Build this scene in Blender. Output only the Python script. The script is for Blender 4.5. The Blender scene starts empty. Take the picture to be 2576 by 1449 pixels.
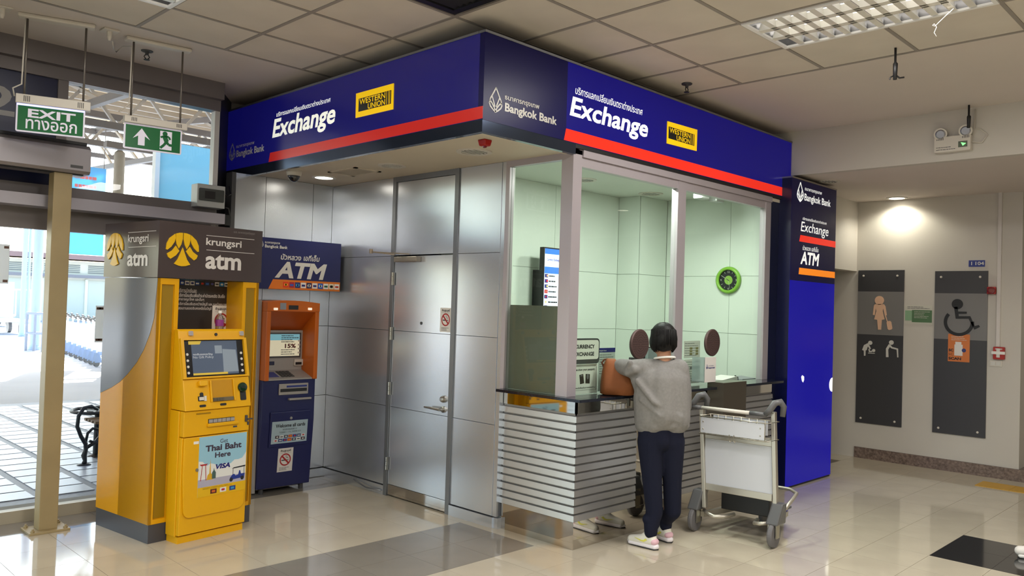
import bpy, bmesh, math, random
import numpy as np
from mathutils import Vector, Matrix, geometry

random.seed(7)
S = bpy.context.scene
COL = S.collection

# ------------------------------------------------------------------ camera
H = 1.65
YAW, PITCH, ROLL, FOC = 0.792916, 0.022427, 0.030949, 2033.87
_f = Vector((math.sin(YAW) * math.cos(PITCH), math.cos(YAW) * math.cos(PITCH), math.sin(PITCH)))
_r = _f.cross(Vector((0, 0, 1))).normalized()
_u = _r.cross(_f)
CR = math.cos(ROLL) * _r + math.sin(ROLL) * _u
CU = -math.sin(ROLL) * _r + math.cos(ROLL) * _u
CF = _f
EYE = Vector((0, 0, H))
cam = bpy.data.cameras.new('camera')
cam.sensor_width = 36.0
cam.lens = 36.0 * FOC / 2576.0
cam.clip_start = 0.05
cam.clip_end = 300
co = bpy.data.objects.new('camera', cam)
COL.objects.link(co)
mw = Matrix((CR, CU, -CF)).transposed().to_4x4()
mw.translation = EYE
co.matrix_world = mw
S.camera = co

# ------------------------------------------------------------------ light that comes from outside, exposure
SKY_STRENGTH = 0.9
SUN_STRENGTH = 28.0
EXPOSURE = 0.0
wd = bpy.data.worlds.new('sky')
S.world = wd
wd.use_nodes = True
nt = wd.node_tree
nt.nodes.clear()
_o = nt.nodes.new('ShaderNodeOutputWorld')
_b = nt.nodes.new('ShaderNodeBackground')
_s = nt.nodes.new('ShaderNodeTexSky')
_s.sky_type = 'NISHITA'
_s.sun_disc = False
_s.sun_elevation = math.radians(48)
_s.sun_rotation = math.radians(20)
_s.dust_density = 2.0
_s.air_density = 1.3
nt.links.new(_s.outputs[0], _b.inputs[0])
_b.inputs[1].default_value = SKY_STRENGTH
nt.links.new(_b.outputs[0], _o.inputs[0])
sun = bpy.data.lights.new('sun', 'SUN')
sun.energy = SUN_STRENGTH
sun.angle = math.radians(0.6)
sun.color = (1.0, 0.95, 0.87)
so = bpy.data.objects.new('sun', sun)
COL.objects.link(so)
so.rotation_euler = Vector((-0.35, -0.75, -0.62)).to_track_quat('-Z', 'Y').to_euler()
S.view_settings.view_transform = 'Standard'
S.view_settings.look = 'None'
S.view_settings.gamma = 1.0
S.view_settings.use_curve_mapping = False
S.view_settings.exposure = EXPOSURE
S.cycles.max_bounces = 7
S.cycles.diffuse_bounces = 3
S.cycles.glossy_bounces = 4
S.cycles.transparent_max_bounces = 10
S.cycles.caustics_reflective = False
S.cycles.caustics_refractive = False
LAMP_W = 62.0      # each ceiling luminaire

# ------------------------------------------------------------------ helpers
def ray(x, y):
    return CF + CR * ((x - 1288) / FOC) - CU * ((y - 724.5) / FOC)
def PL(x, y, ax, v):
    """the point of the plane axis=v that is seen at photo pixel x, y"""
    d = ray(x, y)
    t = (v - EYE[ax]) / d[ax]
    return EYE + d * t
def DP(x, y, depth):
    return EYE + ray(x, y) * depth
def depth_of(p):
    return (Vector(p) - EYE).dot(CF)
def proj(p):
    d = Vector(p) - EYE
    w = d.dot(CF)
    if w < 0.05:
        return None
    return 1288 + FOC * d.dot(CR) / w, 724.5 - FOC * d.dot(CU) / w

def lin(c):
    out = []
    for v in c[:3]:
        v = v / 255.0
        out.append(v / 12.92 if v <= 0.04045 else ((v + 0.055) / 1.055) ** 2.4)
    return (*out, 1.0)

MATS = {}
def mat(name, rgb=(128, 128, 128), rough=0.5, metal=0.0, spec=0.5, emit=None, es=0.0, var=None, bump=None, coat=0.0, alpha=1.0, trans=0.0, aniso=0.0):
    """a procedural principled material; var = (scale, amount) mottles the colour, bump = (scale, strength) roughens the relief"""
    if name in MATS:
        return MATS[name]
    m = bpy.data.materials.new(name)
    m.use_nodes = True
    t = m.node_tree
    b = t.nodes['Principled BSDF']
    c = lin(rgb)
    b.inputs['Base Color'].default_value = c
    b.inputs['Roughness'].default_value = rough
    b.inputs['Metallic'].default_value = metal
    b.inputs['Specular IOR Level'].default_value = spec
    b.inputs['Coat Weight'].default_value = coat
    b.inputs['Alpha'].default_value = alpha
    b.inputs['Transmission Weight'].default_value = trans
    if emit is not None:
        b.inputs['Emission Color'].default_value = lin(emit)
        b.inputs['Emission Strength'].default_value = es
    if var or bump:
        tc = t.nodes.new('ShaderNodeTexCoord')
    if var:
        n = t.nodes.new('ShaderNodeTexNoise')
        n.inputs['Scale'].default_value = var[0]
        n.inputs['Detail'].default_value = 6
        t.links.new(tc.outputs['Object'], n.inputs['Vector'])
        r = t.nodes.new('ShaderNodeMapRange')
        r.inputs[1].default_value = 0.3
        r.inputs[2].default_value = 0.7
        r.inputs[3].default_value = 1 - var[1]
        r.inputs[4].default_value = 1 + var[1]
        t.links.new(n.outputs[0], r.inputs[0])
        x = t.nodes.new('ShaderNodeMix')
        x.data_type = 'RGBA'
        x.blend_type = 'MULTIPLY'
        x.inputs[0].default_value = 1.0
        x.inputs[6].default_value = c
        t.links.new(r.outputs[0], x.inputs[7])
        t.links.new(x.outputs[2], b.inputs['Base Color'])
    if bump:
        n2 = t.nodes.new('ShaderNodeTexNoise')
        n2.inputs['Scale'].default_value = bump[0]
        n2.inputs['Detail'].default_value = 4
        t.links.new(tc.outputs['Object'], n2.inputs['Vector'])
        bp = t.nodes.new('ShaderNodeBump')
        bp.inputs['Strength'].default_value = bump[1]
        bp.inputs['Distance'].default_value = 0.002
        t.links.new(n2.outputs[0], bp.inputs['Height'])
        t.links.new(bp.outputs[0], b.inputs['Normal'])
    MATS[name] = m
    return m

def glass_mat(name, tint, refl=1.45, rough=0.0):
    if name in MATS:
        return MATS[name]
    m = bpy.data.materials.new(name)
    m.use_nodes = True
    t = m.node_tree
    t.nodes.clear()
    o = t.nodes.new('ShaderNodeOutputMaterial')
    mx = t.nodes.new('ShaderNodeMixShader')
    tr = t.nodes.new('ShaderNodeBsdfTransparent')
    gl = t.nodes.new('ShaderNodeBsdfGlossy')
    fr = t.nodes.new('ShaderNodeFresnel')
    fr.inputs[0].default_value = refl
    tr.inputs[0].default_value = (*tint, 1)
    gl.inputs['Roughness'].default_value = rough
    ge = t.nodes.new('ShaderNodeNewGeometry')
    inv = t.nodes.new('ShaderNodeMath')
    inv.operation = 'SUBTRACT'
    inv.inputs[0].default_value = 1.0
    t.links.new(ge.outputs['Backfacing'], inv.inputs[1])
    mu = t.nodes.new('ShaderNodeMath')
    mu.operation = 'MULTIPLY'
    t.links.new(fr.outputs[0], mu.inputs[0])
    t.links.new(inv.outputs[0], mu.inputs[1])
    t.links.new(mu.outputs[0], mx.inputs[0])
    t.links.new(tr.outputs[0], mx.inputs[1])
    t.links.new(gl.outputs[0], mx.inputs[2])
    t.links.new(mx.outputs[0], o.inputs[0])
    MATS[name] = m
    return m

def sheet_mat(name, rgb, through=0.5):
    """thin sheet that lets part of the light through"""
    m = bpy.data.materials.new(name)
    m.use_nodes = True
    t = m.node_tree
    t.nodes.clear()
    o = t.nodes.new('ShaderNodeOutputMaterial')
    mx = t.nodes.new('ShaderNodeMixShader')
    d = t.nodes.new('ShaderNodeBsdfDiffuse')
    l = t.nodes.new('ShaderNodeBsdfTranslucent')
    d.inputs[0].default_value = lin(rgb)
    l.inputs[0].default_value = lin(rgb)
    mx.inputs[0].default_value = through
    t.links.new(d.outputs[0], mx.inputs[1])
    t.links.new(l.outputs[0], mx.inputs[2])
    t.links.new(mx.outputs[0], o.inputs[0])
    MATS[name] = m
    return m

def empty(name, loc, label=None, cat=None, group=None, kind=None):
    o = bpy.data.objects.new(name, None)
    o.empty_display_size = 0.1
    COL.objects.link(o)
    o.location = Vector(loc)
    tag(o, label, cat, group, kind)
    return o
def tag(o, label=None, cat=None, group=None, kind=None):
    if label: o['label'] = label
    if cat: o['category'] = cat
    if group: o['group'] = group
    if kind: o['kind'] = kind
    return o
def world_loc(o):
    v = Vector((0, 0, 0))
    while o is not None:
        v += o.location
        o = o.parent
    return v
def link(name, me, m, parent=None, smooth=False, origin=None):
    """link a mesh (in world coordinates) as one object under a parent"""
    while parent is not None and parent.parent is not None and parent.parent.parent is not None:
        parent = parent.parent          # thing > part > sub-part, no deeper
    if m is not None and not me.materials:
        me.materials.append(m)
    if smooth:
        me.polygons.foreach_set('use_smooth', [True] * len(me.polygons))
    if origin is None and len(me.vertices):
        a = np.empty(len(me.vertices) * 3, dtype=np.float32)
        me.vertices.foreach_get('co', a)
        a = a.reshape(-1, 3)
        lo, hi = a.min(0), a.max(0)
        origin = Vector(((lo[0] + hi[0]) / 2, (lo[1] + hi[1]) / 2, lo[2]))
    origin = Vector(origin or (0, 0, 0))
    me.transform(Matrix.Translation(-origin))
    o = bpy.data.objects.new(name, me)
    COL.objects.link(o)
    if parent is not None:
        o.parent = parent
        o.location = origin - world_loc(parent)
    else:
        o.location = origin
    return o
def copy_tree(o, parent=None, offset=(0, 0, 0)):
    c = o.copy()
    COL.objects.link(c)
    c.parent = parent
    if parent is None:
        c.location = o.location + Vector(offset)
    for ch in o.children:
        copy_tree(ch, c)
    return c

class MB:
    """collects the shapes of one part"""
    def __init__(s):
        s.v = []
        s.f = []
    def add(s, vs, fs):
        b = len(s.v)
        s.v += [tuple(q) for q in vs]
        s.f += [tuple(b + i for i in q) for q in fs]
        return s
    def box(s, x0, x1, y0, y1, z0, z1):
        return s.hexa([(x0, y0, z0), (x1, y0, z0), (x1, y1, z0), (x0, y1, z0), (x0, y0, z1), (x1, y0, z1), (x1, y1, z1), (x0, y1, z1)])
    def hexa(s, p):
        return s.add(p, [(3, 2, 1, 0), (4, 5, 6, 7), (0, 1, 5, 4), (1, 2, 6, 5), (2, 3, 7, 6), (3, 0, 4, 7)])
    def tube(s, pts, r, n=8, closed=False, cap=True):
        pts = [Vector(p) for p in pts]
        k = len(pts)
        rs = r if isinstance(r, (list, tuple)) else [r] * k
        rings = []
        prev = None
        for i in range(k):
            if closed:
                d = pts[(i + 1) % k] - pts[i - 1]
            else:
                d = pts[min(i + 1, k - 1)] - pts[max(i - 1, 0)]
            d.normalize()
            if prev is None:
                a = Vector((0, 0, 1)) if abs(d.z) < 0.9 else Vector((1, 0, 0))
                e = d.cross(a).normalized()
            else:
                e = (prev - d * prev.dot(d)).normalized()
            prev = e
            g = d.cross(e)
            rings.append([pts[i] + (e * math.cos(2 * math.pi * j / n) + g * math.sin(2 * math.pi * j / n)) * rs[i] for j in range(n)])
        vs = [p for q in rings for p in q]
        fs = []
        for i in range(k if closed else k - 1):
            i2 = (i + 1) % k
            for j in range(n):
                j2 = (j + 1) % n
                fs.append((i * n + j, i * n + j2, i2 * n + j2, i2 * n + j))
        if cap and not closed:
            fs.append(tuple(range(n))[::-1])
            fs.append(tuple((k - 1) * n + j for j in range(n)))
        return s.add(vs, fs)
    def bar(s, a, b, w, h, up=(0, 0, 1)):
        a, b = Vector(a), Vector(b)
        d = (b - a).normalized()
        e = d.cross(Vector(up)).normalized() * w / 2
        g = e.cross(d).normalized() * h / 2
        return s.hexa([a - e - g, a + e - g, b + e - g, b - e - g, a - e + g, a + e + g, b + e + g, b - e + g])
    def lathe(s, c, axis, prof, n=24, ref=None):
        """prof: (radius, distance along axis) from start to end"""
        c, ax = Vector(c), Vector(axis).normalized()
        a = Vector(ref) if ref else (Vector((0, 0, 1)) if abs(ax.z) < 0.9 else Vector((1, 0, 0)))
        e = ax.cross(a).normalized()
        g = ax.cross(e)
        vs, fs = [], []
        for r, d in prof:
            for j in range(n):
                t = 2 * math.pi * j / n
                vs.append(c + ax * d + (e * math.cos(t) + g * math.sin(t)) * r)
        for i in range(len(prof) - 1):
            for j in range(n):
                j2 = (j + 1) % n
                fs.append((i * n + j, i * n + j2, (i + 1) * n + j2, (i + 1) * n + j))
        if tuple(prof[0]) != tuple(prof[-1]):
            fs.append(tuple(range(n))[::-1])
            fs.append(tuple((len(prof) - 1) * n + j for j in range(n)))
        return s.add(vs, fs)
    def ell(s, c, rx, ry, rz, n=16, m=10, M3=None):
        c = Vector(c)
        vs, fs = [], []
        for i in range(m + 1):
            th = math.pi * i / m
            for j in range(n):
                ph = 2 * math.pi * j / n
                p = Vector((rx * math.sin(th) * math.cos(ph), ry * math.sin(th) * math.sin(ph), rz * math.cos(th)))
                if M3: p = M3 @ p
                vs.append(c + p)
        for i in range(m):
            for j in range(n):
                j2 = (j + 1) % n
                fs.append((i * n + j, (i + 1) * n + j, (i + 1) * n + j2, i * n + j2))
        return s.add(vs, fs)
    def mesh(s, name):
        me = bpy.data.meshes.new(name)
        me.from_pydata(s.v, [], s.f)
        bm = bmesh.new()
        bm.from_mesh(me)
        bmesh.ops.remove_doubles(bm, verts=bm.verts, dist=1e-6)
        bmesh.ops.recalc_face_normals(bm, faces=bm.faces)
        bm.to_mesh(me)
        bm.free()
        return me
    def build(s, name, m, parent=None, smooth=False, bevel=0.0, seg=2, autos=False):
        me = s.mesh(name)
        if bevel:
            bm = bmesh.new()
            bm.from_mesh(me)
            es = [e for e in bm.edges if len(e.link_faces) == 2 and e.calc_face_angle(0) > 0.5]
            bmesh.ops.bevel(bm, geom=es, offset=bevel, segments=seg, affect='EDGES', profile=0.5, clamp_overlap=True)
            bm.to_mesh(me)
            bm.free()
        o = link(name, me, m, parent, smooth)
        if autos:
            me.polygons.foreach_set('use_smooth', [True] * len(me.polygons))
            bm = bmesh.new()
            bm.from_mesh(me)
            for e in bm.edges:
                if len(e.link_faces) == 2 and e.calc_face_angle(0) > 0.6:
                    e.smooth = False
            bm.to_mesh(me)
            bm.free()
        return o

class Frame:
    """a plane in the place: origin, horizontal axis u (to the viewer's right), up axis w, normal n towards the viewer"""
    def __init__(s, o, u, w=(0, 0, 1)):
        s.o, s.u, s.w = Vector(o), Vector(u).normalized(), Vector(w).normalized()
        s.n = s.u.cross(s.w).normalized()
    def pt(s, a, b, c=0.0):
        return s.o + s.u * a + s.w * b + s.n * c
    def px(s, x, y, c=0.0):
        d = ray(x, y)
        o = s.o + s.n * c
        t = (o - EYE).dot(s.n) / d.dot(s.n)
        q = EYE + d * t - o
        return q.dot(s.u), q.dot(s.w)
    def off(s, c):
        return Frame(s.o + s.n * c, s.u, s.w)
    def box(s, mb, a0, a1, b0, b1, c0, c1):
        return mb.hexa([s.pt(a0, b0, c1), s.pt(a1, b0, c1), s.pt(a1, b0, c0), s.pt(a0, b0, c0), s.pt(a0, b1, c1), s.pt(a1, b1, c1), s.pt(a1, b1, c0), s.pt(a0, b1, c0)])
    def poly(s, mb, pts, c0, c1):
        k = len(pts)
        vs = [s.pt(a, b, c1) for a, b in pts] + [s.pt(a, b, c0) for a, b in pts]
        fs = [tuple(range(k)), tuple(range(2 * k - 1, k - 1, -1))]
        for i in range(k):
            j = (i + 1) % k
            fs.append((i, i + k, j + k, j))
        return mb.add(vs, fs)
    def ppoly(s, mb, pix, c0, c1):
        return s.poly(mb, [s.px(x, y) for x, y in pix], c0, c1)
    def disc(s, mb, a, b, ra, rb, c0, c1, n=24, t0=0.0, t1=2 * math.pi):
        k = n if t1 - t0 > 6.28 else n + 1
        return s.poly(mb, [(a + ra * math.cos(t0 + (t1 - t0) * i / n), b + rb * math.sin(t0 + (t1 - t0) * i / n)) for i in range(k)], c0, c1)
    def rrect(s, mb, a0, a1, b0, b1, r, c0, c1, n=5):
        pts = []
        for cx, cy, t in ((a1 - r, b1 - r, 0), (a0 + r, b1 - r, 1), (a0 + r, b0 + r, 2), (a1 - r, b0 + r, 3)):
            for i in range(n + 1):
                th = math.pi / 2 * (t + i / n)
                pts.append((cx + r * math.cos(th), cy + r * math.sin(th)))
        return s.poly(mb, pts, c0, c1)

_tcache = {}
def text_tris(body, bold=0.0, shear=0.0):
    """outline a line of writing and fill it by winding number; returns points, triangles"""
    key = (body, bold, shear)
    if key in _tcache:
        return _tcache[key]
    cu = bpy.data.curves.new('t', 'FONT')
    cu.body = body
    cu.fill_mode = 'NONE'
    cu.resolution_u = 3
    ob = bpy.data.objects.new('t', cu)
    me = bpy.data.meshes.new_from_object(ob)
    co = [(v.co.x, v.co.y) for v in me.vertices]
    nb = {}
    for e in me.edges:
        a, b = e.vertices
        nb.setdefault(a, []).append(b)
        nb.setdefault(b, []).append(a)
    # follow loops in vertex order so that the orientation is kept
    loops, seen = [], set()
    for st in range(len(co)):
        if st in seen or st not in nb:
            continue
        lp, cur, prev = [st], st, None
        seen.add(st)
        while True:
            nx = [q for q in nb[cur] if q != prev and q not in seen]
            if not nx:
                break
            q = min(nx) if prev is None else nx[0]
            prev, cur = cur, q
            seen.add(q)
            lp.append(q)
        if len(lp) > 2:
            loops.append([co[i] for i in lp])
    bpy.data.objects.remove(ob)
    bpy.data.curves.remove(cu)
    bpy.data.meshes.remove(me)
    P, E = [], []
    area = sum(sum(l[i - 1][0] * l[i][1] - l[i][0] * l[i - 1][1] for i in range(len(l))) for l in loops)
    sg = 1 if area > 0 else -1
    for l in loops:
        l2 = [l[0]]
        for q in l[1:]:
            if math.hypot(q[0] - l2[-1][0], q[1] - l2[-1][1]) > 1e-4:
                l2.append(q)
        if math.hypot(l2[0][0] - l2[-1][0], l2[0][1] - l2[-1][1]) < 1e-4:
            l2.pop()
        k = len(l2)
        if k < 3:
            continue
        if bold:
            out = []
            for i in range(k):
                a, b, c = Vector(l2[i - 1]), Vector(l2[i]), Vector(l2[(i + 1) % k])
                d1, d2 = (b - a).normalized(), (c - b).normalized()
                n1, n2 = Vector((d1.y, -d1.x)), Vector((d2.y, -d2.x))
                n = n1 + n2
                n = n / max(n.dot(n) / 2, 0.6)
                out.append(tuple(b + n * bold * sg))
            l2 = out
        b0 = len(P)
        P += [Vector((x + shear * y, y)) for x, y in l2]
        E += [(b0 + i, b0 + (i + 1) % k) for i in range(k)]
    vs, es, fs, *_ = geometry.delaunay_2d_cdt(P, E, [], 0, 1e-5)
    V = np.array([tuple(v) for v in vs])
    F = np.array([f for f in fs])
    c = V[F].mean(1)
    A = np.array([tuple(P[a]) for a, b in E])
    B = np.array([tuple(P[b]) for a, b in E])
    wn = np.zeros(len(c))
    for i in range(len(A)):
        up = (A[i, 1] <= c[:, 1]) & (B[i, 1] > c[:, 1])
        dn = (A[i, 1] > c[:, 1]) & (B[i, 1] <= c[:, 1])
        if not (up.any() or dn.any()):
            continue
        left = (B[i, 0] - A[i, 0]) * (c[:, 1] - A[i, 1]) - (c[:, 0] - A[i, 0]) * (B[i, 1] - A[i, 1])
        wn += np.where(up & (left > 0), 1, 0) - np.where(dn & (left < 0), 1, 0)
    F = F[wn != 0]
    used = np.unique(F)
    mp = -np.ones(len(V), int)
    mp[used] = np.arange(len(used))
    r = (V[used], mp[F])
    _tcache[key] = r
    return r
def write(mb, fr, body, a0, a1, b0, b1, c=0.001, bold=0.0, shear=0.0):
    V, F = text_tris(body, bold, shear)
    lo, hi = V.min(0), V.max(0)
    sx, sy = (a1 - a0) / (hi[0] - lo[0]), (b1 - b0) / (hi[1] - lo[1])
    mb.add([fr.pt(a0 + (x - lo[0]) * sx, b0 + (y - lo[1]) * sy, c) for x, y in V], [tuple(int(i) for i in f) for f in F])
    return mb
def letter(fr, body, L, R, T, B, m, parent, bold=0.03, shear=0.0, c=0.002, name='lettering'):
    """a line of lettering whose left, right, top and bottom ends are seen at these pixels of the plane"""
    a0, a1, b1, b0 = fr.px(*L)[0], fr.px(*R)[0], fr.px(*T)[1], fr.px(*B)[1]
    return write(MB(), fr, body, a0, a1, b0, b1, c, bold, shear).build(name, m, parent)
def lines(mb, fr, a0, a1, b0, b1, n, h=0.35, c=0.001, seed=1):
    """n rows of print too small to read, broken into words"""
    rnd = random.Random(seed)
    st = (b1 - b0) / n
    for i in range(n):
        y = b1 - (i + 0.5) * st
        x = a0
        end = a0 + (a1 - a0) * rnd.uniform(0.6, 1.0)
        while x < end:
            w = min(rnd.uniform(0.06, 0.22) * (a1 - a0), end - x)
            fr.poly(mb, [(x, y - st * h / 2), (x + w, y - st * h / 2), (x + w, y + st * h / 2), (x, y + st * h / 2)], c - 0.0006, c)
            x += w + 0.02 * (a1 - a0)
    return mb
def blob(name, caps, ells, m, parent=None, voxel=0.01, smooth=6, extra=None):
    """one continuous body grown out of tapered limbs and ellipsoids"""
    mb = MB()
    for p0, p1, r0, r1 in caps:
        p0, p1 = Vector(p0), Vector(p1)
        d = p1 - p0
        L = d.length
        d.normalize()
        pr = [(r0 * math.cos(t), -r0 * math.sin(t)) for t in (1.5, 1.1, 0.7, 0.3)] + [(r0, 0), (r1, L)] + [(r1 * math.cos(t), L + r1 * math.sin(t)) for t in (0.3, 0.7, 1.1, 1.5)]
        mb.lathe(p0, d, pr, 16)
    for c, rx, ry, rz, M3 in ells:
        mb.ell(c, rx, ry, rz, 18, 12, M3)
    if extra:
        extra(mb)
    me = mb.mesh(name)
    ob = bpy.data.objects.new(name, me)
    COL.objects.link(ob)
    md = ob.modifiers.new('r', 'REMESH')
    md.mode = 'VOXEL'
    md.voxel_size = voxel
    md.use_smooth_shade = True
    if smooth:
        ms = ob.modifiers.new('s', 'SMOOTH')
        ms.factor = 0.5
        ms.iterations = smooth
    dg = bpy.context.evaluated_depsgraph_get()
    res = bpy.data.meshes.new_from_object(ob.evaluated_get(dg))
    bpy.data.objects.remove(ob)
    res.materials.clear()
    return link(name, res, m, parent, smooth=True)

X, Y, Z = Vector((1, 0, 0)), Vector((0, 1, 0)), Vector((0, 0, 1))
# ------------------------------------------------------------------ materials
m_cream = mat('cream_tile', (196, 186, 166), 0.07, spec=0.5, var=(3.0, 0.05))
m_grey_t = mat('grey_tile', (138, 132, 122), 0.08, spec=0.5, var=(4.0, 0.05))
m_black_t = mat('black_tile', (34, 33, 33), 0.08, spec=0.5)
m_grout = mat('grout', (120, 112, 98), 0.8)
m_gyp = mat('painted_ceiling', (214, 204, 196), 0.7, var=(0.7, 0.04))
m_ctile = mat('ceiling_board', (212, 204, 193), 0.85, var=(2.5, 0.05), bump=(60, 0.15))
m_tbar = mat('ceiling_bar', (150, 143, 136), 0.6)
m_wall = mat('painted_wall', (205, 200, 192), 0.75, var=(1.2, 0.03), bump=(90, 0.12))
m_alu = mat('brushed_panel', (222, 227, 236), 0.27, metal=0.82, var=(1.5, 0.05), bump=(25, 0.02))
m_aluf = mat('panel_frame', (140, 142, 146), 0.40, metal=0.8)
m_joint = mat('joint', (70, 70, 70), 0.7)
m_mirror = mat('polished_steel', (205, 200, 192), 0.04, metal=1.0, var=(1.0, 0.04))
m_steel = mat('steel', (175, 172, 166), 0.28, metal=1.0)
m_soffit = mat('soffit', (214, 204, 186), 0.7, var=(1.5, 0.03))
m_frame = mat('window_frame', (186, 178, 184), 0.35, metal=0.35)  # pink cast of neon light is put into the grey frame colour
m_granite = mat('granite', (120, 104, 96), 0.25, var=(45, 0.45))
m_blackgran = mat('black_granite', (28, 31, 42), 0.08, var=(60, 0.3))
m_dgrey = mat('dark_grey', (72, 72, 74), 0.5)
m_white = mat('white', (235, 233, 228), 0.5)
m_offw = mat('off_white', (214, 208, 198), 0.5)
m_black = mat('black', (22, 22, 24), 0.45)
m_navy = mat('navy', (18, 26, 66), 0.35)
m_facade = mat('facade_frame', (122, 116, 116), 0.45, metal=0.3)
m_glass = glass_mat('facade_glass', (0.93, 0.96, 0.96), 1.35)
m_boothglass = glass_mat('booth_glass', (0.90, 0.955, 0.915), 1.38)

# ------------------------------------------------------------------ floor
GX = [4.155 + 0.3965 * k for k in range(-32, 22)]
GY = [4.57 - 0.385 * k for k in range(1, 30)][::-1] + [4.57 + 0.4 * k for k in range(0, 6)]
FX0, FX1, FY0, FY1 = GX[0], GX[-1], GY[0], GY[-1]
floor = MB().box(FX0, FX1, FY0, 7.1, -0.15, -0.003).build('floor', m_grout)
tag(floor, kind='structure')
tile_me = {}
def in_view(p, mg=140):
    q = proj(p)
    return q is not None and -mg < q[0] < 2576 + mg and -mg < q[1] < 1449 + mg
vis, hid = [], []
for i in range(len(GX) - 1):
    for j in range(len(GY) - 1):
        x0, x1, y0, y1 = GX[i], GX[i + 1], GY[j], GY[j + 1]
        cx, cy = (x0 + x1) / 2, (y0 + y1) / 2
        if cx > 4.5 and cy > 3.8 and cx < 9.5:
            continue
        kind = 0
        if (3.79 < cy < 4.58 and cx < 4.2) or cy > 6.17:
            kind = 1
        if 6.1 < cx < 6.95 and cy < 1.9 and cy > 1.1:
            kind = 2
        (vis if in_view((cx, cy, 0)) else hid).append((x0, x1, y0, y1, kind))
vis.sort(key=lambda t: math.hypot((t[0] + t[1]) / 2, (t[2] + t[3]) / 2))
hid += vis[298:]
for x0, x1, y0, y1, kind in vis[:298]:
    key = (round(y1 - y0, 3), kind)
    if key not in tile_me:
        w, d = (x1 - x0) / 2 - 0.0012, (y1 - y0) / 2 - 0.0012
        me = MB().box(-w, w, -d, d, -0.01, 0).mesh('floor_tile')
        me.materials.append((m_cream, m_grey_t, m_black_t)[kind])
        tile_me[key] = me
    o = bpy.data.objects.new('floor_tile', tile_me[key])
    COL.objects.link(o)
    o.parent = floor
    o.location = Vector(((x0 + x1) / 2, (y0 + y1) / 2, 0)) - floor.location
mbs = [MB(), MB(), MB()]
for x0, x1, y0, y1, kind in hid:
    mbs[kind].box(x0 + 0.0012, x1 - 0.0012, y0 + 0.0012, y1 - 0.0012, -0.01, 0)
for mb, m in zip(mbs, (m_cream, m_grey_t, m_black_t)):
    if mb.v:
        tag(mb.build('floor_tiles_beyond', m, floor), kind='stuff')

# ------------------------------------------------------------------ ceiling
CZ = 3.44
GXE, GYE = 5.70, 5.60
XL = [5.70, 5.097, 4.49, 3.883, 3.276, 2.65, 2.03, 1.42, 0.81, 0.2, -0.41, -1.02, -1.63, -2.24, -2.85, -3.46, -4.07]
YL = [5.60, 5.06, 4.44, 3.80, 3.165, 2.515, 1.872, 1.24, 0.62, 0.0, -0.62, -1.24, -1.86, -2.48, -3.1, -3.72]
ceil = MB()
ceil.box(GXE, 7.52, -6.6, 7.1, CZ, CZ + 0.1)
ceil.box(FX0, GXE, GYE, 7.1, CZ, CZ + 0.1)
ceil.box(FX0, XL[-1], -6.6, GYE, CZ, CZ + 0.1)
ceil.box(XL[-1], GXE, -6.6, YL[-1], CZ, CZ + 0.1)
ceil.box(FX0, 12.5, -6.6, 7.1, CZ + 0.25, CZ + 0.35)
ceil = ceil.build('ceiling', m_gyp)
tag(ceil, kind='structure')
LUM = {(1, 5), (1, 6), (6, 1), (6, 2), (6, 6), (6, 7), (1, 10), (1, 11), (6, 11), (6, 12), (11, 1), (11, 2), (11, 6), (11, 7), (11, 11), (11, 12)}
VENT = {(4, 3)}
hidc = MB()
for i in range(len(XL) - 1):
    for j in range(len(YL) - 1):
        if (i, j) in LUM or (i, j) in VENT:
            continue
        x1, x0, y1, y0 = XL[i], XL[i + 1], YL[j], YL[j + 1]
        if in_view(((x0 + x1) / 2, (y0 + y1) / 2, CZ), 300):
            MB().box(x0 + 0.003, x1 - 0.003, y0 + 0.003, y1 - 0.003, CZ + 0.004, CZ + 0.02).build('ceiling_tile', m_ctile, ceil)
        else:
            hidc.box(x0 + 0.003, x1 - 0.003, y0 + 0.003, y1 - 0.003, CZ + 0.004, CZ + 0.02)
tag(hidc.build('ceiling_tiles_beyond', m_ctile, ceil), kind='stuff')
for x in XL:
    MB().box(x - 0.012, x + 0.012, YL[-1], GYE, CZ - 0.001, CZ + 0.006).build('ceiling_bar', m_tbar, ceil)
for y in YL:
    MB().box(XL[-1], GXE, y - 0.012, y + 0.012, CZ - 0.0005, CZ + 0.0055).build('ceiling_bar', m_tbar, ceil)

# low ceiling and bulkhead before the washrooms
LZ = 3.01
BX = 7.51
low = MB().box(BX + 0.08, 12.5, -6.6, 4.3, LZ, LZ + 0.08).build('ceiling_low', m_gyp)
tag(low, kind='structure')
bulk = MB().box(BX, BX + 0.08, -6.6, 7.1, LZ, CZ + 0.3).build('wall_bulkhead', m_wall)
tag(bulk, kind='structure')

# washroom wall x = 9.7 with its reveal, lintel and the wall behind
WX = 9.70
ww = MB()
ww.box(WX, WX + 0.2, 2.12, 4.25, 0, LZ)
ww = ww.build('wall_washroom', m_wall)
tag(ww, kind='structure')
lint = MB().box(8.3, WX, 3.82, 3.95, 2.19, LZ).build('wall_lintel', m_wall)
tag(lint, kind='structure')
m_beige = mat('beige_door', (186, 172, 150), 0.55)
m_greyup = mat('grey_door', (168, 168, 166), 0.5)
door3 = MB().box(8.3, 9.56, 4.15, 4.2, 0.2, 2.19).build('door_2', m_beige)
tag(door3, kind='structure')
MB().box(9.56, 9.60, 4.13, 4.2, 0.0, 2.19).build('door_frame', m_dgrey, door3)
MB().box(8.3, 9.56, 4.145, 4.2, 0.0, 0.2).build('kick_plate', mat('kick', (104, 98, 88), 0.5), door3)
tag(MB().box(9.60, WX, 4.16, 4.25, 0, 2.19).build('wall_reveal', m_wall), kind='structure')
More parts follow.
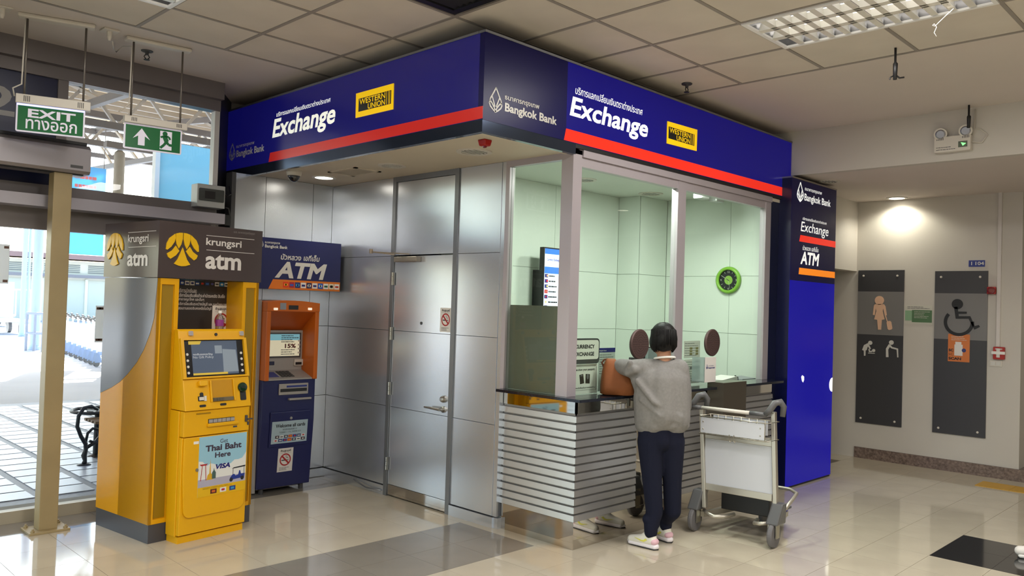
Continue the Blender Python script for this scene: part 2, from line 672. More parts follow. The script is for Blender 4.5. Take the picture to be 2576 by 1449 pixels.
tag(MB().box(9.9, 12.4, 2.12, 2.3, 0, LZ).build('wall_passage', m_wall), kind='structure')
pass_d = MB().box(12.3, 12.4, -6.6, 2.12, 0, LZ).build('wall_far', mat('far_wall', (150, 148, 150), 0.7))
tag(pass_d, kind='structure')
bb = MB()
yy = 3.80
k = 0
sk = MB().box(WX - 0.022, WX, 2.05, 3.80, 0, 0.125).build('baseboard_washroom', m_granite)
tag(sk, kind='structure')
tag(MB().box(WX - 0.0, WX + 0.2, 2.05, 2.12, 0, 0.125).build('baseboard_end', m_granite), kind='structure')

# the rest of the hall, behind the camera
tag(MB().box(FX0, 12.4, -6.7, -6.6, 0, CZ).build('wall_back', m_wall), kind='structure')
wl = MB()
wl.box(FX0 - 0.1, FX0, -6.6, 7.1, 0, 0.4)
wl.box(FX0 - 0.1, FX0, -6.6, 7.1, 3.0, CZ)
for y in (-6.6, -3.2, 0.2, 3.6, 6.9):
    wl.box(FX0 - 0.1, FX0, y, y + 0.2, 0.4, 3.0)
tag(wl.build('wall_west', m_wall), kind='structure')

# ------------------------------------------------------------------ booth shell
SX, SY = 3.354, 3.60        # outer faces of the signs
BZ = 2.73                   # soffit over the niche
sof = MB()
sof.box(SX + 0.02, 4.30, SY + 0.02, 7.06, BZ, BZ + 0.05)
sof = sof.build('ceiling_niche', m_soffit)
tag(sof, kind='structure')
tag(MB().box(SX + 0.03, BX - 0.04, SY + 0.05, 7.05, 3.30, 3.345).build('ceiling_booth_top', m_tbar), kind='structure')

def panel_wall(name, fr, cols, rows, gap=0.004, back=0.05, m=m_alu, mback=m_joint, base=None):
    """metal cladding: a dark carcass with one proud sheet for each panel"""
    w = MB()
    fr.box(w, cols[0][0], cols[-1][1], rows[0][0], rows[-1][1], -back, -0.004)
    w = w.build(name, mback)
    tag(w, kind='structure')
    for a0, a1 in cols:
        for b0, b1 in rows:
            p = MB()
            fr.box(p, a0 + gap / 2, a1 - gap / 2, b0 + gap / 2, b1 - gap / 2, -0.004, 0.0)
            p.build('wall_panel', m, w)
    return w
ROWS = [(0.085, 0.76), (0.76, 1.41), (1.41, 2.05), (2.05, BZ)]
fN = Frame((0, 6.60, 0), X)                 # niche back wall, faces -Y
niche = panel_wall('wall_niche', fN, [(3.262, 3.55), (3.55, 4.03), (4.03, 4.24)], ROWS)
DWX = 4.24
fD = Frame((DWX, 0, 0), -Y)                 # door wall, faces -X; a = -y
def dcol(y1, y0):
    return (-y1, -y0)
panel_wall('wall_door_side', fD, [dcol(6.60, 5.645)], ROWS)
panel_wall('wall_window_side', fD, [dcol(4.79, 4.315)], ROWS)
tag(MB().box(DWX + 0.004, DWX + 0.08, 4.275, 4.315, 0.085, BZ).build('wall_return', m_alu), kind='structure')
# trim: jambs and head of the door opening
tr = MB()
tr.box(DWX - 0.012, DWX + 0.06, 5.602, 5.645, 0, BZ)
tr = tr.build('trim_1', m_aluf); tag(tr, kind='structure')
tag(MB().box(DWX - 0.012, DWX + 0.06, 4.79, 4.835, 0, BZ).build('trim_2', m_aluf), kind='structure')
tag(MB().box(DWX - 0.010, DWX + 0.06, 4.835, 5.602, BZ - 0.045, BZ).build('trim_3', m_aluf), kind='structure')
tp = MB().box(DWX, DWX + 0.05, 4.838, 5.600, 2.056, BZ - 0.048).build('wall_over_door', m_alu); tag(tp, kind='structure')
# skirting of the metal walls
def skirting(name, x0, x1, y0, y1):
    o = MB().box(x0, x1, y0, y1, 0, 0.078).build(name, m_alu)
    tag(o, kind='structure')
    return o
skirting('baseboard_niche', 3.262, DWX - 0.006, 6.588, 6.62)
skirting('baseboard_door_side', DWX - 0.012, DWX + 0.03, 5.645, 6.60)
skirting('baseboard_window_side', DWX - 0.012, DWX + 0.03, 4.30, 4.79)
skirting('baseboard_return', DWX, DWX + 0.06, 4.255, 4.30)

# the door
door = empty('door_1', (DWX, 5.22, 0), kind='structure')
leaf = MB().box(DWX + 0.006, DWX + 0.05, 4.842, 5.598, 0.012, 2.046).build('door_core', m_joint, door)
for z0, z1 in ((0.10, 0.76), (0.76, 1.41), (1.41, 2.046)):
    MB().box(DWX + 0.0, DWX + 0.006, 4.842, 5.598, z0 + 0.002, z1 - 0.002).build('door_panel', m_alu, door)
MB().box(DWX - 0.001, DWX + 0.006, 4.842, 5.598, 0.012, 0.098).build('kick_plate', m_mirror, door)
for z in (1.80, 1.33, 0.86, 0.22):
    h = MB()
    for q in range(3):
        h.lathe((DWX - 0.016, 5.606, z + q * 0.037), Z, [(0.008, 0), (0.008, 0.034)], 10)
    h.box(DWX - 0.014, DWX - 0.009, 5.585, 5.63, z, z + 0.108)
    h.build('hinge', m_steel, door)
k_ = fD.px(1117, 1004)
kn = MB().lathe(fD.pt(k_[0], k_[1]), -X, [(0.028, 0), (0.028, 0.012), (0.02, 0.03), (0.012, 0.034)], 20).build('lock', m_steel, door, smooth=False)
h_ = fD.px(1116, 1030)
hd = MB().lathe(fD.pt(*h_), -X, [(0.026, 0), (0.026, 0.01), (0.012, 0.012), (0.012, 0.05)], 20)
h2 = fD.px(1078, 1027)
hd.tube([fD.pt(h_[0], h_[1], 0.045), fD.pt((h_[0] + h2[0]) / 2, h_[1] + 0.004, 0.05), fD.pt(h2[0], h_[1] + 0.003, 0.045)], [0.011, 0.010, 0.007], 10)
hd.build('lever_handle', m_steel, door)
v_ = fD.px(1060, 813)
MB().lathe(fD.pt(*v_), -X, [(0.013, 0), (0.013, 0.004), (0.006, 0.005)], 16).build('peephole', m_dgrey, door)
# door closer
cl = MB()
c0 = fD.px(1003, 660); c1 = fD.px(1060, 645)
fD.box(cl, c0[0], c1[0], c0[1], c1[1], 0.0, 0.055)
cl.build('door_closer', mat('closer_grey', (150, 142, 132), 0.4, metal=0.5), door, bevel=0.006)
ar = MB()
q0 = fD.pt(*fD.px(1040, 640), 0.04); q1 = fD.pt(fD.px(972, 632)[0], q0.z + 0.02, 0.16); q2 = fD.pt(fD.px(1000, 640)[0], q0.z, 0.03)
ar.bar(q0, q1, 0.02, 0.008); ar.bar(q1, q2, 0.02, 0.008)
ar.lathe(q1 - Z * 0.012, Z, [(0.016, 0), (0.016, 0.035)], 12)
ar.build('closer_arm', mat('closer_grey2', (166, 150, 132), 0.4, metal=0.5), door)

# recess between the niche and the facade
rec = MB()
rec.hexa([(3.073, 6.60, 0), (3.42, 7.06, 0), (3.42, 7.10, 0), (3.073, 6.64, 0), (3.073, 6.60, CZ), (3.42, 7.06, CZ), (3.42, 7.10, CZ), (3.073, 6.64, CZ)])
tag(rec.build('wall_recess', m_dgrey), kind='structure')
tag(MB().box(3.225, 3.262, 6.59, 6.70, 0, BZ).build('trim_4', m_dgrey), kind='structure')

# ------------------------------------------------------------------ facade window wall (y = 6.57)
FY = 6.57
win = empty('window_1', (0, FY, 0), kind='structure')
xl, xr = FX0, 3.03
MB().box(xl, 3.07, FY - 0.03, FY + 0.05, 0.0, 0.085).build('bottom_rail', mat('rail_beige', (176, 166, 146), 0.45), win)
MB().box(xl, 3.072, FY - 0.04, FY + 0.06, 3.21, 3.30).build('head_rail', m_facade, win)
MB().box(xl, 3.072, FY - 0.10, FY + 0.06, 3.30, CZ).build('head_beam', m_facade, win)
MB().box(xl, 3.07, FY - 0.04, FY + 0.05, 2.33, 2.425).build('transom', m_facade, win)
MB().box(xl, 3.10, FY - 0.02, FY + 0.04, 2.10, 2.33).build('transom_panel', m_facade, win)
hb0 = PL(178, 497, 1, 6.36).z; hb1 = PL(178, 526, 1, 6.36).z
hbx = PL(566, 545, 1, 6.36).x
MB().box(xl, hbx, 6.36, FY - 0.02, hb1, hb0).build('door_header', mat('header_alu', (168, 164, 172), 0.4, metal=0.2), win)
for x0, x1, z0, z1 in ((3.03, 3.072, 0.085, 3.21), (1.835, 1.905, 2.425, 3.21), (-0.4, -0.33, 0.085, 3.21), (-2.6, -2.53, 0.085, 3.21), (-4.8, -4.73, 0.085, 3.21), (-7.0, -6.93, 0.085, 3.21)):
    MB().box(x0, x1, FY - 0.03, FY + 0.04, z0, z1).build('mullion', mat('mullion_white', (205, 203, 200), 0.4) if x0 > 3 else m_facade, win)
for x0, x1, z0, z1 in ((1.905, 3.03, 2.425, 3.21), (-0.33, 3.03, 0.085, 2.10), (-2.53, -0.4, 0.085, 2.10), (-4.73, -2.6, 0.085, 2.10), (-6.93, -4.8, 0.085, 2.10), (-2.53, -0.4, 2.425, 3.21), (-4.73, -2.6, 2.425, 3.21), (-6.93, -4.8, 2.425, 3.21)):
    MB().box(x0, x1, FY, FY + 0.008, z0, z1).build('pane', m_glass, win)
# dark film with the gate number over the sliding door
film = MB().box(-0.33, 1.835, FY - 0.01, FY + 0.008, 2.425, 3.21).build('gate_panel', m_navy, win)
fF = Frame((0, FY - 0.012, 0), X)
a0, b1 = fF.px(-48, 205); a1, b0 = fF.px(36, 295)
write(MB(), fF, '2', a0, a1, b0, b1, 0.002, 0.02).build('lettering', mat('sign_grey', (170, 168, 166), 0.5), win)

# ------------------------------------------------------------------ window of the booth and its counter
CX, CY = 4.24, 3.62
bw = empty('window_2', (CX, CY, 1.04), kind='structure')
fB = Frame((0, CY, 0), X)
fL = Frame((CX, 0, 0), -Y)
ZT = BZ + 0.01
# corner post
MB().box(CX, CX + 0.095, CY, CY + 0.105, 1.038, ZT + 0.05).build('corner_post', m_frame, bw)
# left light
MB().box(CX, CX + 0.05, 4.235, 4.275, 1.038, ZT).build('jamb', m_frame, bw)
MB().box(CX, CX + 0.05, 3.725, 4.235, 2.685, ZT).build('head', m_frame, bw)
MB().box(CX + 0.02, CX + 0.028, 3.725, 4.235, 1.038, 2.685).build('pane', m_boothglass, bw)
MB().box(CX + 0.05, CX + 0.056, 3.74, 4.235, 1.038, 1.66).build('grey_board', mat('board', (120, 118, 112), 0.25, metal=0.3), bw)
# front lights
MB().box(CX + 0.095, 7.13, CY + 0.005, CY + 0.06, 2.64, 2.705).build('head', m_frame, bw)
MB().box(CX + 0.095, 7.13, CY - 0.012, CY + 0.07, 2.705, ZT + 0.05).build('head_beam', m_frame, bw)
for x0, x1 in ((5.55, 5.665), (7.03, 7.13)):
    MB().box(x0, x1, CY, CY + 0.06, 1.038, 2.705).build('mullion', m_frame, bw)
MB().box(CX + 0.095, 5.55, CY + 0.02, CY + 0.028, 1.038, 2.66).build('pane', m_boothglass, bw)
MB().box(5.665, 7.03, CY + 0.02, CY + 0.028, 1.038, 2.66).build('pane', m_boothglass, bw)
tag(MB().box(SX + 0.02, 7.48, SY + 0.02, CY + 0.08, 2.72, BZ + 0.02).build('trim_5', m_soffit), kind='structure')

# the room inside the booth
m_inner = mat('inner_panel', (212, 220, 210), 0.45, var=(2.0, 0.03))
m_ij = mat('inner_joint', (150, 156, 148), 0.6)
tag(MB().box(3.42, 12.5, 7.06, 7.16, 0, 3.7).build('wall_north', m_wall), kind='structure')
tag(MB().box(12.4, 12.5, 2.0, 7.06, 0, 3.7).build('wall_east', m_wall), kind='structure')
fI = Frame((0, 5.06, 0), X)
IR = [(0.0, 0.76), (0.76, 1.45), (1.45, 2.01), (2.01, 2.80)]
panel_wall('wall_booth_back', fI, [(4.32, 5.0), (5.0, 5.69), (5.69, 6.67)], IR, m=m_inner, mback=m_ij)
fI2 = Frame((6.67, 0, 0), -Y)
panel_wall('wall_booth_jog', fI2, [(-5.06, -4.796)], IR, m=m_inner, mback=m_ij)
fI3 = Frame((0, 4.79, 0), X)
panel_wall('wall_booth_back_bay', fI3, [(6.677, 7.148)], IR, m=m_inner, mback=m_ij)
fI4 = Frame((7.15, 0, 0), -Y)
panel_wall('wall_booth_end', fI4, [(-4.79, -4.05), (-4.05, -3.66)], IR, m=m_inner, mback=m_ij)
tag(MB().box(4.30, 4.34, 4.275, 5.06, 0, 2.80).build('wall_booth_inner', m_inner), kind='structure')
bc = MB().box(4.245, 7.2, CY + 0.06, 5.1, 2.80, 2.84).build('ceiling_booth', mat('inner_ceiling', (216, 220, 210), 0.7)); tag(bc, kind='structure')
tag(MB().box(4.36, 7.14, CY + 0.1, 5.05, -0.002, 0.004).build('floor_booth', m_grey_t), kind='structure')
# ------------------------------------------------------------------ illuminated signs of the booth
m_blue_on = mat('sign_blue_lit', (18, 17, 92), 0.3, spec=0.15, emit=(20, 14, 128), es=0.5)
m_blue_off = mat('sign_blue', (25, 24, 84), 0.3, spec=0.15)
m_red_on = mat('sign_red_lit', (220, 40, 24), 0.2, emit=(255, 45, 24), es=0.6)
m_red_off = mat('sign_red', (200, 44, 38), 0.2, emit=(220, 40, 36), es=0.2)
m_wh_on = mat('letters_lit', (225, 225, 220), 0.35, emit=(255, 255, 248), es=0.75)
m_wh_off = mat('letters', (216, 214, 208), 0.35)
m_ye_on = mat('yellow_lit', (250, 205, 15), 0.3, emit=(255, 205, 10), es=0.4)
m_or_on = mat('orange_lit', (250, 140, 20), 0.3, emit=(255, 140, 20), es=0.6)
m_ye = mat('logo_yellow', (250, 205, 15), 0.3)
m_or = mat('orange_print', (226, 124, 36), 0.35)
m_strip = mat('under_sign_strip', (70, 80, 100), 0.12, metal=0.8)

def lotus(fr, L, R, T, B, m, parent, name='logo'):
    a0, a1, b1, b0 = fr.px(*L)[0], fr.px(*R)[0], fr.px(*T)[1], fr.px(*B)[1]
    cx, w, h = (a0 + a1) / 2, (a1 - a0) / 2, b1 - b0
    mb = MB()
    def P(u, v): return (cx + u * w, b0 + v * h)
    def ribbon(pts, t):
        for i in range(len(pts) - 1):
            (x0, y0), (x1, y1) = pts[i], pts[i + 1]
            dx, dy = x1 - x0, y1 - y0
            l = math.hypot(dx, dy) or 1
            ox, oy = -dy / l * t, dx / l * t
            e = 0.25 * t / l
            fr.poly(mb, [(x0 - ox - dx * e, y0 - oy - dy * e), (x1 - ox + dx * e, y1 - oy + dy * e), (x1 + ox + dx * e, y1 + oy + dy * e), (x0 + ox - dx * e, y0 + oy - dy * e)], 0.0012, 0.002)
    t = w * 0.085
    out = [P(0, 1), P(0.45, 0.72), P(0.82, 0.5), P(0.95, 0.32), P(0.8, 0.2), P(0.4, 0.08), P(0, 0)]
    ribbon(out, t)
    ribbon([(2 * cx - x, y) for x, y in out], t)
    ribbon([P(-0.9, 0.42), P(-0.55, 0.33), P(-0.2, 0.17), P(0, 0.02)], t)
    ribbon([P(0.9, 0.42), P(0.55, 0.33), P(0.2, 0.17), P(0, 0.02)], t)
    ribbon([P(-0.55, 0.6), P(-0.1, 0.22)], t * 0.9)
    ribbon([P(0.55, 0.6), P(0.1, 0.22)], t * 0.9)
    return mb.build(name, m, parent)
def quad_px(fr, pix, c0, c1, name, m, parent):
    return fr.ppoly(MB(), pix, c0, c1).build(name, m, parent)
def transfer_logo(fr, outer, inner, parent, on):
    """yellow plate with a black field and two lines of yellow lettering"""
    pl = quad_px(fr, outer, 0.0005, 0.006, 'logo_plate', m_ye_on if on else m_ye, parent)
    g = fr.off(0.006)
    P = [g.px(*q) for q in inner]
    a0, a1 = (P[0][0] + P[3][0]) / 2, (P[1][0] + P[2][0]) / 2
    b1, b0 = (P[0][1] + P[1][1]) / 2, (P[2][1] + P[3][1]) / 2
    w, h = a1 - a0, b1 - b0
    bl = MB()
    g.box(bl, a0, a1, b0, b1, 0, 0.0012)
    bl.build('logo_field', m_black, pl)
    lt = MB()
    write(lt, g, 'WESTERN', a0 + 0.03 * w, a0 + 0.83 * w, b0 + 0.52 * h, b0 + 0.95 * h, 0.002, 0.015)
    write(lt, g, 'UNION', a0 + 0.30 * w, a0 + 0.83 * w, b0 + 0.04 * h, b0 + 0.46 * h, 0.002, 0.015)
    for u in (0.865, 0.925, 0.96):
        g.box(lt, a0 + u * w, a0 + (u + 0.012) * w, b0 + 0.03 * h, b0 + 0.97 * h, 0.001, 0.002)
    lt.build('lettering', m_ye_on if on else m_ye, pl)

TH1 = 'บริการแลกเปลี่ยนเงินตราต่างประเทศ'
THB = 'ธนาคารกรุงเทพ'
THA = 'บัวหลวง เอทีเอ็ม'
# front sign (faces the customers, y = 3.60)
sg = empty('lightbox_sign', (5.4, SY, 2.785), 'long blue lightbox sign over the counter windows with red stripe', 'sign')
fS = Frame((0, SY, 0), X)
xs = fS.px(1424, 330)[0]
b = MB(); fS.box(b, SX, xs, 2.785, 3.325, -0.045, 0); b.build('unlit_face', m_blue_off, sg)
b = MB(); fS.box(b, xs, 7.48, 2.785, 3.325, -0.045, 0); b.build('lit_face', m_blue_on, sg)
b = MB(); fS.box(b, SX - 0.004, 7.485, 3.325, 3.340, -0.055, 0.006); b.build('top_edge', m_aluf, sg)
b = MB(); fS.box(b, SX, CX + 0.0, 2.71, 2.785, -0.04, -0.002); b.build('mirror_strip', m_strip, sg)
b = MB(); fS.box(b, CX, 7.48, 2.755, 2.785, -0.05, -0.004); b.build('bottom_edge', m_black, sg)
lotus(fS, (1230, 250), (1263, 255), (1247.3, 220.8), (1246.7, 282), m_wh_off, sg)
letter(fS, THB, (1269.6, 245), (1356, 270), (1270, 240), (1270, 254), m_wh_off, sg, 0.018)
letter(fS, 'Bangkok Bank', (1269.6, 270), (1400, 308), (1270, 258), (1309, 297), m_wh_off, sg, 0.032)
letter(fS, TH1, (1447, 228), (1616, 279.6), (1459, 218), (1447, 236), m_wh_on, sg, 0.008, 0.12)
letter(fS, 'Exchange', (1432.6, 290), (1629, 342), (1443, 243), (1591, 350), m_wh_on, sg, 0.026, 0.16)
transfer_logo(fS, [(1678, 305), (1752.8, 326.7), (1751, 380), (1676.4, 360.8)], [(1681.8, 319.4), (1747, 337), (1746.5, 367), (1681.8, 348)], sg, True)
r0 = fS.px(1424, 326.7); r1 = fS.px(1418.5, 352.8)
st = MB(); fS.poly(st, [(r1[0], 2.787), (7.33, 2.787), (7.33, 2.868), (r0[0], 2.868)], 0.0, 0.0015); st.build('red_stripe', m_red_on, sg)
tg_ = MB(); fS.box(tg_, 7.335, 7.478, 2.79, 2.862, 0, 0.0015); tgo = tg_.build('number_tag', mat('tag', (200, 170, 165), 0.5), sg)
write(MB(), fS, '1F125/2', 7.345, 7.47, 2.802, 2.85, 0.003, 0.03).build('lettering', m_black, tgo)

# side sign (faces the hall entrance, x = 3.354)
sl = empty('lightbox_sign', (SX, 5.3, 2.785), 'blue sign with pink-red stripe above the niche with the metal door', 'sign')
fT = Frame((SX, 0, 0), -Y)
yl0 = 6.975
b = MB(); fT.box(b, -yl0, -SY - 0.046, 2.79, 3.325, -0.045, 0); b.build('face', mat('sign_blue_dim', (26, 27, 98), 0.14, spec=0.6, emit=(22, 20, 125), es=0.28), sl)
b = MB(); fT.box(b, -yl0, -SY - 0.056, 3.325, 3.340, -0.055, 0.006); b.build('top_edge', m_aluf, sl)
b = MB(); fT.box(b, -yl0, -SY - 0.041, 2.71, 2.79, -0.04, -0.002); b.build('mirror_strip', m_strip, sl)
lotus(fT, (577, 385), (592, 382), (585, 361.5), (584, 403.5), m_wh_off, sl)
letter(fT, THB, (595, 368.7), (640, 361.5), (595.7, 366.7), (595.7, 375.5), m_wh_off, sl, 0.015)
letter(fT, 'Bangkok Bank', (595, 390), (665.2, 374.5), (595, 379), (612.5, 397), m_wh_off, sl, 0.03)
letter(fT, TH1, (696, 288), (832, 250), (698, 281), (696.5, 294), m_wh_on, sl, 0.008, 0.12)
letter(fT, 'Exchange', (685.5, 340), (844, 289), (692.8, 300), (802.3, 334), mat('letters_soft', (240, 240, 232), 0.3, emit=(255, 255, 240), es=0.55), sl, 0.026, 0.16)
transfer_logo(fT, [(897.4, 236), (991.6, 210), (990, 275), (896, 297)], [(902.3, 248.4), (984.4, 227.2), (983.5, 262), (902.3, 280.3)], sl, True)
r0 = fT.px(680, 380.3); r1 = fT.px(676, 404)
st = MB(); fT.poly(st, [(r1[0], 2.792), (-SY - 0.001, 2.792), (-SY - 0.001, 2.868), (r0[0], 2.868)], 0.0, 0.0015); st.build('red_stripe', m_red_off, sl)

# pillar sign
PY, PX0, PX1 = 3.50, 7.30, 8.315
ps = empty('pillar_sign', (7.8, PY, 0), 'tall glowing blue pillar sign standing at the end of the booth', 'sign')
fP = Frame((0, PY, 0), X)
b = MB(); fP.box(b, PX0 + 0.001, PX1 - 0.001, 0.02, 2.955, -0.28, -0.003); b.build('cabinet', mat('cabinet_blue', (14, 18, 56), 0.25), ps)
b = MB(); fP.box(b, PX0, PX1, 1.98, 2.955, -0.003, 0); b.build('upper_face', m_blue_off, ps)
b = MB(); fP.box(b, PX0, PX1, 0.02, 1.98, -0.003, 0); b.build('lower_face', mat('pillar_blue_lit', (16, 14, 90), 0.25, spec=0.2, emit=(16, 10, 170), es=0.6), ps)
b = MB(); fP.box(b, PX0 - 0.003, PX1 + 0.003, 2.955, 2.97, -0.285, 0.004); b.build('top_edge', m_steel, ps)
b = MB(); fP.box(b, PX0, PX1, 0.0, 0.02, -0.27, -0.01); b.build('plinth', m_black, ps)
lotus(fP, (2004.9, 485), (2021, 485), (2013.5, 459), (2012.9, 506.8), m_wh_on, ps)
letter(fP, THB, (2024.5, 477.8), (2067, 487), (2025, 472), (2025, 481.6), m_wh_on, ps, 0.004)
letter(fP, 'Bangkok Bank', (2023.3, 495), (2089, 513), (2023.8, 486.5), (2044, 515), m_wh_on, ps, 0.014)
letter(fP, TH1, (2018.8, 550.7), (2079, 561), (2019.7, 544.7), (2019.7, 553), m_wh_on, ps, 0.004, 0.1)
letter(fP, 'Exchange', (2014, 580), (2083.5, 587), (2019.7, 557.6), (2071.6, 600), m_wh_on, ps, 0.0045, 0.15)
letter(fP, THA, (2018.8, 623.6), (2058.6, 630.5), (2019.7, 616), (2019.7, 629), m_wh_on, ps, 0.004, 0.15)
letter(fP, 'ATM', (2013, 663.5), (2060, 667), (2020.4, 632.7), (2013, 664), m_wh_on, ps, 0.03, 0.15)
q = [fP.px(*p) for p in ((2013.5, 591), (2010.6, 607), (2100.8, 606.6), (2099.6, 621.8))]
st = MB(); fP.poly(st, [(q[1][0], q[1][1]), (PX1, q[1][1]), (PX1, q[0][1]), (q[0][0], q[0][1])], 0, 0.0015); st.build('red_stripe', m_red_on, ps)
q = [fP.px(*p) for p in ((2010.6, 673.3), (2009, 689.7))]
st = MB(); fP.poly(st, [(q[1][0], q[1][1]), (PX1, q[1][1]), (PX1, q[0][1]), (q[0][0], q[0][1])], 0, 0.0015); st.build('orange_stripe', m_or_on, ps)
m_hole = mat('bare_lamp_hole', (255, 255, 245), 0.5, emit=(255, 255, 245), es=1.6)
a, c = fP.px(2019, 953)
h = MB(); fP.poly(h, [(a - 0.03, c + 0.02), (a - 0.01, c + 0.035), (a + 0.03, c + 0.02), (a + 0.03, c - 0.012), (a + 0.012, c - 0.035), (a - 0.012, c - 0.02)], 0, 0.001); h.build('torn_spot', m_hole, ps)
a, c = fP.px(2089, 968)
h = MB(); fP.disc(h, PX1, c, 0.075, 0.072, 0, 0.001, 16, math.pi / 2, math.pi * 1.5); h.build('torn_spot', m_hole, ps)
fil = MB().box(7.131, 7.299, 3.625, 3.655, 0, 2.76).build('wall_booth_corner', mat('booth_blue', (12, 18, 52), 0.3)); tag(fil, kind='structure')

# ------------------------------------------------------------------ counter of the booth
KX, KY = 4.28, 3.56
ct = empty('service_counter', (5.6, 3.6, 0), 'slatted metal service counter under the booth windows', 'counter')
# worktop
wt = MB()
pts = [(4.19, 3.46), (PL(1820, 1000, 1, 3.40).x - 0.002, 3.46), (PL(1820, 1000, 1, 3.40).x - 0.002, 3.555), (PL(1877, 1000, 1, 3.40).x + 0.002, 3.555), (PL(1877, 1000, 1, 3.40).x + 0.002, 3.46), (7.14, 3.46), (7.14, 3.90), (4.36, 3.90), (4.36, 4.262), (4.19, 4.262)]
Frame((0, 0, 0), X, Y).poly(wt, pts, 1.017, 1.037)
wt = wt.build('worktop', m_blackgran, None)
tag(wt, 'dark polished stone worktop running around the booth corner', 'worktop')
# carcass, polished steel bands
MB().box(KX + 0.02, 7.12, KY + 0.02, 3.88, 0.0, 1.016).build('carcass', m_joint, ct)
MB().box(KX + 0.02, 4.36, KY + 0.02, 4.27, 0.0, 1.016).build('carcass', m_joint, ct)
MB().box(KX + 0.006, KX + 0.02, KY + 0.006, 4.27, 0.925, 1.016).build('mirror_band', m_mirror, ct)
MB().box(KX + 0.006, 4.96, KY + 0.006, KY + 0.02, 0.925, 1.016).build('mirror_band', m_mirror, ct)
MB().box(KX, KX + 0.015, KY, 4.255, 0.0, 0.187).build('kick_plate', m_mirror, ct)
MB().box(KX + 0.0151, 7.12, KY, KY + 0.015, 0.0, 0.187).build('kick_plate', m_mirror, ct)
MB().box(4.985, 5.36, KY + 0.004, KY + 0.018, 0.187, 1.016).build('mirror_panel', m_mirror, ct)
MB().box(5.36, 7.12, KY + 0.006, KY + 0.02, 0.925, 1.016).build('mirror_band', m_mirror, ct)
m_slat = mat('slat_metal', (200, 200, 202), 0.36, metal=0.85)
MB().box(KX + 0.012, KX + 0.02, KY + 0.012, 4.27, 0.187, 0.925).build('slat_backing', mat('slat_back', (150, 148, 146), 0.4, metal=0.6), ct)
MB().box(KX + 0.012, 4.985, KY + 0.012, KY + 0.02, 0.187, 0.925).build('slat_backing', MATS['slat_back'], ct)
MB().box(5.36, 7.12, KY + 0.012, KY + 0.02, 0.187, 0.925).build('slat_backing', MATS['slat_back'], ct)
for i in range(13):
    z0 = 0.190 + i * 0.0563
    z1 = z0 + 0.040
    mb = MB()
    mb.hexa([(KX - 0.006, KY - 0.006, z0), (KX - 0.006, 4.285, z0), (KX + 0.012, 4.285, z0 + 0.002), (KX + 0.012, KY + 0.012, z0 + 0.002), (KX - 0.002, KY - 0.002, z1), (KX - 0.002, 4.285, z1), (KX + 0.012, 4.285, z1 + 0.006), (KX + 0.012, KY + 0.012, z1 + 0.006)])
    mb.build('slat', m_slat, ct)
    for x0, x1 in ((KX - 0.006, 4.985), (5.36, 7.12)):
        d = 0.0 if x0 > 5 else 0.018
        mb = MB()
        mb.hexa([(x0, KY - 0.006, z0), (x1, KY - 0.006, z0), (x1, KY + 0.012, z0 + 0.002), (x0 + d, KY + 0.012, z0 + 0.002), (x0 + d * 0.2, KY - 0.002, z1), (x1, KY - 0.002, z1), (x1, KY + 0.012, z1 + 0.006), (x0 + d, KY + 0.012, z1 + 0.006)])
        mb.build('slat', m_slat, ct)
MB().box(4.955, 4.972, 3.50, 3.517, 0.93, 1.016).build('bracket', m_steel, ct)
# projecting steel box on the counter
sx0 = PL(1820, 1000, 1, 3.40).x
sb = MB().box(sx0, PL(1877, 1000, 1, 3.40).x, 3.40, 3.552, 0.42, 1.075).build('steel_hatch_box', mat('dull_steel', (120, 112, 100), 0.3, metal=0.8))
tag(sb, 'dull steel box projecting from the counter behind the trolley', 'box')

# ------------------------------------------------------------------ sign over the blue machine in the niche
NY = 6.33
an = empty('machine_sign', (3.7, NY, 1.75), 'dark blue sign with slanted white letters and orange band in the niche', 'sign')
fA = Frame((0, NY, 0), X)
sc = 260 / 966
def zA(x, y): return (620 + x * sc, 570 + y * sc)
tr_ = fA.px(858, 613); br_ = fA.px(855, 733)
ax1 = (tr_[0] + br_[0]) / 2; az1 = fA.px(760, 605)[1]; az0 = fA.px(760, 730)[1]
ax0 = fA.px(646, 660)[0]
b = MB(); fA.box(b, ax0, ax1, az0, az1, -0.26, 0); b.build('case', mat('niche_sign_blue', (20, 26, 84), 0.3), an)
q = [fA.px(*zA(*p)) for p in ((248, 490), (203, 577))]
oz1 = fA.px(*zA(560, 507))[1]
st = MB(); fA.poly(st, [(q[1][0], az0 + 0.001), (ax1 - 0.001, az0 + 0.001), (ax1 - 0.001, oz1), (q[0][0], oz1)], 0, 0.002); ob_ = st.build('orange_band', m_or, an)
letter(fA, 'ATM', zA(262, 470), zA(750, 420), zA(330, 326), zA(262, 476), m_wh_off, an, 0.04, 0.22)
letter(fA, 'บัวหลวง', zA(320, 300), zA(510, 305), zA(330, 252), zA(330, 308), m_wh_off, an, 0.02, 0.15)
letter(fA, 'เอทีเอ็ม', zA(533, 305), zA(683, 310), zA(560, 262), zA(560, 322), m_wh_off, an, 0.02, 0.15)
lotus(fA, zA(126, 160), zA(160, 160), zA(140, 126), zA(140, 190), m_wh_off, an)
letter(fA, THB, zA(172, 150), zA(313, 160), zA(172, 138), zA(172, 162), m_wh_off, an, 0.02)
letter(fA, 'Bangkok Bank', zA(172, 180), zA(383, 200), zA(172, 165), zA(172, 203), m_wh_off, an, 0.025)
